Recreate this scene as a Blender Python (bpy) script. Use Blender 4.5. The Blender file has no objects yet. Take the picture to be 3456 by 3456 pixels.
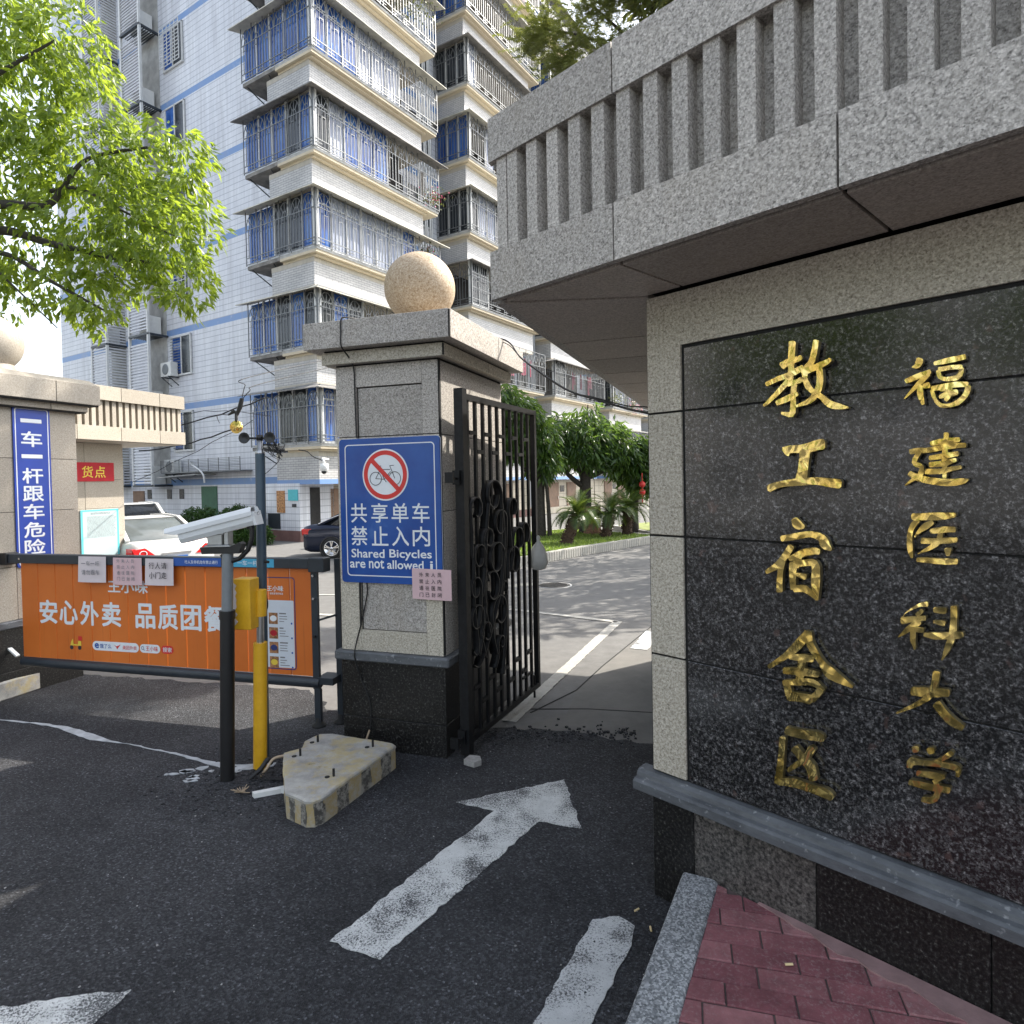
import bpy, bmesh, math, random
from math import sin, cos, pi, radians as R
from mathutils import Vector, Matrix, Quaternion
random.seed(7)
S = bpy.context.scene
COL = S.collection

# ---------------------------------------------------------------- camera
cam_d = bpy.data.cameras.new('camera')
cam = bpy.data.objects.new('camera', cam_d); COL.objects.link(cam); S.camera = cam
cam_d.sensor_width = 36; cam_d.sensor_fit = 'HORIZONTAL'
cam_d.lens = 36*2154.7/3456
cam_d.shift_x = 0; cam_d.shift_y = -(1728-1662.9)/3456
cam_d.clip_start = .05; cam_d.clip_end = 600
PT, RL = .019858, -.019020
_f = Vector((0, cos(PT), -sin(PT))); _u = Vector((0, sin(PT), cos(PT))); _x = Vector((1, 0, 0))
_r = _x*cos(RL) + _u*sin(RL); _up = -_x*sin(RL) + _u*cos(RL)
m = Matrix((_r, _up, -_f)).transposed().to_4x4(); m.translation = Vector((0, 0, 1.6))
cam.matrix_world = m

# ---------------------------------------------------------------- light
SUN_AZ, SUN_EL = R(57), R(45)
w = bpy.data.worlds.new('World'); S.world = w; w.use_nodes = True
nt = w.node_tree; nt.nodes.clear()
sky = nt.nodes.new('ShaderNodeTexSky'); sky.sky_type = 'NISHITA'; sky.sun_disc = False
sky.sun_elevation = SUN_EL; sky.sun_rotation = SUN_AZ; sky.air_density = 1.3; sky.dust_density = 3.0; sky.ozone_density = 1.2
bg = nt.nodes.new('ShaderNodeBackground'); bg.inputs['Strength'].default_value = .15
wo = nt.nodes.new('ShaderNodeOutputWorld')
hs = nt.nodes.new('ShaderNodeHueSaturation'); hs.inputs['Saturation'].default_value = .5; hs.inputs['Value'].default_value = 1.0
nt.links.new(sky.outputs[0], hs.inputs['Color']); nt.links.new(hs.outputs[0], bg.inputs[0]); nt.links.new(bg.outputs[0], wo.inputs[0])
sl = bpy.data.lights.new('sun', 'SUN'); sl.energy = 3.3; sl.angle = R(.55); sl.color = (1, .93, .82)
so = bpy.data.objects.new('sun', sl); COL.objects.link(so)
sd = Vector((cos(SUN_EL)*sin(SUN_AZ), cos(SUN_EL)*cos(SUN_AZ), sin(SUN_EL)))
so.rotation_euler = sd.to_track_quat('Z', 'Y').to_euler(); so.location = sd*60
S.view_settings.view_transform = 'Standard'; S.view_settings.look = 'None'
S.view_settings.gamma = 1; S.view_settings.use_curve_mapping = False
S.view_settings.exposure = 1.62

# ---------------------------------------------------------------- materials
MATS = {}
class NT:
    def __init__(s, name):
        s.m = bpy.data.materials.new(name); s.m.use_nodes = True
        s.t = s.m.node_tree; s.b = s.t.nodes['Principled BSDF']; s.l = s.t.links.new
        s._tc = None
    def n(s, ty, **k):
        o = s.t.nodes.new(ty)
        for a, v in k.items():
            if a.startswith('i_'): o.inputs[a[2:]].default_value = v
            else: setattr(o, a, v)
        return o
    def tc(s, out='Object'):
        if not s._tc: s._tc = s.n('ShaderNodeTexCoord')
        return s._tc.outputs[out]
    def noise(s, scale, detail=3, rough=.6, vec=None, out='Fac'):
        o = s.n('ShaderNodeTexNoise'); o.inputs['Scale'].default_value = scale
        o.inputs['Detail'].default_value = detail; o.inputs['Roughness'].default_value = rough
        s.l(vec or s.tc(), o.inputs['Vector']); return o.outputs[out]
    def vor(s, scale, vec=None, out='Color', feat='F1'):
        o = s.n('ShaderNodeTexVoronoi'); o.feature = feat; o.inputs['Scale'].default_value = scale
        s.l(vec or s.tc(), o.inputs['Vector']); return o.outputs[out]
    def ramp(s, src, stops, interp='LINEAR'):
        o = s.n('ShaderNodeValToRGB'); cr = o.color_ramp; cr.interpolation = interp
        while len(cr.elements) > 1: cr.elements.remove(cr.elements[-1])
        for i, (p, c) in enumerate(stops):
            if not hasattr(c, '__len__'): c = (c, c, c)
            e = cr.elements[0] if i == 0 else cr.elements.new(p)
            e.position = p; e.color = (*c[:3], 1)
        s.l(src, o.inputs[0]); return o.outputs[0]
    def mix(s, fac, a, b, mode='MIX'):
        o = s.n('ShaderNodeMix'); o.data_type = 'RGBA'; o.blend_type = mode
        for i, v in ((0, fac), (6, a), (7, b)):
            if hasattr(v, 'is_linked'): s.l(v, o.inputs[i])
            elif i == 0: o.inputs[0].default_value = v
            else: o.inputs[i].default_value = (*v[:3], 1) if hasattr(v, '__len__') else (v, v, v, 1)
        return o.outputs[2]
    def math(s, op, a, b=0.):
        o = s.n('ShaderNodeMath'); o.operation = op
        for i, v in ((0, a), (1, b)):
            if hasattr(v, 'is_linked'): s.l(v, o.inputs[i])
            else: o.inputs[i].default_value = v
        return o.outputs[0]
    def map(s, scale=(1, 1, 1), loc=(0, 0, 0), rot=(0, 0, 0), src=None):
        o = s.n('ShaderNodeMapping'); o.inputs['Scale'].default_value = scale
        o.inputs['Location'].default_value = loc; o.inputs['Rotation'].default_value = rot
        s.l(src or s.tc(), o.inputs['Vector']); return o.outputs[0]
    def col(s, v):
        if hasattr(v, 'is_linked'): s.l(v, s.b.inputs['Base Color'])
        else: s.b.inputs['Base Color'].default_value = (*v, 1)
    def bump(s, h, strength=.3, dist=.01):
        o = s.n('ShaderNodeBump'); o.inputs['Strength'].default_value = strength
        o.inputs['Distance'].default_value = dist; s.l(h, o.inputs['Height'])
        s.l(o.outputs[0], s.b.inputs['Normal'])
    def p(s, **k):
        nm = dict(rough='Roughness', metal='Metallic', spec='Specular IOR Level', coat='Coat Weight', trans='Transmission Weight', alpha='Alpha')
        for a, v in k.items():
            i = s.b.inputs[nm[a]]
            if hasattr(v, 'is_linked'): s.l(v, i)
            else: i.default_value = v

def mat(name):
    def deco(fn):
        MATS[name] = fn; return fn
    return deco
_c = {}
def M(name):
    if name not in _c:
        s = NT(name); f = MATS[name]
        f(s) if callable(f) else plain(s, *f)
        _c[name] = s.m
    return _c[name]
def plain(s, colr, rough=.6, metal=0., var=.12, vs=6., bmp=0.):
    n = s.noise(vs, 4, .65)
    dk = tuple(c*(1-var) for c in colr); lt = tuple(min(1, c*(1+var)) for c in colr)
    s.col(s.ramp(n, [(.3, dk), (.7, lt)])); s.p(rough=rough, metal=metal)
    if bmp: s.bump(s.noise(60, 3), bmp, .004)
def P(name, *a, **k):
    MATS[name] = lambda s, a=a, k=k: plain(s, *a, **k)

def granite(s, c0, c1, c2, stain=(.30, .25, .18), sc=1., st=.35):
    v = s.vor(230*sc); g = s.n('ShaderNodeSeparateColor'); s.l(v, g.inputs[0])
    fine = s.ramp(g.outputs[0], [(.0, c0), (.35, c1), (.72, c1), (.86, c2)])
    n2 = s.noise(95*sc, 3, .7)
    base = s.mix(.45, fine, s.ramp(n2, [(.38, c0), (.62, c2)]))
    info = s.n('ShaderNodeObjectInfo'); fine = s.mix(1., base, s.ramp(info.outputs['Random'], [(0, .84), (1, 1.10)]), 'MULTIPLY'); base = fine
    dk = s.math('MULTIPLY', s.ramp(s.noise(1., 5, .7, s.map((14, 14, .7))), [(.55, 0), (.8, .45)]), s.ramp(s.noise(1.7, 3), [(.4, 0), (.65, 1)]))
    base = s.mix(dk, base, tuple(x*.55 for x in c1))
    big = s.noise(2.3, 5, .7)
    drip = s.noise(1., 4, .6, s.map((9, 9, .9)))
    f = s.math('MULTIPLY', s.ramp(big, [(.45, 0), (.75, 1)]), s.ramp(drip, [(.35, 0), (.7, 1)]))
    f = s.math('MULTIPLY', f, st)
    s.col(s.mix(f, base, stain)); s.p(rough=.62, spec=.35)
    s.bump(s.noise(160*sc, 2), .12, .002)
@mat('granite')
def _(s): granite(s, (.12, .11, .10), (.41, .38, .345), (.66, .62, .575), st=.4)
@mat('granite_warm')
def _(s): granite(s, (.19, .165, .125), (.50, .455, .375), (.70, .655, .56), st=.25)
@mat('granite_cream')
def _(s): granite(s, (.22, .195, .16), (.36, .32, .27), (.44, .40, .34), st=.3)
@mat('soffit_stone')
def _(s): granite(s, (.24, .205, .18), (.44, .39, .345), (.56, .50, .45), st=.55)
@mat('black_granite')
def _(s):
    n = s.noise(95, 6, .82); b = s.ramp(n, [(.46, .006), (.53, (.028, .027, .028)), (.60, (.15, .143, .145)), (.70, (.50, .49, .49))])
    v = s.vor(150); g = s.n('ShaderNodeSeparateColor'); s.l(v, g.inputs[0])
    a = s.ramp(g.outputs[0], [(.0, .008), (.5, .02), (.8, .07), (.95, (.20, .20, .205))])
    rd = s.ramp(s.noise(17, 3, .5), [(.64, 0), (.70, .4)])
    c = s.mix(.22, b, a); c = s.mix(rd, c, (.12, .07, .06))
    s.col(c); s.p(rough=s.ramp(s.noise(5, 4), [(.3, .08), (.75, .2)]), spec=.7)
@mat('black_granite_dull')
def _(s):
    n = s.noise(85, 5, .78); b = s.ramp(n, [(.47, .006), (.58, (.03, .029, .028)), (.70, (.17, .165, .155))])
    s.col(b); s.p(rough=.34, spec=.45)
@mat('grey_granite_dull')
def _(s):
    n = s.noise(85, 5, .78); b = s.ramp(n, [(.40, .018), (.55, (.10, .092, .085)), (.75, (.25, .235, .22))])
    s.col(b); s.p(rough=.4, spec=.4)
@mat('slate_ledge')
def _(s):
    n = s.noise(9, 5, .7, s.map((1, 1, 3))); c = s.ramp(n, [(.3, (.055, .060, .067)), (.7, (.125, .134, .147))])
    d = s.ramp(s.noise(40, 3), [(.62, 0), (.72, .6)]); s.col(s.mix(d, c, (.33, .34, .35))); s.p(rough=.55)
    s.bump(s.noise(50, 4), .25, .003)
@mat('kerb_stone')
def _(s):
    v = s.vor(170); g = s.n('ShaderNodeSeparateColor'); s.l(v, g.inputs[0])
    a = s.ramp(g.outputs[0], [(0, (.12, .128, .135)), (.5, (.25, .262, .272)), (.9, (.48, .49, .50))])
    b = s.ramp(s.noise(4, 4), [(.35, .65), (.7, 1.)]); s.col(s.mix(1., a, b, 'MULTIPLY')); s.p(rough=.75)
    s.bump(s.noise(120, 3), .25, .003)
@mat('joint')
def _(s): plain(s, (.010, .010, .010), .9)
@mat('asphalt')
def _(s):
    big = s.noise(.9, 5, .6); base = s.ramp(big, [(.28, (.020, .0205, .023)), (.5, (.040, .041, .045)), (.75, (.064, .065, .070))])
    v = s.vor(150); g = s.n('ShaderNodeSeparateColor'); s.l(v, g.inputs[0])
    sp = s.ramp(g.outputs[0], [(.0, .5), (.55, .9), (.86, 1.5), (.97, 1.9), (.99, 3.2)])
    c = s.mix(1., base, sp, 'MULTIPLY')
    dust = s.math('MULTIPLY', s.ramp(s.noise(2.1, 6, .7), [(.5, 0), (.75, .55)]), s.ramp(s.noise(55, 3, .8), [(.42, 0), (.65, 1)]))
    c = s.mix(dust, c, (.115, .115, .12))
    s.col(c); s.p(rough=.88, spec=.25)
    s.bump(s.mix(.5, s.vor(150, out='Distance'), s.noise(110, 4, .8)), 1., .009)
@mat('yard')
def _(s):
    big = s.noise(.35, 6, .6); c = s.ramp(big, [(.3, (.095, .094, .092)), (.7, (.155, .150, .142))])
    c = s.mix(.35, c, s.ramp(s.noise(6, 6, .75), [(.3, .06), (.7, .20)]))
    st = s.ramp(s.noise(1.1, 5, .7), [(.58, 0), (.72, .45)]); c = s.mix(st, c, (.085, .08, .075))
    s.col(c); s.p(rough=.9); s.bump(s.noise(90, 4, .7), .35, .004)
@mat('yard_concrete')
def _(s):
    c = s.ramp(s.noise(1.6, 6, .7), [(.3, (.10, .098, .092)), (.72, (.18, .172, .16))]); s.col(c); s.p(rough=.9)
    s.bump(s.noise(70, 4, .7), .4, .004)
def paint(s, wear, c=(.62, .63, .62)):
    n = s.noise(120, 4, .9); n2 = s.noise(4.5, 5, .6)
    f = s.math('ADD', s.math('MULTIPLY', n, .75), s.math('MULTIPLY', n2, .5))
    k = s.ramp(f, [(wear, 0), (wear+.05, 1)])
    cc = s.ramp(s.noise(14, 5, .7), [(.3, tuple(x*.75 for x in c)), (.7, c)])
    s.col(s.mix(k, (.05, .052, .056), cc)); s.p(rough=.8)
    s.bump(s.noise(150, 3, .8), .5, .004)
@mat('paint_worn')
def _(s): paint(s, .575)
@mat('paint_line')
def _(s): paint(s, .55, (.52, .53, .53))
@mat('paint_yard')
def _(s): paint(s, .46, (.40, .39, .36))
P('paint_splash', (.40, .42, .44), .8, 0, .3, 10)
def pbrick(s, tone):
    info = s.n('ShaderNodeObjectInfo')
    a = s.ramp(info.outputs['Random'], [(0, (.16, .052, .062)), (.45, (.22, .08, .09)), (1, (.29, .135, .14))])
    n = s.noise(13, 5, .7, s.tc()); d = s.ramp(n, [(.3, .7), (.7, 1.25)])
    c = s.mix(1., a, d, 'MULTIPLY')
    w_ = s.math('MULTIPLY', s.ramp(s.noise(90, 4, .75), [(.5, 0), (.7, .4)]), s.ramp(s.noise(3, 4), [(.4, .2), (.65, 1)]))
    c = s.mix(w_, c, (.42, .36, .35)); s.col(c); s.p(rough=.85); s.bump(s.noise(120, 4, .7), .4, .003)
@mat('paving_brick')
def _(s): pbrick(s, 0)
P('bedding', (.09, .07, .065), .95, 0, .3, 30)
P('mortar_pink', (.27, .17, .165), .9, 0, .2, 12, bmp=.4)
@mat('gold')
def _(s):
    n = s.noise(11, 2, .5, s.tc()); wv = s.n('ShaderNodeTexWave'); wv.inputs['Scale'].default_value = 9; wv.inputs['Distortion'].default_value = 14; wv.inputs['Detail'].default_value = 2
    s.l(s.tc(), wv.inputs['Vector'])
    s.col(s.ramp(n, [(.35, (.72, .50, .12)), (.65, (.95, .74, .28))])); s.p(metal=1., rough=.17)
    s.bump(s.mix(.75, wv.outputs['Fac'], s.vor(24, out='Distance')), .8, .007)
@mat('gold_side')
def _(s): s.col((.40, .33, .17)); s.p(metal=.9, rough=.35)
@mat('iron')
def _(s):
    n = s.noise(30, 5, .7); s.col(s.ramp(n, [(.35, (.004, .004, .005)), (.75, (.013, .014, .016))])); s.p(rough=.5, metal=.0, spec=.3)
    s.bump(s.noise(80, 3), .3, .002)
P('dark_metal', (.032, .040, .050), .42, .2, .15, 12)
P('blue_grey_metal', (.055, .085, .115), .42, .2, .12, 10)
P('grey_pole', (.20, .22, .235), .45, .2, .12, 10)
P('black_plastic', (.012, .012, .013), .42, 0, .2, 20)
P('rubber', (.014, .014, .014), .8, 0, .2, 20)
@mat('yellow_paint')
def _(s):
    c = s.ramp(s.noise(9, 5, .7), [(.3, (.62, .32, .012)), (.7, (.78, .44, .02))]); d = s.ramp(s.noise(25, 5, .8), [(.66, 0), (.7, .6)])
    s.col(s.mix(d, c, (.30, .20, .08))); s.p(rough=.42)
P('steel', (.55, .56, .57), .28, 1., .1, 20)
P('zinc', (.42, .43, .44), .38, .9, .12, 20)
P('white_housing', (.66, .68, .69), .35, 0, .05, 8)
P('white_plastic', (.70, .71, .70), .4, 0, .06, 8)
P('rock', (.30, .29, .28), .9, 0, .35, 20, bmp=.6)
P('wire', (.012, .012, .013), .6, 0, .2, 20)
P('wire_tan', (.42, .32, .22), .6, 0, .2, 20)
@mat('sign_blue')
def _(s):
    n = s.noise(3.2, 4, .6); c = s.ramp(n, [(.35, (.010, .055, .26)), (.62, (.016, .085, .34)), (.75, (.07, .17, .42))])
    s.col(c); s.p(rough=.24, spec=.5)
P('sign_blue_flat', (.008, .045, .33), .4, 0, .1, 3)
P('white_ink', (.74, .77, .80), .45, 0, .04, 10)
P('shadow_ink', (.30, .33, .42), .5, 0, .04, 10)
P('black_ink', (.03, .03, .035), .5, 0, .1, 20)
P('grey_ink', (.20, .20, .21), .6, 0, .2, 30)
P('red_ink', (.62, .035, .03), .4, 0, .06, 10)
P('red_cloth', (.42, .008, .02), .7, 0, .15, 8)
P('yellow_ink', (.75, .55, .06), .6, 0, .05, 10)
P('pink_paper', (.63, .44, .46), .6, 0, .04, 8)
P('pale_paper', (.62, .55, .56), .6, 0, .05, 8)
P('notice_paper', (.36, .46, .48), .35, 0, .05, 3)
P('teal_ink', (.08, .46, .52), .5, 0, .1, 8)
@mat('orange_vinyl')
def _(s):
    c = s.ramp(s.noise(1.6, 5, .6), [(.3, (.56, .135, .022)), (.7, (.68, .185, .035))])
    st = s.math('MULTIPLY', s.ramp(s.noise(1., 4, .6, s.map((28, 28, 1.2))), [(.62, 0), (.72, .4)]), 1.)
    s.col(s.mix(st, c, (.34, .09, .03))); s.p(rough=.36, spec=.4)
P('navy_ink', (.02, .035, .16), .5, 0, .05, 10)
P('strip_blue', (.02, .09, .36), .4, 0, .08, 10)
P('strip_cyan', (.06, .36, .55), .4, 0, .08, 10)
P('screen_white', (.62, .66, .72), .4, 0, .05, 10)
P('food', (.30, .14, .06), .6, 0, .8, 60)
@mat('pad_concrete')
def _(s):
    c = s.ramp(s.noise(8, 6, .75), [(.3, (.22, .215, .205)), (.7, (.46, .445, .41))])
    y = s.ramp(s.noise(6, 5, .75), [(.46, 0), (.6, .6)]); c = s.mix(y, c, (.47, .36, .13))
    b = s.ramp(s.noise(12, 6, .8), [(.62, 0), (.72, .6)]); c = s.mix(b, c, (.06, .06, .06))
    s.col(c); s.p(rough=.9); s.bump(s.noise(45, 5, .75), .6, .006)
@mat('pad_side')
def _(s):
    wv = s.n('ShaderNodeTexWave'); wv.wave_type = 'BANDS'; wv.bands_direction = 'X'; wv.inputs['Scale'].default_value = 4.4; wv.inputs['Distortion'].default_value = 1.0; wv.inputs['Detail'].default_value = 3; wv.inputs['Detail Scale'].default_value = 3
    s.l(s.tc(), wv.inputs['Vector'])
    k = s.ramp(wv.outputs['Fac'], [(.42, (.07, .066, .06)), (.55, (.36, .28, .14))])
    wh = s.ramp(s.noise(20, 5, .8), [(.44, 0), (.58, .8)]); s.col(s.mix(wh, k, (.36, .34, .30))); s.p(rough=.9)
    s.bump(s.noise(50, 5, .75), .6, .006)
# --- building
def tilewall(s, c0, c1, gw, gh, gcol, stain=.35, line=.02):
    # gw, gh: module; grooves drawn in the local plane (uses object coords, x+y for horizontal run)
    sp = s.n('ShaderNodeSeparateXYZ'); s.l(s.tc(), sp.inputs[0])
    u = s.math('ADD', sp.outputs[0], sp.outputs[1]); v = sp.outputs[2]
    def lines(x, per, wd):
        f = s.math('FRACT', s.math('DIVIDE', x, per)); return s.math('LESS_THAN', f, wd/per)
    h = lines(v, gh, line); hv = lines(u, gw, line*.55)
    c = s.ramp(s.noise(.7, 6, .7), [(.3, c0), (.7, c1)])
    fine = s.ramp(s.noise(1., 3, .6, s.map((7., 7., .25))), [(.3, .82), (.7, 1.05)])
    c = s.mix(1., c, fine, 'MULTIPLY')
    c = s.mix(s.math('MULTIPLY', hv, .32), c, gcol); c = s.mix(s.math('MULTIPLY', h, .7), c, gcol)
    return c, h, hv, v
@mat('tile_white')
def _(s):
    c, h, hv, v = tilewall(s, (.60, .62, .68), (.76, .78, .83), .085, .19, (.20, .22, .28))
    # painted tile bands every 2.7 m
    f = s.math('FRACT', s.math('DIVIDE', s.math('SUBTRACT', v, 1.63+27*0), 2.69))
    k = s.math('LESS_THAN', f, .21/2.69)
    c = s.mix(k, c, s.mix(s.ramp(s.noise(3, 4, .7), [(.6, 0), (.75, .5)]), (.15, .27, .52), (.5, .52, .58)))
    dirt = s.ramp(s.noise(1., 5, .65, s.map((2.2, 2.2, .35))), [(.5, 0), (.8, .5)]); c = s.mix(dirt, c, (.30, .30, .33))
    s.col(c); s.p(rough=.38)
@mat('brick_white')
def _(s):
    sp = s.n('ShaderNodeSeparateXYZ'); s.l(s.tc(), sp.inputs[0])
    cb = s.n('ShaderNodeCombineXYZ'); s.l(s.math('ADD', sp.outputs[0], sp.outputs[1]), cb.inputs[0]); s.l(sp.outputs[2], cb.inputs[1])
    b = s.n('ShaderNodeTexBrick'); s.l(cb.outputs[0], b.inputs['Vector'])
    b.inputs['Scale'].default_value = 1; b.inputs['Brick Width'].default_value = .22; b.inputs['Row Height'].default_value = .065
    b.inputs['Mortar Size'].default_value = .006; b.inputs['Mortar Smooth'].default_value = .2
    b.inputs['Color1'].default_value = (.52, .515, .51, 1); b.inputs['Color2'].default_value = (.44, .44, .44, 1); b.inputs['Mortar'].default_value = (.17, .17, .19, 1)
    d = s.ramp(s.noise(1.3, 5, .6), [(.3, .85), (.7, 1.05)])
    s.col(s.mix(1., b.outputs[0], d, 'MULTIPLY')); s.p(rough=.5)
@mat('tile_upright')
def _(s):
    c, h, hv, v = tilewall(s, (.40, .37, .31), (.52, .48, .41), .06, 5., (.17, .15, .12), line=.022)
    s.col(c); s.p(rough=.5)
@mat('tile_cream')
def _(s):
    c, h, hv, v = tilewall(s, (.50, .44, .34), (.62, .56, .45), .3, .3, (.16, .13, .10), line=.02)
    s.col(c); s.p(rough=.5)
P('cream_render', (.56, .49, .37), .8, 0, .08, 2)
P('slab_grey', (.40, .40, .39), .85, 0, .25, 3)
@mat('slab_dirty')
def _(s):
    c = s.ramp(s.noise(2.5, 6, .75), [(.3, (.10, .10, .10)), (.5, (.22, .21, .20)), (.75, (.36, .35, .33))]); s.col(c); s.p(rough=.9)
P('awning', (.55, .53, .46), .8, 0, .25, 3)
@mat('blue_glass')
def _(s):
    c = s.ramp(s.noise(1.1, 3, .5, s.map((3, 3, 1))), [(.35, (.015, .06, .25)), (.6, (.04, .13, .42)), (.75, (.12, .26, .55))]); s.col(c); s.p(rough=.12, spec=.6)
@mat('curtain')
def _(s):
    c = s.ramp(s.noise(1., 3, .6, s.map((12, 12, .6))), [(.35, (.16, .20, .32)), (.65, (.42, .45, .52))]); s.col(c); s.p(rough=.45)
P('dark_glass', (.028, .034, .042), .15, 0, .4, 2)
P('white_frame', (.62, .63, .63), .45, 0, .08, 5)
P('grille', (.17, .18, .19), .45, .3, .2, 5)
P('dark_inside', (.028, .027, .027), .9, 0, .5, 2)  # near-black colour stands in for the shade of the interiors
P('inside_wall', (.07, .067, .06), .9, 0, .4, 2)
P('louvre', (.58, .59, .62), .55, 0, .1, 3)
P('pipe_grey', (.42, .44, .46), .5, 0, .15, 3)
P('green_door', (.02, .10, .05), .5, 0, .2, 5)
P('brown_door', (.20, .115, .07), .55, 0, .25, 4)
P('plinth_red', (.16, .085, .075), .8, 0, .2, 4)
P('magenta', (.60, .015, .16), .6, 0, .3, 9)
P('maroon', (.24, .02, .06), .7, 0, .2, 9)
# --- foliage
def leaf(s, c0, c1, tr, mixf=.5, rough=.45):
    info = s.n('ShaderNodeObjectInfo'); g = s.n('ShaderNodeNewGeometry')
    c = s.ramp(g.outputs['Random Per Island'], [(0, c0), (1, c1)]); s.col(c); s.p(rough=rough, spec=.5)
    t = s.n('ShaderNodeBsdfTranslucent'); t.inputs[0].default_value = (*tr, 1)
    mx = s.n('ShaderNodeMixShader'); mx.inputs[0].default_value = mixf
    s.l(s.b.outputs[0], mx.inputs[1]); s.l(t.outputs[0], mx.inputs[2])
    s.l(mx.outputs[0], s.t.nodes['Material Output'].inputs['Surface'])
@mat('leaf_front')
def _(s): leaf(s, (.03, .07, .010), (.14, .20, .03), (.40, .52, .05), .5, .33)
@mat('leaf_yard')
def _(s): leaf(s, (.018, .05, .014), (.07, .13, .03), (.20, .33, .05), .3, .27)
@mat('leaf_cycad')
def _(s): leaf(s, (.03, .07, .02), (.09, .14, .03), (.16, .22, .03), .3, .3)
@mat('leaf_pine')
def _(s): leaf(s, (.06, .085, .03), (.14, .16, .045), (.22, .24, .05), .4)
@mat('leaf_hedge')
def _(s): leaf(s, (.02, .055, .012), (.05, .11, .02), (.08, .15, .02), .25)
@mat('grass')
def _(s): leaf(s, (.10, .17, .03), (.22, .29, .06), (.25, .36, .06), .4)
P('soil', (.16, .19, .05), .95, 0, .4, 6)
P('bark_dark', (.045, .038, .032), .9, 0, .45, 25, bmp=.8)
P('bark_cycad', (.07, .045, .03), .95, 0, .5, 40, bmp=1.)
P('bark_front', (.05, .045, .04), .9, 0, .3, 25, bmp=.6)
P('stump_wood', (.22, .12, .075), .9, 0, .5, 30, bmp=.8)
P('planter_tile', (.36, .35, .32), .7, 0, .2, 5)
# --- cars
P('car_white', (.50, .50, .49), .22, 0, .03, 2)
P('car_navy', (.014, .020, .042), .12, .3, .1, 2)
P('car_glass', (.10, .115, .12), .08, 0, .2, 2)
P('car_dark_glass', (.012, .014, .017), .08, 0, .2, 2)
P('lamp_red', (.55, .01, .012), .2, 0, .2, 8)
P('plate_blue', (.02, .14, .48), .4, 0, .05, 8)
P('chrome', (.75, .75, .76), .15, 1, .05, 8)
P('terracotta', (.40, .12, .05), .8, 0, .1, 8)
P('bag_white', (.58, .58, .56), .35, 0, .1, 12)
P('poster_mix', (.40, .20, .08), .6, 0, .9, 25)
P('butt', (.70, .55, .30), .8, 0, .1, 50)
P('manhole', (.085, .08, .075), .7, .4, .4, 40, bmp=.8)

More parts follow.
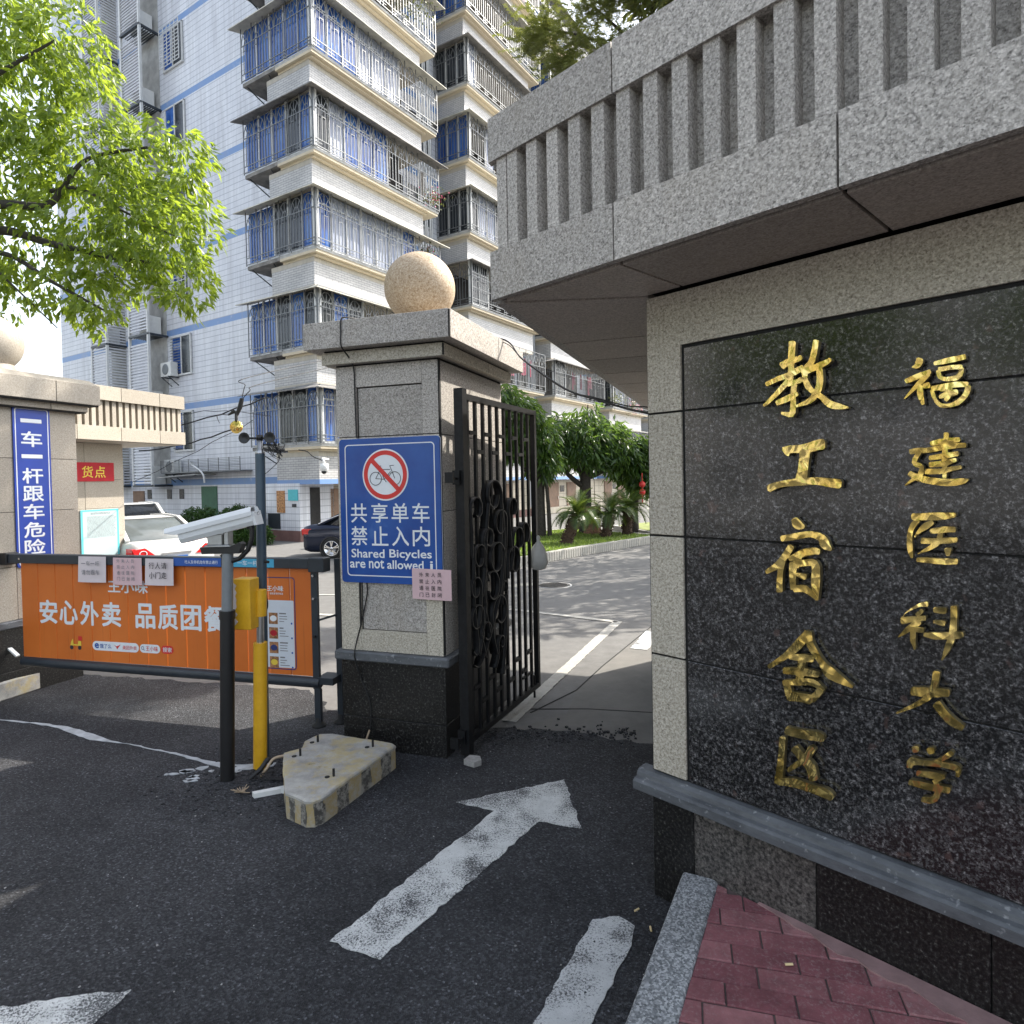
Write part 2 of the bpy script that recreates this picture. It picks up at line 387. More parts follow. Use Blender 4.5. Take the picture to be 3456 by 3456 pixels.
# ---------------------------------------------------------------- mesh helpers
class MB:
    """collects shapes in local coordinates; build() links ONE mesh object"""
    def __init__(s, f=None): s.v = []; s.f = []; s.mi = []; s.fn = f; s.k = 0; s.sm = []
    def add(s, vs, fs, smooth=False):
        b = len(s.v); s.v += [tuple(s.fn(*p)) if s.fn else tuple(p) for p in vs]
        s.f += [tuple(b+i for i in f) for f in fs]; s.mi += [s.k]*len(fs); s.sm += [smooth]*len(fs); return s
    def box(s, x0, x1, y0, y1, z0, z1):
        vs = [(x, y, z) for z in (z0, z1) for y in (y0, y1) for x in (x0, x1)]
        return s.add(vs, [(0, 2, 3, 1), (4, 5, 7, 6), (0, 1, 5, 4), (2, 6, 7, 3), (0, 4, 6, 2), (1, 3, 7, 5)])
    def bbox(s, x0, x1, y0, y1, z0, z1, c=.006):
        """box with chamfered upright and top edges"""
        def ring(x0, x1, y0, y1, z, c):
            return [(x0+c, y0, z), (x1-c, y0, z), (x1, y0+c, z), (x1, y1-c, z), (x1-c, y1, z), (x0+c, y1, z), (x0, y1-c, z), (x0, y0+c, z)]
        r = [ring(x0+c, x1-c, y0+c, y1-c, z0, c*.6), ring(x0, x1, y0, y1, z0+c, c), ring(x0, x1, y0, y1, z1-c, c), ring(x0+c, x1-c, y0+c, y1-c, z1, c*.6)]
        vs = sum(r, []); fs = [tuple(range(7, -1, -1)), tuple(24+i for i in range(8))]
        for k in range(3):
            for i in range(8): fs.append((k*8+i, k*8+(i+1) % 8, (k+1)*8+(i+1) % 8, (k+1)*8+i))
        return s.add(vs, fs)
    def prism(s, poly, z0, z1, axis='z'):
        n = len(poly)
        f3 = {'z': lambda p, h: (p[0], p[1], h), 'y': lambda p, h: (p[0], h, p[1]), 'x': lambda p, h: (h, p[0], p[1])}[axis]
        vs = [f3(p, z0) for p in poly]+[f3(p, z1) for p in poly]
        fs = [tuple(range(n-1, -1, -1)), tuple(range(n, 2*n))]+[(i, (i+1) % n, n+(i+1) % n, n+i) for i in range(n)]
        return s.add(vs, fs)
    def bar(s, a, b, w_, h=None, up=(0, 0, 1)):
        a = Vector(a); b = Vector(b); d = b-a
        if d.length < 1e-6: return s
        h = h or w_; u = Vector(up)
        sx = d.cross(u)
        if sx.length < 1e-5: sx = d.cross(Vector((1, 0, 0)))
        sx.normalize(); sy = sx.cross(d).normalized()
        vs = [p+sx*i*w_/2+sy*j*h/2 for p in (a, b) for i, j in ((-1, -1), (1, -1), (1, 1), (-1, 1))]
        return s.add(vs, [(3, 2, 1, 0), (4, 5, 6, 7), (0, 1, 5, 4), (1, 2, 6, 5), (2, 3, 7, 6), (3, 0, 4, 7)])
    def tube(s, pts, r, n=8, caps=True):
        pts = [Vector(p) for p in pts]; rs = r if hasattr(r, '__len__') else [r]*len(pts); vs = []; fs = []
        pr = None
        for i, p in enumerate(pts):
            d = (pts[min(i+1, len(pts)-1)]-pts[max(i-1, 0)]).normalized()
            if pr is None: pr = d.orthogonal().normalized()
            pr = (pr-d*pr.dot(d)).normalized(); q = d.cross(pr)
            vs += [p+(pr*cos(2*pi*k/n)+q*sin(2*pi*k/n))*rs[i] for k in range(n)]
        for i in range(len(pts)-1):
            for k in range(n): fs.append((i*n+k, i*n+(k+1) % n, (i+1)*n+(k+1) % n, (i+1)*n+k))
        s.add(vs, fs, True)
        if caps: s.add(vs[:n], [tuple(range(n-1, -1, -1))]); s.add(vs[-n:], [tuple(range(n))])
        return s
    def lathe(s, prof, n=24, c=(0, 0, 0), smooth=True):
        vs = [(c[0]+r*cos(2*pi*k/n), c[1]+r*sin(2*pi*k/n), c[2]+z) for r, z in prof for k in range(n)]; fs = []
        for i in range(len(prof)-1):
            for k in range(n): fs.append((i*n+k, i*n+(k+1) % n, (i+1)*n+(k+1) % n, (i+1)*n+k))
        fs.append(tuple(range(n-1, -1, -1))); fs.append(tuple((len(prof)-1)*n+k for k in range(n)))
        return s.add(vs, fs, smooth)
    def ball(s, c, r, n=16, m_=10, sq=(1, 1, 1)):
        vs = []; fs = []
        for i in range(m_+1):
            t = pi*i/m_
            for k in range(n): vs.append((c[0]+r*sq[0]*sin(t)*cos(2*pi*k/n), c[1]+r*sq[1]*sin(t)*sin(2*pi*k/n), c[2]-r*sq[2]*cos(t)))
        for i in range(m_):
            for k in range(n): fs.append((i*n+k, i*n+(k+1) % n, (i+1)*n+(k+1) % n, (i+1)*n+k))
        return s.add(vs, fs, True)
    def mesh(s, name, mats):
        me = bpy.data.meshes.new(name); me.from_pydata(s.v, [], s.f)
        for m_ in (mats if isinstance(mats, (list, tuple)) else [mats]): me.materials.append(M(m_))
        me.polygons.foreach_set('material_index', s.mi); me.polygons.foreach_set('use_smooth', s.sm)
        me.update(); return me
    def build(s, name, mats, parent=None, **k):
        o = bpy.data.objects.new(name, s.mesh(name, mats)); COL.objects.link(o)
        if parent: o.parent = parent
        for a, v in k.items(): o[a] = v
        return o
def tag(o, label, cat, group=None, kind=None):
    if label: o['label'] = label
    if cat: o['category'] = cat
    if group: o['group'] = group
    if kind: o['kind'] = kind
    return o
def thing(name, loc, ang, label, cat, group=None):
    o = bpy.data.objects.new(name, None); COL.objects.link(o); o.empty_display_size = .2
    o.location = (*loc, 0)[:3] if len(loc) == 2 else loc; o.rotation_euler = (0, 0, ang)
    o['kind'] = 'thing'
    return tag(o, label, cat, group)
def struct(name, mb, mats): return tag(mb.build(name, mats), None, None, None, 'structure')
def inst(name, me, parent, loc=(0, 0, 0), rot=(0, 0, 0), scale=(1, 1, 1)):
    o = bpy.data.objects.new(name, me); COL.objects.link(o); o.parent = parent
    o.location = loc; o.rotation_euler = rot; o.scale = scale; return o
def text(name, body, mt, parent, x, z, w_=None, h=None, y=-.001, bold=0., track=1., align='CENTER', line=1.0, shear=0., kill=True):
    """lettering in the local XZ plane facing -Y, centred on (x, z) (or left aligned), fitted to w_/h"""
    c = bpy.data.curves.new('t', 'FONT'); c.body = body; c.align_x = align; c.offset = 0; c.space_character = track
    c.space_line = line; c.resolution_u = 3; c.shear = shear
    o = bpy.data.objects.new('t', c); COL.objects.link(o)
    dg = bpy.context.evaluated_depsgraph_get(); dg.update()
    me = bpy.data.meshes.new_from_object(o.evaluated_get(dg)); bpy.data.objects.remove(o); bpy.data.curves.remove(c)
    xs = [v.co.x for v in me.vertices]; ys = [v.co.y for v in me.vertices]
    x0, x1, y0, y1 = min(xs), max(xs), min(ys), max(ys)
    sx = w_/(x1-x0) if w_ else None; sy = h/(y1-y0) if h else None
    sx = sx or sy or 1; sy = sy or sx
    cx, cy = (x0+x1)/2, (y0+y1)/2
    for v in me.vertices: v.co = Vector(((v.co.x-cx)*sx, 0, (v.co.y-cy)*sy))
    if bold:
        base = [v.co.copy() for v in me.vertices]; fcs = [tuple(p.vertices) for p in me.polygons]; rx, rz = bold*sx*.95, bold*sy*.95
        vs = []; fs = []; n8 = 8 if bold > .013 else 4
        for k in range(n8):
            dx, dz = rx*cos(2*pi*(k+.5)/n8), rz*sin(2*pi*(k+.5)/n8)
            o_ = len(vs); vs += [(v.x+dx, -k*4e-5, v.z+dz) for v in base]; fs += [tuple(i+o_ for i in f) for f in fcs]
        bpy.data.meshes.remove(me); me = bpy.data.meshes.new(name); me.from_pydata(vs, [], fs)
    me.name = name; me.materials.clear(); me.materials.append(M(mt))
    for p in me.polygons: p.material_index = 0
    ob = bpy.data.objects.new(name, me); COL.objects.link(ob); ob.parent = parent; ob.location = (x, y, z)
    return ob
def rrect(x0, x1, z0, z1, r, n=5):
    p = []
    for cx, cz, a0 in ((x1-r, z1-r, 0), (x0+r, z1-r, 90), (x0+r, z0+r, 180), (x1-r, z0+r, 270)):
        for k in range(n+1):
            a = R(a0+90*k/n); p.append((cx+r*cos(a), cz+r*sin(a)))
    return p
def ringplate(mb, outer, inner, y0, y1):
    n = len(outer)
    vs = [(p[0], y, p[1]) for y in (y0, y1) for p in outer]+[(p[0], y, p[1]) for y in (y0, y1) for p in inner]
    fs = []
    for i in range(n):
        j = (i+1) % n
        fs += [(i, j, 2*n+j, 2*n+i), (n+i, 3*n+i, 3*n+j, n+j), (i, n+i, n+j, j), (2*n+i, 2*n+j, 3*n+j, 3*n+i)]
    return mb.add(vs, fs)

# ================================================================= GROUND
def ragged(pts, amp, step=.08, rnd=random.Random(3)):
    out = []
    for i in range(len(pts)):
        a = Vector(pts[i]); b = Vector(pts[(i+1) % len(pts)]); n = max(1, int((b-a).length/step))
        d = (b-a); nrm = Vector((-d.y, d.x)).normalized() if d.length else Vector((0, 0))
        for k in range(n):
            p = a+d*k/n+(nrm*rnd.uniform(-amp, amp) if k else Vector((0, 0))); out.append((p.x, p.y))
    return out
mb = MB(); mb.box(-150, 150, -60, 240, -.5, 0); struct('yard_ground', mb, 'yard')
edge = ragged([(-14, 7.6), (-3.7, 5.45), (-1.6, 4.92), (-1.2, 4.32), (-.1, 4.09), (.25, 4.02), (.8, 3.80), (2.2, 3.35)], .03, .07)
k_ = edge.index(min(edge, key=lambda p: (p[0]-2.2)**2+(p[1]-3.35)**2))
edge = [(-14, 7.6)]+[p for p in edge[1:k_+1]]
mb = MB(); poly = [(2.2, -12), (-14, -12)]+edge
mb.prism(poly, -.02, .004); struct('asphalt_road', mb, 'asphalt')
# loose chips of asphalt where the sheet breaks up by the gate pillar and round the posts
rc = random.Random(11); mb = MB()
def chips(mb, n, fx, fy, smin, smax, z=.004):
    for _ in range(n):
        x, y = fx(), fy(x if False else 0); 
        x = x; s_ = rc.uniform(smin, smax); a = rc.uniform(0, pi)
        q = [(x+cos(a+t)*s_*rc.uniform(.6, 1.1), y+sin(a+t)*s_*rc.uniform(.6, 1.1)) for t in (0, 1.5, 3.1, 4.6)]
        mb.prism(q, z-.002, z+s_*rc.uniform(.35, .8))
chips(mb, 340, lambda: rc.gauss(-1.35, .28), lambda _: rc.gauss(3.38, .16), .004, .013)
chips(mb, 260, lambda: rc.uniform(-.2, .75), lambda _: 3.95+rc.gauss(0, .07), .004, .014)
chips(mb, 420, lambda: rc.uniform(.05, .55), lambda _: rc.uniform(1.7, 2.5), .002, .006)
tag(mb.build('asphalt_gravel', 'asphalt'), 'loose dark asphalt grit round the post feet and road edge', 'gravel', None, 'stuff')
mb = MB(); chips(mb, 150, lambda: rc.uniform(-2.2, 1.), lambda _: rc.uniform(1.7, 4.2), .0015, .005)
tag(mb.build('pale_grit', 'rock'), 'pale bits of grit strewn over the dark asphalt', 'grit', None, 'stuff')
# concrete apron behind the gate line, with a seam
mb = MB(); mb.prism([(.34, 4.3), (.46, 4.8), (.74, 5.394), (1.464, 6.806), (1.9, 7.6), (6, 7.6), (6, 2.2), (2.2, 3.3), (.8, 3.78), (-.05, 4.06)], -.02, .002)
struct('concrete_apron', mb, 'yard_concrete')
mb = MB()
for a, b in (((1.90, 7.66), (1.464, 6.81)), ((1.464, 6.81), (.74, 5.40)), ((.74, 5.4), (.46, 4.80)), ((.46, 4.80), (.1, 4.35)), ((.1, 4.42), (.5, 4.40)), ((.5, 4.40), (1.2, 4.25))):
    d = (Vector(b)-Vector(a)).normalized(); n = Vector((-d.y, d.x))*.006
    mb.prism([(a[0]+n.x, a[1]+n.y), (a[0]-n.x, a[1]-n.y), (b[0]-n.x, b[1]-n.y), (b[0]+n.x, b[1]+n.y)], .0015, .0035)
struct('pavement_seam', mb, 'joint')
def marking(name, pts, mt='paint_worn', z=.008, amp=.008, step=.03):
    mb = MB(); mb.prism(ragged(pts, amp, step), z-.003, z); return struct(name, mb, mt)
marking('road_arrow', [(-.307, 3.139), (.247, 3.354), (.289, 2.881), (.098, 2.946), (-.47, 2.103), (-.664, 2.193), (-.115, 3.05)], 'paint_worn')
marking('road_line', [(.263, 2.277), (.36, 2.29), (.407, 2.238), (.378, 2.145), (.208, 1.842), (.06, 1.55), (-.12, 1.55), (.035, 1.846)], 'paint_line', amp=.006)
marking('road_arrow', [(-1.238, 1.994), (-1.479, 1.955), (-1.63, 1.93), (-2.1, 1.86), (-1.9, 1.5), (-1.45, 1.2), (-1.31, 1.5), (-1.271, 1.875)], 'paint_worn')
for nm, a, b, w_ in (('yard_line', (.24-.3, 7.66+.21), (1.14, 7.05), .085), ('yard_line', (1.15, 7.07), (-.05, 4.19), .1), ('yard_line', (-3.4, 8.05), (-1.9, 7.62), .09), ('yard_line', (-3.4, 9.2), (-1.5, 9.0), .07)):
    a = Vector(a); b = Vector(b); d = (b-a).normalized(); n = Vector((-d.y, d.x))*w_/2
    marking(nm, [tuple(a+n), tuple(a-n), tuple(b-n), tuple(b+n)], 'paint_yard', amp=.004)
marking('crossing_stripe', [(1.371, 6.622), (1.079, 5.945), (1.222, 5.875), (1.55, 6.56)], 'paint_line', z=.007, amp=.006)
# spilled white paint line on the left and under the pole
L = [(-3.9, 4.47, .012), (-3.576, 4.392, .012), (-3.281, 4.318, .02), (-3.05, 4.24, .05), (-2.85, 4.13, .075), (-2.7, 4.05, .07), (-2.60, 4.0, .05), (-2.5, 3.965, .012), (-2.36, 3.914, .012), (-2.0, 3.76, .018), (-1.75, 3.64, .045), (-1.6, 3.585, .07), (-1.50, 3.58, .085), (-1.38, 3.60, .05)]
up_ = [(x, y+w_*random.uniform(.35, .6)) for x, y, w_ in L]; dn = [(x, y-w_*random.uniform(.35, .6)) for x, y, w_ in reversed(L)]
marking('spilled_paint', up_+dn, 'paint_splash', amp=.007, step=.04)
for _ in range(16):
    x, y, s_ = random.uniform(-1.95, -1.45), random.uniform(3.42, 3.62), random.uniform(.012, .035)
    mb = MB(); mb.prism([(x+cos(t)*s_*random.uniform(.6, 1.6), y+sin(t)*s_*random.uniform(.4, 1)) for t in (0, 1, 2, 3, 4, 5)], .004, .0075)
    struct('paint_drip', mb, 'paint_splash')

# ================================================================= WALL WITH NAME PANEL AND CANOPY
WA = math.atan2(-.72560, .68812)
W = thing('gate_wall', (.51471, 2.41639), WA, 'granite gate wall with a black stone name panel under a finned canopy', 'gate wall')
G = .008
# core body
mb = MB(); mb.box(-.0015, 4.2, .010, .5, .0, 2.27); mb.build('wall_core', 'joint', W)
# plinth slabs (seams at .178 and .604)
xs = [0, .178, .604, 1.05, 1.5, 1.95, 2.4, 2.85, 3.3, 3.75, 4.2]
for i in range(len(xs)-1):
    mb = MB(); mb.bbox(xs[i]+.001, xs[i+1]-.001, 0 if i != 1 else -.003, .03, -.0, .416, .002)
    mb.build('plinth_slab', 'grey_granite_dull' if i == 1 else 'black_granite_dull', W)
# ledge : lower bar + sloping cap
mb = MB()
prof = [(-.055, .416), (-.055, .446), (-.046, .453), (-.030, .457), (-.026, .472), (-.012, .482), (.03, .486), (.03, .416)]
mb.prism(prof, -.05, 1.35, 'x'); mb.build('ledge', 'slate_ledge', W)
mb = MB(); mb.prism(prof, 1.353, 4.2, 'x'); mb.build('ledge', 'slate_ledge', W)
# frame stones
zj = [.486, .933, 1.382, 1.838, 2.072]
for i in range(3):
    mb = MB(); mb.bbox(.006, .147, 0, .03, zj[i]+G/2, zj[i+1]-G/2, .002); mb.build('frame_stone', 'granite_warm', W)
mb = MB(); mb.prism([(.006, zj[3]+G/2), (.147, zj[3]+G/2), (.147, 2.076), (1.30, 2.076), (1.30, 2.268), (.006, 2.268)], .0, .03, 'y'); mb.build('frame_stone', 'granite_warm', W)
mb = MB(); mb.bbox(1.304, 2.6, 0, .03, 2.076, 2.275, .002); mb.build('frame_stone', 'granite_warm', W)
mb = MB(); mb.bbox(2.604, 4.2, 0, .03, .46, 2.275, .002); mb.build('frame_stone', 'granite_warm', W)
# polished black courses
zc = [.486, .933, 1.382, 1.838, 2.066]
for i in range(4):
    mb = MB(); mb.bbox(.158, 2.595, .004, .03, zc[i]+.0025, zc[i+1]-.0025, .0015); mb.build('name_panel_slab', 'black_granite', W)
# return side of the wall + the gate hut behind, under the canopy
# world direction d of the driveway = pillar side direction
WM = Matrix.Rotation(-WA, 3, 'Z')
def w2l(x, y):
    v = WM @ Vector((x-.51471, y-2.41639, 0)); return (v.x, v.y)
D_ = Vector((.338, .941)).normalized(); E_ = Vector((.941, -.338)).normalized()
c0 = Vector((.53, 2.43)); c1 = c0+D_*3.7
hut = [c0+D_*.02, c1, c1+E_*3.2, c0+D_*.3+E_*2.6, c0+E_*.5+D_*.2]
mb = MB(); mb.prism([w2l(*p) for p in hut], 0, 2.27); mb.build('hut_wall', 'granite_cream', W)
# canopy
CX0 = w2l(-.066, 2.444)      # front-left corner (about -.42,-.402)
fr = CX0[1]
def pw(p): return w2l(p.x, p.y)
P0 = Vector((-.066, 2.444)); Pb = P0+D_*4.6
fl = lambda t: (CX0[0]+t, fr)
def canopy_poly(inset):
    a = Vector(pw(P0)); b = Vector(pw(Pb)); dl = (b-a).normalized(); nl = Vector((dl.y, -dl.x))   # inward
    fy = a.y+inset
    # left edge line offset inward
    a2 = a+nl*inset; t = (fy-a2.y)/dl.y; A_ = a2+dl*t; B_ = b+nl*inset-dl*inset
    e = Vector(pw(Pb+E_*3.6)); e2 = Vector((4.25, 2.2))
    return [tuple(A_), (4.3, fy), (4.3, 2.3-inset), (e.x-inset, e.y-inset), tuple(B_)]
LB0, LB1, TB0, TB1 = 2.285, 2.465, 2.803, 2.965
mb = MB(); mb.prism(canopy_poly(.022), LB0+.012, LB1-.004); mb.build('lower_band_core', 'joint', W)
mb = MB(); mb.prism(canopy_poly(.062), LB1-.004, TB0+.004); mb.build('fin_backing', 'granite', W)
mb = MB(); mb.prism(canopy_poly(.0285), TB0+.002, TB0+.0105); mb.build('underside_slab', 'granite', W)
mb = MB(); mb.prism(canopy_poly(.022), TB0+.012, TB1-.012); mb.build('upper_band_core', 'joint', W)
mb = MB(); mb.prism(canopy_poly(.02), TB1-.012, TB1-.002); mb.build('canopy_top', 'soffit_stone', W)
def band_slabs(cuts, z0, z1):
    a = Vector(pw(P0)); b = Vector(pw(Pb)); dl = (b-a).normalized()
    for i in range(len(cuts)-1):
        x0 = CX0[0]+cuts[i]+(.003 if i else 0); x1 = CX0[0]+cuts[i+1]-.003
        p = [(x0, fr), (x1, fr), (x1, fr+.028), (x0+(dl.x/dl.y*.028 if i == 0 else 0), fr+.028)]
        mb = MB(); mb.prism(p, z0, z1); mb.build('band_slab', 'granite', W)
    # side slabs along the driveway edge
    nl = Vector((dl.y, -dl.x)); L_ = (b-a).length; n = 4
    for i in range(n):
        u0 = L_*i/n+(.055 if i == 0 else .003); u1 = L_*(i+1)/n-.003
        p = [a+dl*u0+Vector((0, 0)), a+dl*u1, a+dl*u1+nl*.07, a+dl*u0+nl*.07]
        mb = MB(); mb.prism([tuple(v) for v in p], z0, z1); mb.build('band_slab', 'granite', W)
band_slabs([0, .581, 1.247, 1.913, 2.58, 3.25, 4.0], LB0, LB1)
band_slabs([0, .584, 1.9, 3.2, 4.5], TB0, TB1)
mb = MB(); mb.box(0, .051, 0, .058, 0, TB0-LB1+.012); fin = mb.mesh('fin', 'granite')
for k in range(-2, 42):
    x = CX0[0]+.192+.1*k
    if k == -2: x = CX0[0]+.035
    inst('fin', fin, W, (x, fr+.010, LB1-.008))
# soffit panels : strips between the joints
zs0, zs1 = LB0-.004, LB0+.02
def strip_poly(u0, u1, width=3.3):
    q = [P0+D_*u0, P0+D_*u1, P0+D_*u1+E_*width, P0+D_*u0+E_*width]; return [pw(v) for v in q]
cx = [CX0[0]+.04, CX0[0]+.578, CX0[0]+1.247, CX0[0]+1.913, CX0[0]+2.58, CX0[0]+3.25, CX0[0]+4.0]
a0 = Vector(pw(P0)); dl = (Vector(pw(Pb))-a0).normalized()
for i in range(6):
    x0, x1 = cx[i]+(.006 if i else 0), cx[i+1]-.006
    p = [(x0, fr+.045), (x1, fr+.045), (x1, -.004), ((max(x0, .004) if i == 0 else x0), -.004)]
    if i == 0: p = [(a0.x+.05+dl.x*.02, fr+.045), (x1, fr+.045), (x1, -.004), (.004, -.004)]
    mb = MB(); mb.prism(p, zs0, zs1); mb.build('soffit_panel', 'soffit_stone', W)
us = [.03, .85, 1.36, 1.87, 2.38, 2.89, 3.4, 3.92, 4.53]
for i in range(len(us)-1):
    q0, q1 = P0+D_*(us[i]+.007), P0+D_*(us[i+1]-.007)
    ins = E_*.05; wd = 3.4
    if i == 0: q = [P0+D_*.05+E_*.04, q1+ins, q1+E_*.9, Vector((.53, 2.435))]
    else: q = [q0+ins, q1+ins, q1+E_*wd, q0+E_*(wd if i > 1 else 1.2)]
    mb = MB(); mb.prism([pw(v) for v in q], zs0, zs1); mb.build('soffit_panel', 'soffit_stone', W)
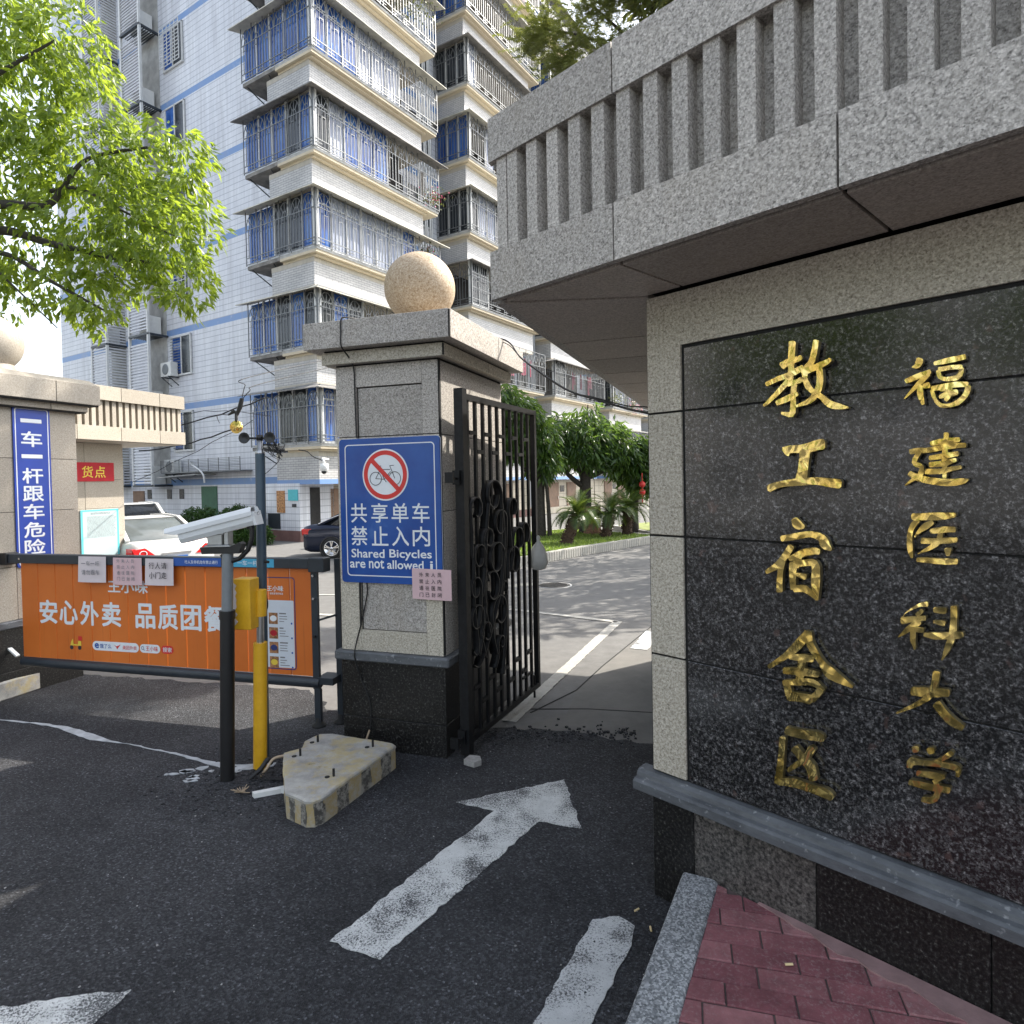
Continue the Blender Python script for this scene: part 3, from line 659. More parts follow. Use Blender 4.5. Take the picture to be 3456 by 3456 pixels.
# gold characters, brush strokes cut from plate and stood off the stone
CH={'jiao':[[552,2017,564,2015,547,2015,569,2010,547,2000,568,1996,546,1986,567,1982,545,1973,566,1969,545,1961,565,1957,544,1951,564,1947,544,1939,563,1935,544,1925,562,1922,543,1911,561,1908,543,1897,560,1894,546,1893,556,1892],[525,1936,518,1947,531,1932,519,1954,537,1936,525,1956,543,1939,532,1959,548,1942,540,1962,555,1943,548,1964,562,1945,557,1965,570,1947,564,1965,577,1949,570,1966,583,1951,577,1967,588,1954,583,1968,589,1957,587,1965],[474,1887,471,1894,478,1885,472,1898,491,1889,484,1903,503,1893,497,1907,516,1897,510,1912,529,1899,523,1915,542,1902,537,1918,555,1904,548,1921,566,1908,557,1925,575,1912,566,1929,583,1916,573,1933,588,1920,578,1934,591,1924,581,1935,593,1927,585,1937,593,1931,589,1936],[560,1933,568,1928,556,1933,570,1924,548,1919,562,1910,540,1906,555,1896,533,1895,547,1884,524,1885,537,1873,515,1876,527,1864,507,1868,518,1856,499,1860,509,1848,491,1853,501,1842,484,1847,493,1836,477,1840,485,1830,470,1833,477,1825,463,1827,469,1821,463,1825,466,1821],[541,1880,540,1890,545,1876,542,1894,552,1877,550,1893,560,1877,558,1893,568,1879,564,1894,576,1881,570,1895,583,1883,577,1898,590,1886,584,1900,591,1890,587,1898],[507,1822,504,1831,511,1820,505,1835,523,1823,516,1840,535,1826,528,1844,547,1830,539,1848,557,1835,550,1852,567,1840,560,1854,576,1845,570,1857,577,1848,574,1855],[560,1883,569,1880,556,1881,573,1876,554,1871,571,1867,553,1861,570,1857,552,1850,569,1847,552,1838,568,1837,552,1826,569,1825,551,1816,568,1813,550,1806,568,1802,549,1798,567,1791,549,1797,559,1780,546,1796,545,1780,536,1797,533,1786,524,1799,522,1791,522,1797,521,1793],[626,2008,636,2005,622,2007,639,2001,620,1994,637,1989,618,1982,635,1976,615,1971,633,1964,613,1961,630,1954,610,1952,627,1943,607,1945,623,1934,603,1941,617,1926,597,1936,611,1922,592,1928,608,1918,589,1918,606,1912,588,1908,605,1905,588,1897,604,1897,590,1886,606,1889,593,1876,610,1881,597,1866,613,1874,602,1859,616,1869,608,1854,619,1864,612,1849,623,1858,617,1849,622,1854],[588,1907,585,1915,592,1904,586,1919,605,1907,598,1923,617,1911,610,1928,629,1914,622,1932,641,1918,634,1936,652,1922,645,1939,661,1926,654,1941,668,1930,660,1943,672,1934,664,1945,675,1937,668,1947,675,1941,671,1946],[635,1921,644,1920,631,1918,649,1917,631,1905,650,1904,632,1893,651,1891,631,1882,651,1878,630,1872,649,1866,627,1863,646,1854,623,1854,641,1843,619,1846,634,1833,613,1839,626,1824,606,1832,614,1817,595,1826,601,1813,582,1821,585,1811,568,1815,570,1808,568,1813,569,1810],[613,1852,618,1858,614,1848,622,1859,618,1844,627,1856,623,1839,632,1853,627,1835,637,1850,632,1832,641,1847,636,1830,645,1843,641,1826,651,1838,646,1819,659,1831,653,1810,666,1824,662,1801,672,1819,673,1795,679,1815,684,1792,687,1812,693,1791,696,1808,702,1790,704,1804,711,1791,712,1800,720,1791,720,1796,721,1792,721,1795]],
'gong':[[534,1662,523,1678,543,1658,524,1688,546,1663,529,1688,547,1666,537,1690,550,1668,547,1692,562,1668,562,1692,579,1666,578,1692,596,1666,592,1694,611,1668,604,1697,625,1671,616,1701,634,1674,627,1704,639,1674,636,1706,643,1674,642,1706,648,1674,647,1706,653,1681,653,1699],[586,1687,604,1684,578,1682,611,1677,577,1663,608,1658,575,1643,605,1638,573,1626,603,1621,571,1612,601,1607,567,1600,600,1595,564,1589,599,1583,571,1581,591,1578],[476,1550,472,1562,482,1546,474,1568,495,1552,487,1573,506,1557,500,1577,519,1561,515,1580,534,1563,531,1583,550,1564,549,1586,568,1565,566,1588,587,1566,585,1589,606,1568,605,1590,622,1568,622,1591,635,1567,637,1590,645,1565,648,1589,656,1562,660,1588,668,1560,672,1586,680,1558,684,1585,692,1556,696,1583,698,1561,700,1576]],
'su':[[553,1462,563,1467,550,1457,568,1466,551,1450,573,1461,553,1441,577,1457,559,1433,579,1456,569,1429,580,1454,578,1430,584,1449,586,1432,590,1444,589,1434,591,1440],[516,1392,514,1402,520,1389,517,1407,533,1391,530,1410,546,1393,543,1413,561,1396,557,1417,577,1400,573,1420,594,1405,591,1424,607,1407,608,1426,618,1405,624,1424,628,1400,637,1421,633,1396,649,1415,634,1393,657,1407,634,1387,661,1399,639,1378,662,1396,648,1372,663,1391,657,1370,667,1383,665,1368,670,1375,667,1369,670,1373],[546,1381,555,1376,540,1380,557,1371,533,1369,551,1359,526,1357,544,1347,519,1347,536,1335,511,1336,527,1323,502,1325,517,1311,493,1315,506,1300,484,1308,494,1293,474,1300,482,1287,464,1292,470,1281,464,1289,467,1283],[516,1334,527,1333,511,1331,531,1329,508,1314,527,1312,505,1296,523,1295,503,1278,521,1278,501,1261,520,1262,501,1245,520,1246,500,1228,520,1230,504,1225,515,1226],[542,1330,539,1337,546,1328,540,1341,561,1334,553,1350,575,1339,566,1359,587,1344,579,1367,598,1348,593,1372,609,1351,605,1374,618,1354,616,1376,623,1355,625,1376,627,1355,631,1374,632,1355,636,1372,635,1359,637,1368],[569,1352,579,1349,564,1350,582,1344,559,1339,579,1333,554,1328,575,1321,549,1317,572,1310,552,1311,565,1307],[549,1327,563,1327,543,1323,568,1323,542,1309,566,1309,542,1295,564,1296,542,1281,563,1283,543,1267,563,1270,544,1254,563,1257,546,1240,563,1243,550,1238,560,1240],[561,1316,559,1325,564,1312,562,1330,582,1315,580,1334,599,1318,598,1339,610,1319,613,1341,612,1318,626,1337,611,1318,633,1327,612,1311,636,1316,611,1299,636,1300,609,1281,636,1282,609,1263,635,1266,611,1246,634,1250,616,1230,632,1234,620,1215,630,1217,622,1214,628,1215],[562,1286,564,1292,564,1283,567,1294,572,1280,576,1294,581,1277,585,1293,589,1274,595,1293,594,1277,597,1288],[554,1236,553,1247,558,1232,556,1252,570,1234,568,1255,580,1235,581,1258,587,1235,596,1257,597,1231,609,1248,609,1224,619,1236,622,1216,629,1224,625,1217,629,1221]],
'she':[[595,1118,605,1112,589,1117,606,1106,577,1103,597,1090,566,1089,588,1074,555,1075,576,1058,543,1060,562,1043,532,1045,547,1030,519,1030,531,1016,503,1015,513,1002,486,1000,494,988,468,985,476,974,467,980,472,974],[591,1114,603,1117,587,1109,609,1115,588,1096,610,1102,590,1083,611,1091,595,1067,615,1079,605,1050,623,1064,618,1033,634,1047,630,1018,645,1032,636,1004,656,1023,643,991,665,1018,655,980,675,1012,676,974,690,1001,699,970,708,987,722,966,726,974,724,968,726,972],[537,1020,538,1029,539,1017,541,1033,553,1017,555,1036,566,1016,568,1039,579,1016,581,1041,590,1018,592,1042,600,1020,602,1042,611,1022,612,1042,614,1027,615,1038],[574,1033,587,1033,568,1028,592,1029,566,1013,590,1015,564,999,588,1001,562,986,587,988,560,975,585,976,559,965,583,966,557,955,581,956,562,951,575,951],[518,971,518,982,521,967,522,988,541,969,542,992,560,971,562,996,578,973,581,998,594,975,598,999,610,976,614,997,626,978,629,996,630,982,632,992],[517,935,517,943,519,932,520,947,534,934,535,952,549,937,550,956,564,939,564,960,580,943,579,964,594,947,595,969,605,948,612,970,615,946,626,965,626,941,636,956,637,935,646,948,641,937,646,944],[521,942,533,948,517,936,538,947,521,923,542,934,524,910,546,921,527,897,550,909,534,896,546,902],[530,890,532,908,534,884,538,915,549,886,553,917,564,889,568,918,576,890,581,919,586,890,592,920,593,889,601,920,602,889,609,920,608,896,613,913],[633,946,641,940,627,946,642,935,618,934,633,922,608,922,624,910,599,910,615,898,599,904,609,897]],
'qu':[[520,779,524,794,523,773,530,801,540,772,547,801,557,772,564,802,575,773,580,803,593,775,597,806,611,778,615,809,622,779,630,809,623,780,641,804,624,781,643,795,628,779,643,790,632,779,641,785],[508,762,520,765,503,757,525,763,503,741,523,746,502,724,522,729,501,708,521,712,499,690,519,694,496,671,518,676,493,654,517,658,491,638,515,642,488,622,513,627,486,607,511,612,491,603,505,606],[493,604,493,616,497,601,497,622,513,605,513,629,528,608,530,635,543,610,549,640,560,612,568,641,579,612,587,640,596,613,604,639,613,612,620,640,627,611,636,642,637,610,649,641,644,609,659,638,650,608,665,633,656,607,670,629,662,610,670,622],[544,734,555,746,542,726,562,748,551,719,570,741,559,711,578,733,567,703,586,725,576,695,595,719,583,687,605,712,588,680,614,703,591,672,619,689,594,661,621,676,597,650,623,664,604,648,618,656],[603,760,614,756,596,756,617,750,591,745,611,739,586,735,605,727,579,723,594,711,565,706,577,693,546,685,556,674,527,663,535,655,527,659,531,655]],
'fu':[[899,1913,908,1908,894,1912,910,1903,893,1906,909,1897,891,1901,906,1891,891,1898,901,1885,891,1896,895,1883,887,1893,889,1885,883,1890,883,1887,883,1889,883,1888],[868,1848,865,1854,870,1846,866,1858,880,1848,875,1862,889,1851,884,1865,899,1854,894,1869,908,1858,904,1872,918,1861,914,1874,928,1865,925,1877,929,1868,927,1874],[921,1869,926,1863,918,1870,926,1860,911,1863,919,1852,903,1856,912,1844,895,1847,903,1836,885,1834,892,1826,874,1820,879,1815,864,1806,866,1803,864,1805,865,1803],[898,1837,906,1837,895,1835,909,1834,895,1827,909,1826,895,1819,910,1819,896,1810,910,1811,898,1801,911,1804,902,1793,912,1795,905,1784,913,1786,907,1783,912,1784],[909,1829,908,1837,912,1827,909,1840,916,1827,914,1841,920,1827,918,1842,925,1827,922,1843,927,1831,925,1840],[935,1888,934,1893,937,1886,936,1896,947,1886,945,1898,958,1886,955,1900,968,1887,966,1902,980,1888,978,1903,993,1890,991,1904,1006,1892,1004,1905,1007,1895,1006,1902],[945,1869,944,1876,947,1866,945,1880,958,1868,956,1880,969,1869,967,1881,978,1869,977,1881,985,1869,985,1880,991,1867,991,1880,997,1866,997,1879,999,1868,999,1876],[994,1873,1000,1872,992,1871,1002,1869,991,1867,1002,1865,991,1863,1002,1860,990,1861,1000,1854,989,1858,998,1849,986,1855,994,1844,984,1853,988,1840,978,1852,980,1839,971,1851,972,1839,964,1851,964,1840,959,1852,957,1842,955,1854,951,1845,952,1856,945,1850,952,1859,942,1857,951,1864,941,1864,951,1870,940,1870,948,1872,942,1872],[929,1820,928,1828,931,1818,930,1831,940,1818,938,1832,948,1818,946,1833,957,1818,955,1834,968,1819,965,1835,979,1821,977,1836,989,1821,988,1836,996,1821,996,1835,1003,1820,1003,1834,1010,1819,1010,1833,1012,1822,1012,1830],[1008,1824,1015,1823,1005,1823,1017,1820,1005,1818,1017,1815,1004,1814,1016,1809,1003,1809,1014,1802,1000,1803,1010,1794,995,1796,1004,1786,990,1791,997,1779,984,1787,990,1774,978,1783,981,1772,971,1781,973,1770,964,1780,965,1770,957,1781,956,1770,952,1783,948,1773,948,1786,942,1779,944,1791,937,1786,941,1797,934,1794,939,1804,930,1802,937,1812,928,1810,935,1820,926,1818,933,1822,927,1821],[948,1796,946,1801,950,1795,947,1804,957,1796,952,1808,963,1797,958,1811,969,1798,965,1814,975,1799,972,1816,981,1800,979,1816,988,1802,986,1816,990,1805,989,1813],[948,1818,949,1825,950,1815,950,1827,958,1814,959,1826,966,1812,967,1824,974,1810,975,1823,977,1812,977,1820],[968,1807,973,1803,965,1807,974,1800,962,1802,972,1795,960,1798,969,1791,958,1793,966,1787,959,1790,964,1786]],
'jian':[[959,1705,966,1704,956,1703,968,1701,956,1692,967,1691,955,1682,967,1681,955,1672,966,1670,954,1662,965,1660,952,1652,965,1650,951,1639,964,1638,951,1622,964,1622,952,1604,963,1603,953,1585,962,1585,955,1583,960,1583],[926,1672,924,1679,928,1670,926,1683,937,1671,935,1685,946,1672,944,1688,956,1673,954,1689,967,1674,966,1690,979,1676,978,1690,991,1678,990,1690,993,1681,992,1688],[876,1653,875,1660,879,1650,876,1664,884,1651,882,1665,889,1651,887,1666,896,1652,895,1667,904,1652,903,1667,913,1652,913,1666,925,1653,923,1667,938,1655,936,1669,953,1658,951,1672,967,1660,965,1675,979,1661,978,1676,992,1662,991,1675,1004,1662,1004,1675,1006,1665,1006,1672],[922,1635,922,1641,924,1632,923,1644,935,1633,933,1646,945,1634,944,1648,956,1635,954,1649,967,1636,965,1651,978,1639,976,1652,989,1641,987,1654,990,1644,989,1651],[922,1616,922,1624,924,1613,923,1627,935,1613,934,1628,945,1613,944,1629,956,1614,953,1630,966,1617,963,1632,975,1622,972,1634,984,1626,981,1636,985,1629,984,1635],[912,1598,912,1606,914,1595,915,1609,925,1594,926,1609,937,1594,937,1609,947,1594,946,1609,954,1595,952,1609,960,1597,958,1611,967,1599,964,1612,976,1602,974,1614,985,1604,984,1615,995,1607,993,1617,996,1610,995,1615],[899,1662,905,1657,896,1661,906,1654,892,1654,902,1647,888,1647,898,1640,885,1641,896,1635,883,1635,894,1631,882,1628,894,1629,885,1620,893,1629,891,1615,896,1627,898,1612,903,1624,900,1611,910,1617,900,1609,911,1607,898,1603,910,1599,896,1596,909,1592,899,1592,906,1590],[872,1596,876,1602,872,1592,879,1604,877,1588,884,1601,882,1584,889,1598,889,1579,895,1596,898,1575,903,1592,910,1571,913,1589,922,1568,925,1586,936,1565,938,1584,951,1563,953,1582,965,1562,966,1581,978,1562,977,1581,990,1564,988,1582,999,1567,997,1582,1005,1570,1002,1582,1008,1573,1005,1581,1011,1577,1009,1581,1011,1578,1010,1581],[889,1588,892,1583,886,1589,892,1580,879,1581,883,1574,871,1573,874,1569,864,1565,866,1563,864,1564,865,1563]],
'yi':[[879,1473,879,1483,882,1469,882,1487,892,1469,892,1487,903,1469,903,1488,914,1469,914,1489,928,1469,927,1490,942,1470,941,1491,955,1472,954,1491,965,1474,963,1491,973,1477,972,1491,982,1480,981,1491,983,1483,983,1489],[893,1473,899,1467,889,1474,899,1463,884,1467,894,1457,879,1461,890,1451,875,1452,887,1446,872,1443,884,1439,870,1433,882,1430,868,1422,881,1421,868,1410,881,1411,868,1397,882,1399,869,1386,882,1389,871,1378,883,1381,874,1371,883,1374,877,1364,883,1366,879,1363,882,1364],[930,1468,933,1462,928,1470,932,1459,922,1467,928,1455,916,1465,923,1450,910,1461,919,1446,905,1456,914,1443,900,1450,908,1439,896,1444,903,1436,892,1437,898,1431,889,1430,893,1426,886,1423,888,1421,887,1422,888,1421],[924,1435,923,1442,927,1433,925,1446,936,1434,934,1449,946,1436,944,1451,954,1437,953,1454,963,1438,963,1454,971,1439,972,1454,980,1439,980,1454,982,1442,982,1451],[901,1409,902,1417,903,1405,904,1421,913,1405,913,1421,922,1405,922,1421,931,1405,931,1421,941,1405,940,1422,951,1407,950,1423,960,1408,959,1424,968,1409,967,1425,976,1411,976,1425,984,1413,984,1426,986,1416,986,1423],[945,1442,952,1441,942,1440,954,1438,941,1430,953,1428,939,1422,952,1418,937,1416,948,1408,933,1411,941,1400,927,1405,933,1394,920,1399,925,1389,912,1392,916,1384,903,1385,906,1380,894,1377,895,1375,894,1377,895,1375],[960,1397,970,1398,956,1393,973,1394,957,1388,972,1389,959,1382,970,1383,960,1377,969,1377,962,1375,967,1376],[891,1357,892,1363,893,1354,894,1366,903,1354,903,1367,912,1353,913,1368,922,1353,923,1368,932,1352,933,1368,942,1352,944,1368,953,1352,954,1368,964,1352,964,1369,975,1354,975,1369,985,1355,985,1370,987,1358,987,1367]],
'ke':[[918,1245,918,1237,915,1247,916,1233,909,1245,910,1232,902,1243,904,1232,894,1238,897,1230,884,1230,887,1224,873,1220,876,1217,865,1212,866,1209,860,1205,861,1204,857,1200,859,1198,854,1194,857,1193,854,1193,856,1193],[903,1225,907,1221,900,1225,907,1218,896,1220,904,1213,892,1216,900,1208,888,1211,896,1202,888,1207,893,1202],[852,1180,851,1190,855,1176,853,1196,865,1179,863,1198,874,1183,872,1200,883,1186,881,1202,892,1189,891,1204,902,1192,901,1206,912,1195,911,1208,913,1199,913,1206],[899,1193,902,1187,896,1194,901,1183,888,1189,894,1176,879,1184,888,1169,871,1177,880,1163,862,1166,870,1155,854,1153,859,1146,845,1140,847,1138,845,1139,846,1138],[872,1161,873,1170,875,1158,876,1174,885,1159,887,1174,896,1159,897,1174,906,1160,907,1174,908,1163,909,1171],[878,1173,886,1174,875,1170,889,1172,875,1158,889,1160,874,1146,889,1148,875,1134,888,1138,878,1125,888,1129,881,1118,888,1120,884,1110,888,1112,885,1110,887,1111],[930,1223,931,1232,932,1220,934,1235,941,1219,943,1235,949,1219,951,1236,957,1219,959,1236,960,1222,961,1232],[930,1193,930,1198,930,1191,932,1199,939,1189,940,1200,947,1187,949,1201,955,1186,957,1201,957,1189,959,1198],[907,1153,908,1159,908,1150,910,1162,917,1149,919,1163,926,1147,927,1165,937,1147,938,1166,953,1150,953,1169,971,1154,970,1173,985,1157,984,1176,992,1160,990,1176,995,1162,993,1177,998,1164,996,1177,999,1168,998,1175],[974,1244,982,1245,970,1241,985,1242,970,1227,985,1228,970,1213,985,1214,969,1199,984,1201,968,1187,984,1188,967,1175,983,1175,966,1164,981,1162,963,1153,978,1149,959,1142,973,1137,956,1130,969,1125,953,1118,963,1114,951,1106,957,1104,948,1094,951,1093,949,1093,950,1093]],
'da':[[874,986,875,999,877,981,879,1005,888,982,890,1007,900,982,902,1010,913,983,915,1012,929,987,930,1014,946,992,947,1016,963,997,964,1017,966,1002,967,1013],[933,1061,942,1061,928,1057,945,1058,927,1046,944,1047,926,1035,942,1035,924,1025,940,1024,921,1015,937,1012,918,1005,933,1000,914,996,927,987,909,988,919,976,902,979,909,967,891,968,897,957,876,954,880,945,857,939,860,932,838,923,840,919,838,921,839,920],[930,970,939,980,928,963,944,981,933,956,950,973,939,948,955,966,945,941,960,960,951,934,965,954,957,927,971,949,965,922,977,944,973,918,984,939,983,915,991,934,992,913,999,929,995,916,999,925]],
'xue':[[880,839,890,843,876,834,894,840,876,831,894,837,877,827,894,833,877,824,894,829,881,821,890,825],[915,845,926,850,912,839,931,849,913,836,931,845,914,833,931,841,915,830,931,838,919,828,928,833],[971,853,975,848,967,853,975,843,961,846,968,836,955,839,962,829,949,832,954,822,942,826,946,815,935,819,939,809,927,813,931,804,927,810,929,805],[872,774,866,774,876,776,864,776,879,783,864,783,881,788,865,793,880,786,873,806,883,787,884,809,891,790,894,808,902,792,904,808,915,795,916,811,929,798,930,814,941,800,943,817,952,802,955,818,963,802,966,819,972,802,975,820,977,802,982,819,979,802,987,818,979,803,991,812,979,801,991,803,979,795,989,795,978,788,987,788,980,786,985,786],[887,762,888,771,889,759,891,775,901,761,903,778,913,762,916,781,925,763,927,783,934,765,937,784,943,768,945,784,952,770,954,785,955,774,955,782],[948,779,951,774,945,780,951,770,939,773,944,764,933,766,938,757,926,759,931,751,926,756,929,752],[868,731,870,740,869,728,873,744,883,728,886,745,896,728,900,747,911,728,914,748,928,730,931,750,945,733,948,751,963,735,966,753,966,739,968,749],[929,753,937,758,927,748,941,758,929,740,943,749,931,732,945,740,931,727,945,729,929,722,942,717,926,716,937,706,923,713,928,697,918,710,918,692,911,708,909,691,902,705,900,691,900,702,899,694]]}

YB = -.012
for ky, lab in (('fu', 'topmost of the outer column'), ('jian', None), ('yi', None), ('ke', None), ('da', None), ('xue', None), ('jiao', None), ('gong', None), ('su', None), ('she', None), ('qu', None)):
    mb = MB()
    for si, row in enumerate(CH[ky]):
        q = [(row[j]/1000, row[j+1]/1000) for j in range(0, len(row), 2)]; n = len(q)//2; dy = si*.00035
        yf, yb = YB-.014-dy, YB+.004
        vs = [(x, yf, z) for x, z in q]+[(x, yb, z) for x, z in q]; m2 = 2*n
        mb.k = 0; mb.add(vs, [(2*i, 2*i+1, 2*i+3, 2*i+2) for i in range(n-1)])
        mb.k = 1; sf = [(2*i, 2*i+2, m2+2*i+2, m2+2*i) for i in range(n-1)]+[(2*i+1, m2+2*i+1, m2+2*i+3, 2*i+3) for i in range(n-1)]+[(0, m2, m2+1, 1), (2*n-2, 2*n-1, m2+2*n-1, m2+2*n-2)]
        sf += [(m2+2*i, m2+2*i+2, m2+2*i+3, m2+2*i+1) for i in range(n-1)]; b = len(mb.v)-len(vs)
        mb.f += [tuple(b+i for i in f) for f in sf]; mb.mi += [1]*len(sf); mb.sm += [False]*len(sf)
        # stand-off pin
        cx_, cz_ = sum(p[0] for p in q)/len(q), sum(p[1] for p in q)/len(q)
    mb.build('gold_character', ['gold', 'gold_side'], W)

# ================================================================= KERB + BRICK PAVING
KZ = .17
Ki, Ko = [Vector((.696, 2.226)), Vector((.400, 1.641))], [Vector((.603, 2.306)), Vector((.264, 1.644))]
kd = (Ki[0]-Ki[1]).normalized(); kn = Vector((-kd.y, kd.x)); KS = thing('kerb', (.65, 2.26), math.atan2(-kd.y, -kd.x), 'pale granite kerb between the asphalt and red brick paving', 'kerb')
for i, (u0, u1) in enumerate(((.0, 1.02), (1.026, 2.0), (2.006, 3.0), (3.006, 4.2))):
    mb = MB(); mb.bbox(u0, u1, -.062, .062, -.02, KZ+.002, .006); mb.build('kerb_stone', 'kerb_stone', KS)
# paving region: right of kerb inner line, in front of the plinth
def clip(poly, p, n):
    out = []
    for i in range(len(poly)):
        a, b = poly[i], poly[(i+1) % len(poly)]; da, db = (a-p).dot(n), (b-p).dot(n)
        if da >= 0: out.append(a)
        if (da >= 0) != (db >= 0): out.append(a+(b-a)*da/(da-db))
    return out
Wd_ = Vector((.68812, -.7256)); Wn_ = Vector((-.7256, -.68812)); cW = Vector((.51471, 2.41639))
kin = Vector((kd.y, -kd.x)); kp = Ki[0]+kin*.0
PV = thing('brick_paving', (.9, 1.4), 0, 'raised dark red brick paving in front of the name wall', 'paving')
PV['kind'] = 'structure'
bx = Vector((.966, -.2588)); by = Vector((.2588, .966)); o0 = Vector((.55, 1.70)); cnt = 0
rb = random.Random(5)
for j in range(-26, 14):
    off = (0, .5, .18, .68)[j % 4]*.184+rb.uniform(-.008, .008)
    for i in range(-4, 16):
        p0 = o0+bx*(.184*i+off)+by*(.0815*j); g_ = .0022
        q = [p0+bx*g_+by*g_, p0+bx*(.184-g_)+by*g_, p0+bx*(.184-g_)+by*(.0815-g_), p0+bx*g_+by*(.0815-g_)]
        q = clip(q, kp+kin*.006, kin)
        if len(q) > 2: q = clip(q, cW+Wn_*.012, Wn_)
        if len(q) > 2: q = clip(q, Vector((1.95, 0)), Vector((-1, 0)))
        if len(q) > 2: q = clip(q, Vector((0, .85)), Vector((0, 1)))
        if len(q) < 3: continue
        ar = abs(sum(q[k].x*q[(k+1) % len(q)].y-q[(k+1) % len(q)].x*q[k].y for k in range(len(q))))/2
        if ar < .0006: continue
        cen = sum(q, Vector((0, 0)))/len(q); zt = KZ+rb.uniform(-.0025, .0015)
        ps = [(v.x-.9, v.y-1.4) for v in q]; cs = (cen.x-.9, cen.y-1.4)
        top = [(cs[0]+(x-cs[0])*.965, cs[1]+(y-cs[1])*.93) for x, y in ps]; n = len(ps)
        mb = MB(); vs = [(x, y, KZ-.03) for x, y in ps]+[(x, y, zt-.004) for x, y in ps]+[(x, y, zt) for x, y in top]
        fs = [tuple(2*n+k for k in range(n))]+[(r*n+k, r*n+(k+1) % n, (r+1)*n+(k+1) % n, (r+1)*n+k) for r in (0, 1) for k in range(n)]
        mb.add(vs, fs); mb.build('brick', 'paving_brick', PV); cnt += 1
bedp = [Vector((.3, -1.5)), Vector((2.4, -1.5)), Vector((2.4, 3)), Vector((-.5, 3))]
bedp = [Vector((-3, -1.6)), Vector((2.4, -1.6)), Vector((2.4, 3)), Vector((-3, 3))]
bedp = clip(clip(bedp, kp, kin), cW+Wn_*.002, Wn_)
mb = MB(); mb.prism([tuple(v-Vector((.9, 1.4))) for v in bedp], -.02, KZ-.006); mb.build('bedding', 'bedding', PV)
# pinkish mortar fillet smeared along the wall foot
pts = []
rr = random.Random(9)
for k in range(34):
    t = .42+k*.045; pts.append(cW+Wd_*t+Wn_*(.012+(.05+.055*min(1, max(0, (t-.6)/.6)))*rr.uniform(.55, 1.)*min(1, (t-.4)*4)))
ln = [cW+Wd_*(.42+33*.045)+Wn_*.004, cW+Wd_*.42+Wn_*.004]
mb = MB(); mb.prism([tuple(v-Vector((.9, 1.4))) for v in pts+ln], KZ-.002, KZ+.0035); mb.build('mortar_fillet', 'mortar_pink', PV)

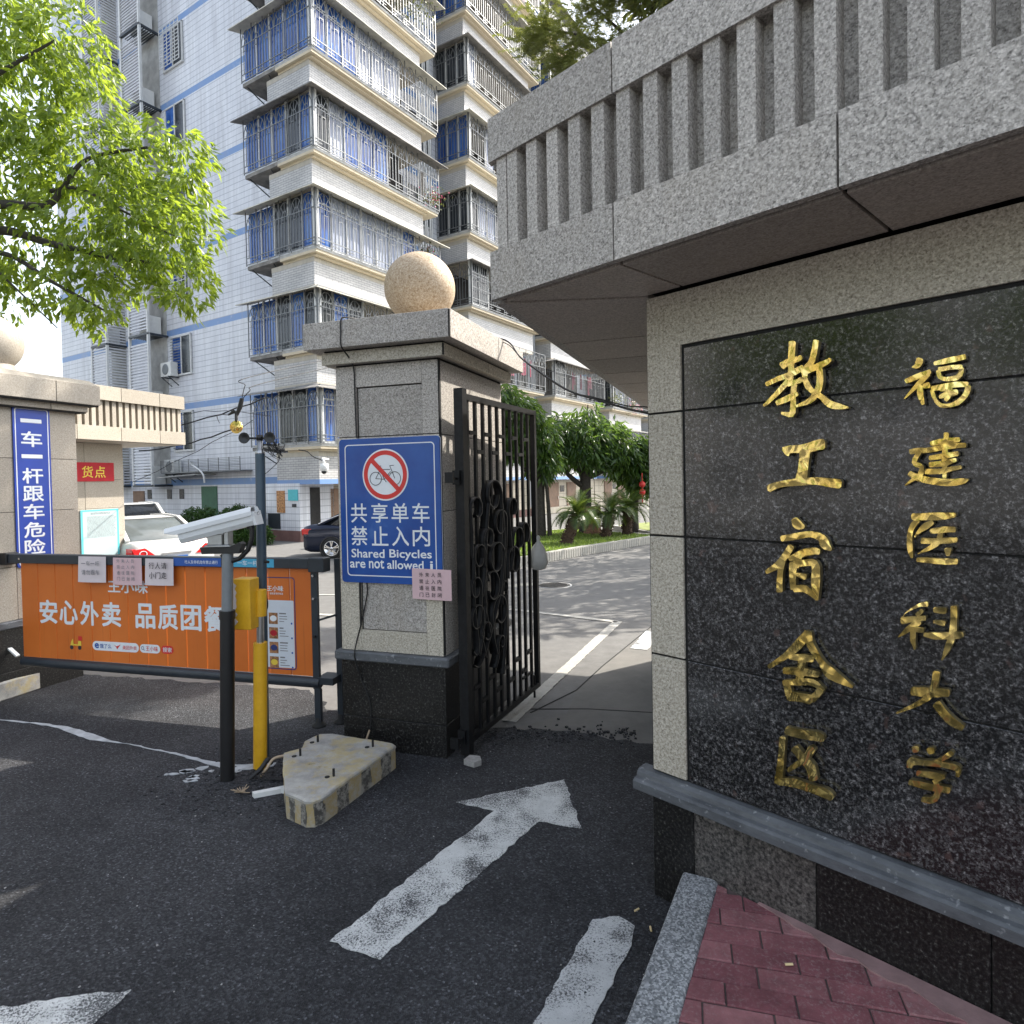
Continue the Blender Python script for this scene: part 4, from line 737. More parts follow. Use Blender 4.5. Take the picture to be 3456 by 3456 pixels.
# ================================================================= RIGHT GATE PILLAR
PA = math.atan2(-.3229, .9464)
def pillar(name, loc, ang, W_, Dp, label, cat, flip=False, zsc=1.0, panel=True, cream=False):
    """origin at the front-right foot; x in [-W_,0], y in [0,Dp]"""
    T = thing(name, loc, ang, label, cat); gm = 'granite_cream' if cream else 'granite_warm'; gc = 'granite_cream' if cream else 'granite'
    z = lambda v: v*zsc
    mb = MB(); mb.box(-W_+.02, -.02, .02, Dp-.02, 0, z(2.3)); mb.build('pillar_core', 'joint', T)
    for z0, z1 in ((0, .192), (.196, .535)):
        for (x0, x1, y0, y1) in ((-W_, -.012, -.002, .02), (-.018, 0, -.0, Dp), (-W_, -.02, Dp-.02, Dp), (-W_, -W_+.018, .022, Dp-.022)):
            mb = MB(); mb.bbox(x0, x1, y0, y1, z0, z1, .0015); mb.build('plinth_slab', 'black_granite_dull', T)
    mb = MB(); mb.bbox(-W_-.035, .038, -.035, Dp+.035, .536, .592, .008); mb.build('ledge', 'slate_ledge', T)
    zz = [.594, .99, 1.43, 1.873, 2.296]
    if panel:
        # front face: frame stones round a recessed middle field
        fx0, fx1, fz0, fz1 = -.548, -.112, .720, 2.170
        for (x0, x1, z0, z1, mt) in ((-W_, fx0, .594, z(1.872), gm), (fx1, -.009, .594, z(1.872), gm), (fx0+.001, fx1-.001, .594, fz0, gm),
                                     (-W_, fx0, z(1.877), z(2.296), gc), (fx1, -.009, z(1.877), z(2.296), gc), (fx0+.001, fx1-.001, fz1, z(2.296), gc)):
            mb = MB(); mb.bbox(x0+.0004, x1-.0004, 0, .02, z0, z1, .0012); mb.build('frame_stone', mt, T)
        for z0, z1, mt in ((fz0+.004, 1.872, gc), (1.877, fz1-.008, gc)):
            mb = MB(); mb.bbox(fx0+.012, fx1-.002, .006, .02, z0, z1, .002); mb.build('field_slab', mt, T)
    else:
        for i in range(4):
            mb = MB(); mb.bbox(-W_, -.009, 0, .02, zz[i]*1+.0, z(zz[i+1])-.004 if i == 3 else zz[i+1]-.004, .0015); mb.build('field_slab', gc, T)
    for i in range(4):
        for x0, x1, y0, y1 in ((-.018, 0, .020, Dp), (-W_, -W_+.018, .022, Dp), (-W_+.02, -.02, Dp-.02, Dp)):
            mb = MB(); mb.bbox(x0, x1, y0, y1, zz[i], (z(zz[i+1]) if i == 3 else zz[i+1])-.005, .0015); mb.build('side_slab', gc, T)
    mb = MB(); mb.box(-.02, -.0015, .0015, .03, .6, z(2.295)); mb.build('corner_joint', 'joint', T)
    for (i0, z0, z1) in ((.057, 2.304, 2.376), (.13, 2.385, 2.540)):
        nm = 'neck_slab'; mb = MB(); mb.box(-W_-i0+.012, i0-.012, -i0+.012, Dp+i0-.012, z(z0)+.0015, z(z0)+.0038); mb.build('underside_slab', gc, T)
        nm = 'neck_slab' if i0 < .1 else 'cap_slab'
        mb = MB(); mb.box(-W_-i0+.008, i0-.0015, -i0+.0015, Dp+i0-.01, z(z0)+.004, z(z1)-.004); ij = .045 if i0 > .1 else -.004; mb.box(-W_-ij, ij, -ij, Dp+ij, z(z0)-.03, z(z0)+.001); mb.build('cap_core', 'joint', T)
        for (x0, x1, y0, y1) in ((-W_-i0, i0-.009, -i0, -i0+.012), (i0-.03, i0, -i0+.010, Dp*.62), (i0-.03, i0, Dp*.62+.004, Dp+i0), (-W_-i0, -W_-i0+.03, -i0+.034, Dp+i0), (-W_-i0+.034, i0-.034, Dp+i0-.03, Dp+i0)):
            mb = MB(); mb.bbox(x0, x1, y0-.0, y1, z(z0), z(z1), .002); mb.build(nm, gc if i0 > .1 else gm, T)
    mb = MB(); i0 = .125
    mb.box(-W_-i0+.02, i0-.02, -i0+.02, Dp+i0-.02, z(2.53), z(2.545)); mb.build('cap_top', gc, T)
    return T
RP = pillar('gate_pillar', (-.40184, 3.64274), PA, .6855, 1.04, 'square granite gate pillar with the blue no-bicycle sign and iron gate', 'gate pillar')
def ball(T, c, r, m_='granite_warm', base=2.6):
    mb = MB(); mb.ball(c, r, 40, 24); mb.build('stone_ball', m_, T)
    mb = MB(); mb.lathe([(r*.95, 0), (r*.95, .02), (r*.62, .05), (r*.55, c[2]-r*.75-base)], 28, (c[0], c[1], base-.005)); mb.build('ball_base', m_, T)
@mat('ball_stone')
def _(s): granite(s, (.22, .14, .07), (.43, .32, .20), (.56, .47, .36), sc=.8, st=.1)
ball(RP, (-.36, .50, 2.87), .232, 'ball_stone', 2.545)

# ================================================================= LEFT GATE PILLAR + GUARD HOUSE
LA = math.atan2(.9464, .3229)
def lp_box(): pass
LP = thing('gate_pillar', (-3.681, 5.413), PA, 'granite gate pillar at the far side of the driveway with tall blue sign', 'gate pillar')
lz = lambda v: v
Wl, Dl = .685, 1.0
mb = MB(); mb.box(-Wl+.02, -.02, -Dl+.02, -.02, 0, 2.24); mb.build('pillar_core', 'joint', LP)
for z0, z1 in ((0, .2), (.204, .535)):
    for (x0, x1, y0, y1) in ((-Wl, 0, -Dl, -Dl+.02), (-.018, 0, -Dl+.022, 0), (-Wl, -.02, -.02, 0), (-Wl, -Wl+.018, -Dl+.022, -.022)):
        mb = MB(); mb.bbox(x0, x1, y0, y1, z0, z1, .0015); mb.build('plinth_slab', 'black_granite_dull', LP)
mb = MB(); mb.bbox(-Wl-.035, .035, -Dl-.035, .035, .536, .592, .008); mb.build('ledge', 'slate_ledge', LP)
for z0, z1 in ((.594, 1.0), (1.004, 1.423), (1.427, 1.841), (1.845, 2.24)):
    for (x0, x1, y0, y1) in ((-Wl, -.02, -Dl, -Dl+.02), (-.018, 0, -Dl, -.51), (-.018, 0, -.507, -.0), (-Wl, -.02, -.02, -.0), (-Wl, -Wl+.018, -Dl+.022, -.022)):
        mb = MB(); mb.bbox(x0, x1, y0, y1, z0, z1, .0015); mb.build('side_slab', 'granite_cream' if y1 > -.51 or 1 else 'granite', LP)
for (i0, z0, z1) in ((.065, 2.243, 2.295), (.13, 2.302, 2.470)):
    mb = MB(); mb.box(-Wl-i0+.01, i0-.01, -Dl-i0+.01, i0-.01, z0-.01, z1-.004); mb.build('cap_core', 'joint', LP)
    for (x0, x1, y0, y1) in ((-Wl-i0, i0-.034, -Dl-i0, -Dl-i0+.03), (i0-.03, i0, -Dl-i0, -.25), (i0-.03, i0, -.246, i0), (-Wl-i0, i0-.034, i0-.03, i0), (-Wl-i0, -Wl-i0+.03, -Dl-i0+.034, i0-.034)):
        mb = MB(); mb.bbox(x0, x1, y0, y1, z0, z1, .003); mb.build('cap_slab' if i0 > .1 else 'neck_slab', 'granite_cream', LP)
mb = MB(); mb.prism([(-Wl-.125, 2.466), (.125, 2.466), (.02, 2.52), (-Wl-.02, 2.52)], -Dl-.12, .12, 'y'); mb.build('cap_top', 'granite_cream', LP)
mb = MB(); mb.ball((-.36, -.42, 2.775), .227, 40, 24); mb.build('stone_ball', 'granite_cream', LP)
mb = MB(); mb.lathe([(.24, 0), (.235, .03), (.17, .06), (.14, .12)], 28, (-.36, -.42, 2.51)); mb.build('ball_base', 'granite_cream', LP)

GH = thing('guard_house', (-5.89, 8.661), LA, 'cream granite guard house with finned canopy behind the left pillar', 'guard house')
# local x along the driveway (away), outward = -y
mb = MB(); mb.box(-1.2, .965, .36, 2.2, 0, 2.25); mb.build('wall_core', 'joint', GH)
zq = [0, .45, .88, 1.3, 1.72, 2.25]
for i in range(5):
    for x0, x1 in ((-1.2, -.35), (-.346, .36), (.364, .977)):
        mb = MB(); mb.bbox(x0, x1, .335, .36, zq[i]+.002, zq[i+1]-.002, .002); mb.build('wall_slab', 'granite_cream', GH)
    mb = MB(); mb.bbox(.967, .99, .362, 2.2, zq[i]+.002, zq[i+1]-.002, .002); mb.build('wall_slab', 'granite_cream', GH)
fx0, fx1 = -1.5, 1.69; fy = -.16
for z0, z1 in ((2.26, 2.455), (2.82, 3.02)):
    mb = MB(); mb.box(fx0+.02, fx1-.02, fy+.02, 2.3, z0+.01, z1-.01); mb.build('canopy_core', 'joint', GH)
    cuts = (fx0, -.75, -.1, .555, 1.21, fx1) if z0 < 2.5 else (fx0, -.75, -.1, .57, 1.22, fx1)
    for i in range(5):
        mb = MB(); mb.bbox(cuts[i]+.003, cuts[i+1]-.003, fy, fy+.03, z0, z1, .002); mb.build('band_slab', 'granite_cream', GH)
    mb = MB(); mb.bbox(fx1-.03, fx1, fy+.034, 2.3, z0, z1, .002); mb.build('band_slab', 'granite_cream', GH)
mb = MB(); mb.box(fx0+.12, fx1-.12, fy+.12, 2.2, 2.45, 2.83); mb.build('fin_backing', 'granite_cream', GH)
mb = MB(); mb.box(0, .06, 0, .1, 0, .375); fin2 = mb.mesh('fin', 'granite_cream')
for k in range(29):
    inst('fin', fin2, GH, (1.59-k*.103, fy+.045, 2.45))
for k in range(8):
    inst('fin', fin2, GH, (fx1-.045, fy+.25+k*.14, 2.45), (0, 0, pi/2))
mb = MB(); mb.box(fx0+.02, .555, fy+.04, .33, 2.252, 2.27); mb.build('soffit_panel', 'granite_cream', GH)
mb = MB(); mb.box(.56, fx1-.03, fy+.04, 2.2, 2.252, 2.27); mb.build('soffit_panel', 'granite_cream', GH)

# ================================================================= IRON GATE
GA = math.atan2(.9158, .4015)
IG = thing('iron_gate', (-.27616, 3.69502), GA, 'black wrought iron gate leaf with scrollwork swung open beside the pillar', 'gate')
mb = MB(); mb.box(-.055, .0, -.028, .028, .02, 2.13); mb.build('gate_post', 'iron', IG)
mb = MB(); mb.box(1.075, 1.11, -.018, .018, .07, 2.105); mb.build('gate_stile', 'iron', IG)
mb = MB(); mb.box(.0, 1.075, -.018, .018, 2.07, 2.104); mb.build('top_rail', 'iron', IG)
mb = MB(); mb.box(.0, 1.075, -.018, .018, .07, .104); mb.build('bottom_rail', 'iron', IG)
bars = [.05+.1035*i for i in range(10)]
mb = MB(); mb.box(-.011, .011, -.009, .009, .104, 2.07); barm = mb.mesh('bar', 'iron')
for x in bars: inst('bar', barm, IG, (x, 0, 0))
mb = MB(); mb.box(.011, .0925, -.012, .012, -.011, .011); linkm = mb.mesh('link', 'iron')
for i in range(9):
    inst('link', linkm, IG, (bars[i], 0, 1.885 if i % 2 == 0 else 1.775)); inst('link', linkm, IG, (bars[i], 0, .262 if i % 2 else .37))
mb = MB(); mb.box(-.045, .011, -.012, .012, -.011, .011)
mb.box(.76, .93, -.006, .006, -.06, -.045); mb.build('link', 'iron', IG).location = (.05, 0, .262)
mb = MB(); mb.box(-.006, .006, -.006, .006, .0, .2); mb.build('drop_bolt', 'iron', IG).location = (1.03, 0, -.03)
def ribbon(pts, w_=.055, t=.008):
    """flat bar on edge following pts in the x-z plane"""
    mb = MB(); vs = []; fs = []; n = len(pts)
    for i, (x, z) in enumerate(pts):
        a = pts[max(0, i-1)]; b = pts[min(n-1, i+1)]; dx, dz = b[0]-a[0], b[1]-a[1]; l = math.hypot(dx, dz) or 1; nx, nz = -dz/l*t/2, dx/l*t/2
        vs += [(x+nx, -w_/2, z+nz), (x-nx, -w_/2, z-nz), (x-nx, w_/2, z-nz), (x+nx, w_/2, z+nz)]
    for i in range(n-1):
        for k in range(4): fs.append((i*4+k, i*4+(k+1) % 4, (i+1)*4+(k+1) % 4, (i+1)*4+k))
    return mb.add(vs, fs, True)
def spiral(cx, cz, r, a0, turns, sgn=1, shrink=.45, tail=None, tw=.0):
    p = []; n = int(26*abs(turns))
    for i in range(n+1):
        u = i/n; rr_ = r*(1-(1-shrink)*(1-u)) if 0 else r*(shrink+(1-shrink)*u); a = R(a0)+sgn*2*pi*turns*(u-1)
        p.append((cx+rr_*cos(a), cz+rr_*sin(a)))
    return p+(tail or [])
SC = [(.36, 1.50, .115, -10, 1.35, -1, [(.475, 1.38), (.45, 1.2), (.44, 1.05)]), (.12, 1.43, .085, 200, 1.2, 1, [(.05, 1.3), (.045, 1.15)]),
      (.45, 1.32, .10, 20, 1.2, -1, [(.53, 1.2), (.5, 1.05)]), (.27, 1.24, .075, 190, 1.3, 1, [(.2, 1.1), (.26, .98)]),
      (.14, 1.14, .085, 10, 1.25, -1, [(.21, 1.02), (.17, .9)]), (.385, 1.10, .12, 0, 1.3, -1, [(.49, .98), (.45, .84)]),
      (.08, .96, .075, 10, 1.3, -1, [(.15, .84), (.11, .72)]), (.315, .93, .12, 190, 1.3, 1, [(.21, .8), (.26, .66)]),
      (.09, .78, .09, 20, 1.2, -1, [(.17, .66), (.1, .56)]), (.42, .76, .125, 200, 1.25, 1, [(.31, .62), (.36, .5)]),
      (.22, .67, .075, 180, 1.2, 1, [(.17, .6), (.2, .52)]), (.43, .56, .05, 180, 1.2, 1, [(.38, .48), (.34, .42)]),
      (.66, 1.41, .085, 200, .75, 1, [(.60, 1.25), (.62, 1.12)]), (.75, 1.19, .105, 190, 1.05, 1, [(.65, 1.1), (.6, 1.0)]),
      (.845, 1.24, .09, -60, .6, -1, []), (.66, 1.05, .115, 150, .8, 1, [(.56, .95)]), (.50, .90, .055, 190, 1., 1, [(.45, .8)])]
for cx, cz, r, a0, tn, sg, tail in SC:
    ribbon(spiral(cx, cz, r, a0, tn-.3*(tn > .9), sg, .5, tail)).build('scroll', 'iron', IG)
def curve(ps, n=10):
    out = []; q = [ps[0]]+list(ps)+[ps[-1]]
    for i in range(1, len(q)-2):
        for k in range(n):
            t = k/n; a, b, c, d = [Vector(v) for v in q[i-1:i+3]]
            out.append(tuple(.5*((2*b)+(c-a)*t+(2*a-5*b+4*c-d)*t*t+(3*b-a-3*c+d)*t**3)))
    out.append(tuple(ps[-1])); return out
for ps in (((.03, .52), (.12, .50), (.28, .66), (.44, .92), (.50, 1.2), (.48, 1.45)), ((.03, .60), (.07, .57), (.10, .62), (.06, .9), (.07, 1.2)), ((.12, .56), (.2, .8), (.22, 1.1), (.26, 1.36), (.3, 1.5)), ((.45, .35), (.50, .6), (.53, .85))):
    ribbon(curve(ps)).build('scroll', 'iron', IG)
for z in (1.62, .13):
    mb = MB(); mb.box(-.16, -.055, .0, .012, -.012, .0); mb.box(-.075, -.045, -.01, .035, -.04, .04); mb.box(-.17, -.155, -.02, .03, -.03, .03)
    mb.build('hinge', 'iron', IG).location = (0, 0, z)
# plastic bag tied on the stile
mb = MB()
prof = [(.008, .0), (.02, -.02), (.012, -.035), (.05, -.09), (.075, -.15), (.078, -.2), (.06, -.245), (.02, -.255)]
rb = random.Random(4); n = 14; vs = []; fs = []
for r_, z in prof:
    for k in range(n): q = r_*(1+.22*rb.uniform(-1, 1)); vs.append((q*cos(2*pi*k/n)*.9, q*sin(2*pi*k/n)*.45, z))
for i in range(len(prof)-1):
    for k in range(n): fs.append((i*n+k, i*n+(k+1) % n, (i+1)*n+(k+1) % n, (i+1)*n+k))
mb.add(vs, fs, True)
bg_ = mb.build('plastic_bag', 'bag_white'); bg_.location = (.185, 4.68, 1.19)
tag(bg_, 'crumpled white plastic bag tied to the free edge of the iron gate', 'plastic bag', None, 'thing')

# ================================================================= SIGNS
sgn = thing('prohibition_sign', (-.40184-.3229*.012, 3.64274-.9464*.012), PA, 'blue metal sign forbidding shared bicycles fixed to the near pillar', 'sign')
x0, x1, z0, z1 = -.663, .0, 1.005, 1.862
mb = MB(); mb.prism(rrect(x0, x1, z0, z1, .022), -.002, .009, 'y'); mb.build('sign_plate', 'sign_blue', sgn)
mb = MB(); mb.prism(rrect(x0-.002, x1+.002, z0-.002, z1+.002, .022), .0095, .012, 'y'); mb.build('sign_backing', 'white_ink', sgn)
mb = MB(); ringplate(mb, rrect(-.625, -.032, 1.045, 1.828, .024), rrect(-.619, -.038, 1.051, 1.822, .02), -.0032, -.0024); mb.build('border', 'white_ink', sgn)
circ = lambda r, n=56: [(-.353+r*cos(2*pi*k/n), 1.645+r*sin(2*pi*k/n)) for k in range(n)]
mb = MB(); mb.prism(circ(.152), -.0034, -.0024, 'y'); mb.build('roundel', 'white_ink', sgn)
mb = MB(); ringplate(mb, circ(.143), circ(.117), -.0044, -.0035); mb.build('red_ring', 'red_ink', sgn)
E45 = Vector((cos(R(-45)), 0, sin(R(-45))))
cc = Vector((-.353, -.0058, 1.645)); mb = MB(); mb.bar(cc-E45*.124, cc+E45*.124, .027, .0006, (0, 1, 0)); mb.build('red_bar', 'red_ink', sgn)
def bike(mb, cx, cz, s, y, t=.0036):
    P2 = lambda x, z: Vector((cx+x*s, y, cz+z*s))
    for wx in (-1, 1):
        q = [P2(wx*1.02+.62*cos(2*pi*k/26), -.35+.62*sin(2*pi*k/26)) for k in range(27)]
        for a, b in zip(q, q[1:]): mb.bar(a, b, t, .0005, (0, 1, 0))
    for a, b in (((-1.02, -.35), (-.5, .5)), ((-.5, .5), (.55, .5)), ((-.62, .82), (-.1, -.42)), ((-1.02, -.35), (-.1, -.42)), ((-.1, -.42), (.6, .3)), ((1.02, -.35), (.52, .85)), ((.5, .85), (.95, .88)), ((-.85, .84), (-.4, .84)), ((-.1, -.42), (.12, -.7))):
        mb.bar(P2(*a), P2(*b), t, .0005, (0, 1, 0))
mb = MB(); bike(mb, -.353, 1.645, .062, -.0052); mb.build('bicycle_emblem', 'black_ink', sgn)
cxs = [-.537, -.397, -.262, -.127]
for row, z in (('共享单车', 1.421), ('禁止入内', 1.285)):
    for ch, x in zip(row, cxs): text('lettering', ch, 'white_ink', sgn, x, z, .108, .112, -.003, .012)
text('lettering', 'Shared', 'white_ink', sgn, -.482, 1.181, .222, .05, -.003, .018)
text('lettering', 'Bicycles', 'white_ink', sgn, -.20, 1.176, .272, .062, -.003, .018)
for wd_, x_, w2 in (('are', -.553, .103), ('not', -.425, .10), ('allowed', -.235, .235), ('i', -.066, .014)): text('lettering', wd_, 'white_ink', sgn, x_, 1.118 if wd_ != 'are' else 1.112, w2, .049 if wd_ != 'are' else .036, -.003, .018)
for x in (-.64, -.02):
    pass
# pink notice over the sign's lower corner
pn = thing('paper_notice', (-.40184-.3229*.017, 3.64274-.9464*.017), PA, 'pink printed notice over the lower corner of the blue bicycle sign', 'notice')
vs = []; n = 8
for i in range(n+1):
    for j in range(3):
        u, v = i/n, j/2; vs.append((-.190+.25*u, -.001-.007*sin(u*pi)*(.5+v*.5)-(.02*max(0, u-.75) if 1 else 0), 1.101-.176*v-.004*u))
fs = [(i*3+j, i*3+j+1, (i+1)*3+j+1, (i+1)*3+j) for i in range(n) for j in range(2)]
mb = MB(); mb.add(vs, fs, True); mb.build('sheet', 'pink_paper', pn)
for r_, row in enumerate(('外来人员', '禁止入内', '通往医院', '门已封闭')):
    for c_, ch in enumerate(row): text('lettering', ch, 'black_ink', pn, -.128+c_*.0385, 1.067-r_*.0385, .024, .025, -.0105, .01)
# tall blue sign on the left pillar (faces the driveway)
ls = thing('warning_sign', (-3.681+.9464*.008, 5.413-.3229*.008), LA, 'tall narrow blue sign with white characters on the far left pillar', 'sign')
x0, x1, z0, z1 = -.508, -.224, .99, 2.250
mb = MB(); mb.prism(rrect(x0, x1, z0, z1, .02), -.002, .006, 'y'); mb.build('sign_plate', 'sign_blue_flat', ls)
mb = MB(); ringplate(mb, rrect(x0+.014, x1-.014, z0+.014, z1-.014, .02), rrect(x0+.021, x1-.021, z0+.021, z1-.021, .016), -.0032, -.0022); mb.build('border', 'white_ink', ls)
for ch, z in zip('一车一杆跟车危险', (2.14, 1.996, 1.86, 1.707, 1.565, 1.423, 1.28, 1.143)):
    hh = .022 if ch == '一' else .118
    text('lettering', ch, 'shadow_ink', ls, -.369, z-.004, .156, hh, -.0024, .014); text('lettering', ch, 'white_ink', ls, -.372, z, .156, hh, -.0036, .014)
# red banner + notice on the guard house
bn = thing('cloth_banner', (-5.89, 8.661), LA, 'red cloth banner with yellow characters on the guard house wall', 'banner')
mb = MB(); mb.box(-.25, .812, .322, .330, 1.695, 1.968); mb.build('cloth', 'red_cloth', bn)
for ch, x in (('货', .395), ('点', .59), ('取', .19), ('快', -.1)):
    if ch in '货点': text('lettering', ch, 'yellow_ink', bn, x, 1.832, .165, .165, .320, .012)
nb = thing('notice_board', (-5.89, 8.661), LA, 'pale glossy notice sheet under the red banner on the guard house', 'notice')
mb = MB(); mb.box(.27, .862, .318, .330, .60, 1.285); mb.build('sheet', 'notice_paper', nb)
mb = MB(); mb.box(.27, .30, .3172, .318, .60, 1.285); mb.box(.832, .862, .3172, .318, .60, 1.285); mb.box(.30, .832, .3172, .318, 1.262, 1.285); mb.build('border', 'teal_ink', nb)
mb = MB(); rn = random.Random(2)
for k in range(21):
    z = 1.235-k*.0165-(.02 if k > 1 else 0); xx = .36 if k > 1 else .42
    while xx < (.79 if k > 1 else .72):
        l = rn.uniform(.01, .05); mb.box(xx, xx+l, .3168, .3178, z, z+(.010 if k < 2 else .007)); xx += l+.006
    if k > 17: pass
mb.build('small_print', 'grey_ink', nb, kind='stuff')

# ================================================================= BARRIER
BA = R(-15); BO = (-1.299, 4.177)
BR = thing('barrier_gate', BO, BA, 'lowered vehicle barrier with a long orange advertising screen in a dark frame', 'barrier')
mb = MB(); mb.bbox(-2.62, -.03, -.035, .035, 1.045, 1.112, .004); mb.build('top_beam', 'dark_metal', BR)
mb = MB(); mb.bbox(-.028, .085, -.045, .045, 1.025, 1.118, .004); mb.build('beam_end', 'dark_metal', BR)
mb = MB(); mb.box(-.03, .015, -.012, .012, .25, 1.045); mb.box(-.022, .02, -.014, .014, .0, .25); mb.build('leg', 'dark_metal', BR)
mb = MB(); mb.box(.09, .13, .08, .105, .0, 1.10); mb.build('leg', 'dark_metal', BR)
for x, y in ((0, 0), (.11, .09)):
    mb = MB(); mb.lathe([(.05, 0), (.045, .015), (.022, .03), (.02, .06)], 12, (x, y, 0)); mb.build('foot', 'rubber', BR)
mb = MB(); mb.bar((.0, 0, .7), (.11, .09, .73), .012); mb.build('brace', 'dark_metal', BR)
mb = MB(); mb.tube([(-2.52, 0, .295), (.02, 0, .292)], .035, 12); mb.box(.0, .12, -.02, .11, .285, .33); mb.build('bottom_tube', 'dark_metal', BR)
for z in (1.0, .85, .6, .3):
    mb = MB(); mb.tube([(-.005, -.014, z), (-.005, -.03, z)], .009, 8); mb.build('bolt', 'chrome' if z > .8 else 'black_plastic', BR)
mb = MB(); mb.tube([(-2.48, -.036, 1.08), (-2.48, -.045, 1.08)], .008, 8); mb.build('bolt', 'chrome', BR)
# orange screen : upright slats with shallow folds
ns = 15; xs = [-2.52+i*(2.49/ns) for i in range(ns+1)]
for i in range(ns):
    mb = MB(); mb.prism([(xs[i]+.001, .004), (xs[i]+.005, -.003), (xs[i+1]-.005, -.003), (xs[i+1]-.001, .004)], .332, 1.042); mb.build('screen_slat', 'orange_vinyl', BR)
T_ = lambda *a, **k: text('lettering', *a, **k)
for ch, x in zip('安心外卖品质团餐', (-2.26, -2.07, -1.875, -1.675, -1.375, -1.18, -.985, -.79)):
    text('lettering', ch, 'white_ink', BR, x, .682, .163, .17, -.0042, .028)
text('lettering', '王小味', 'white_ink', BR, -1.522, .886, .35, .088, -.0042, .022)
def pill(xa, xb, za, zb, mt, y=-.0042):
    mb = MB(); mb.prism(rrect(xa, xb, za, zb, (zb-za)/2-.0005, 6), y, y+.0008, 'y'); return mb.build('pill', mt, BR)
pill(-1.855, -1.44, .415, .482, 'white_ink'); pill(-1.43, -1.255, .418, .479, 'white_ink'); pill(-1.245, -1.14, .42, .478, 'red_ink')
text('lettering', 'e', 'strip_blue', BR, -1.815, .449, .034, .034, -.0056, .03)
text('lettering', '饿了么', 'strip_blue', BR, -1.735, .449, .105, .032, -.0056, .01)
mb = MB(); mb.prism([(-1.66, .462), (-1.635, .452), (-1.60, .466), (-1.618, .446), (-1.632, .43), (-1.638, .445)], -.0056, -.005, 'y'); mb.build('emblem', 'red_ink', BR)
text('lettering', '美团外卖', 'red_ink', BR, -1.52, .447, .125, .03, -.0056, .005)
text('lettering', '王小味', 'red_ink', BR, -1.325, .449, .105, .034, -.0056, .008)
mb = MB(); q = [(-1.405+.011*cos(t*pi/8), .452+.011*sin(t*pi/8)) for t in range(17)]
for a, b in zip(q, q[1:]): mb.bar((a[0], -.0056, a[1]), (b[0], -.0056, b[1]), .003, .0006, (0, 1, 0))
mb.bar((-1.397, -.0056, .444), (-1.388, -.0056, .434), .003, .0006, (0, 1, 0)); mb.build('emblem', 'navy_ink', BR)
text('lettering', '搜索', 'white_ink', BR, -1.192, .449, .075, .034, -.0056, .01)
# plain scooter figure: a little delivery scooter, no character
mb = MB()
for x in (-2.05, -1.975): 
    mb.prism([(x+.016*cos(t*pi/6), .425+.016*sin(t*pi/6)) for t in range(12)], -.005, -.0042, 'y')
mb.build('emblem', 'black_ink', BR)
mb = MB(); mb.prism([(-2.06, .44), (-2.05, .47), (-2.035, .49), (-2.03, .45), (-1.99, .448), (-1.985, .475), (-1.96, .475), (-1.958, .44)], -.0058, -.0051, 'y'); mb.build('emblem', 'yellow_ink', BR)
mb = MB(); mb.prism([(-1.985, .478), (-1.985, .51), (-1.95, .51), (-1.95, .478)], -.0058, -.0051, 'y'); mb.build('emblem', 'red_ink', BR)
# phone picture at the right end
mb = MB(); ringplate(mb, rrect(-.40, -.155, .365, .983, .022), rrect(-.394, -.161, .371, .977, .018), -.005, -.0042); mb.build('phone_outline', 'navy_ink', BR)
mb = MB(); mb.prism(rrect(-.388, -.167, .377, .828, .008), -.005, -.0043, 'y'); mb.build('phone_screen', 'screen_white', BR)
text('lettering', '王小味', 'white_ink', BR, -.305, .906, .125, .036, -.005, .02)
text('lettering', '暖胃家常好味道', 'white_ink', BR, -.295, .872, .10, .014, -.005, .01)
rn = random.Random(12)
for k in range(4):
    z = .705-k*.098; mb = MB(); mb.box(-.358, -.29, -.0056, -.0051, z-.038, min(z+.038, .82)); mb.build('food_picture', 'food', BR)
    mb = MB(); mb.prism([(-.324+.026*cos(t*pi/7), z+.02*sin(t*pi/7)) for t in range(14)], -.0062, -.0057, 'y'); mb.build('dish', ['white_ink', 'red_cloth', 'navy_ink', 'yellow_ink'][k], BR)
    mb = MB()
    for j in range(4): mb.box(-.278, -.278+rn.uniform(.03, .075), -.0056, -.0051, z+.03-j*.017, z+.035-j*.017+(.004 if j == 0 else 0))
    mb.build('small_print', 'grey_ink', BR, kind='stuff')
    mb = MB(); mb.prism([(-.185+.007*cos(t*pi/5), z-.03+.007*sin(t*pi/5)) for t in range(10)], -.0056, -.0051, 'y'); mb.build('button_mark', 'strip_blue', BR)
# sticker strips on the top beam
mb = MB(); mb.box(-1.09, -.70, -.0362, -.0352, 1.05, 1.106); mb.build('blue_strip', 'strip_blue', BR)
text('lettering', '行人及非机动车禁止通行', 'white_ink', BR, -.86, 1.078, .27, .024, -.0368, .01)
mb = MB(); mb.box(-.61, -.287, -.0362, -.0352, 1.05, 1.106); mb.build('cyan_strip', 'strip_cyan', BR)
text('lettering', '一车一杆', 'white_ink', BR, -.49, 1.078, .16, .034, -.0368, .01)
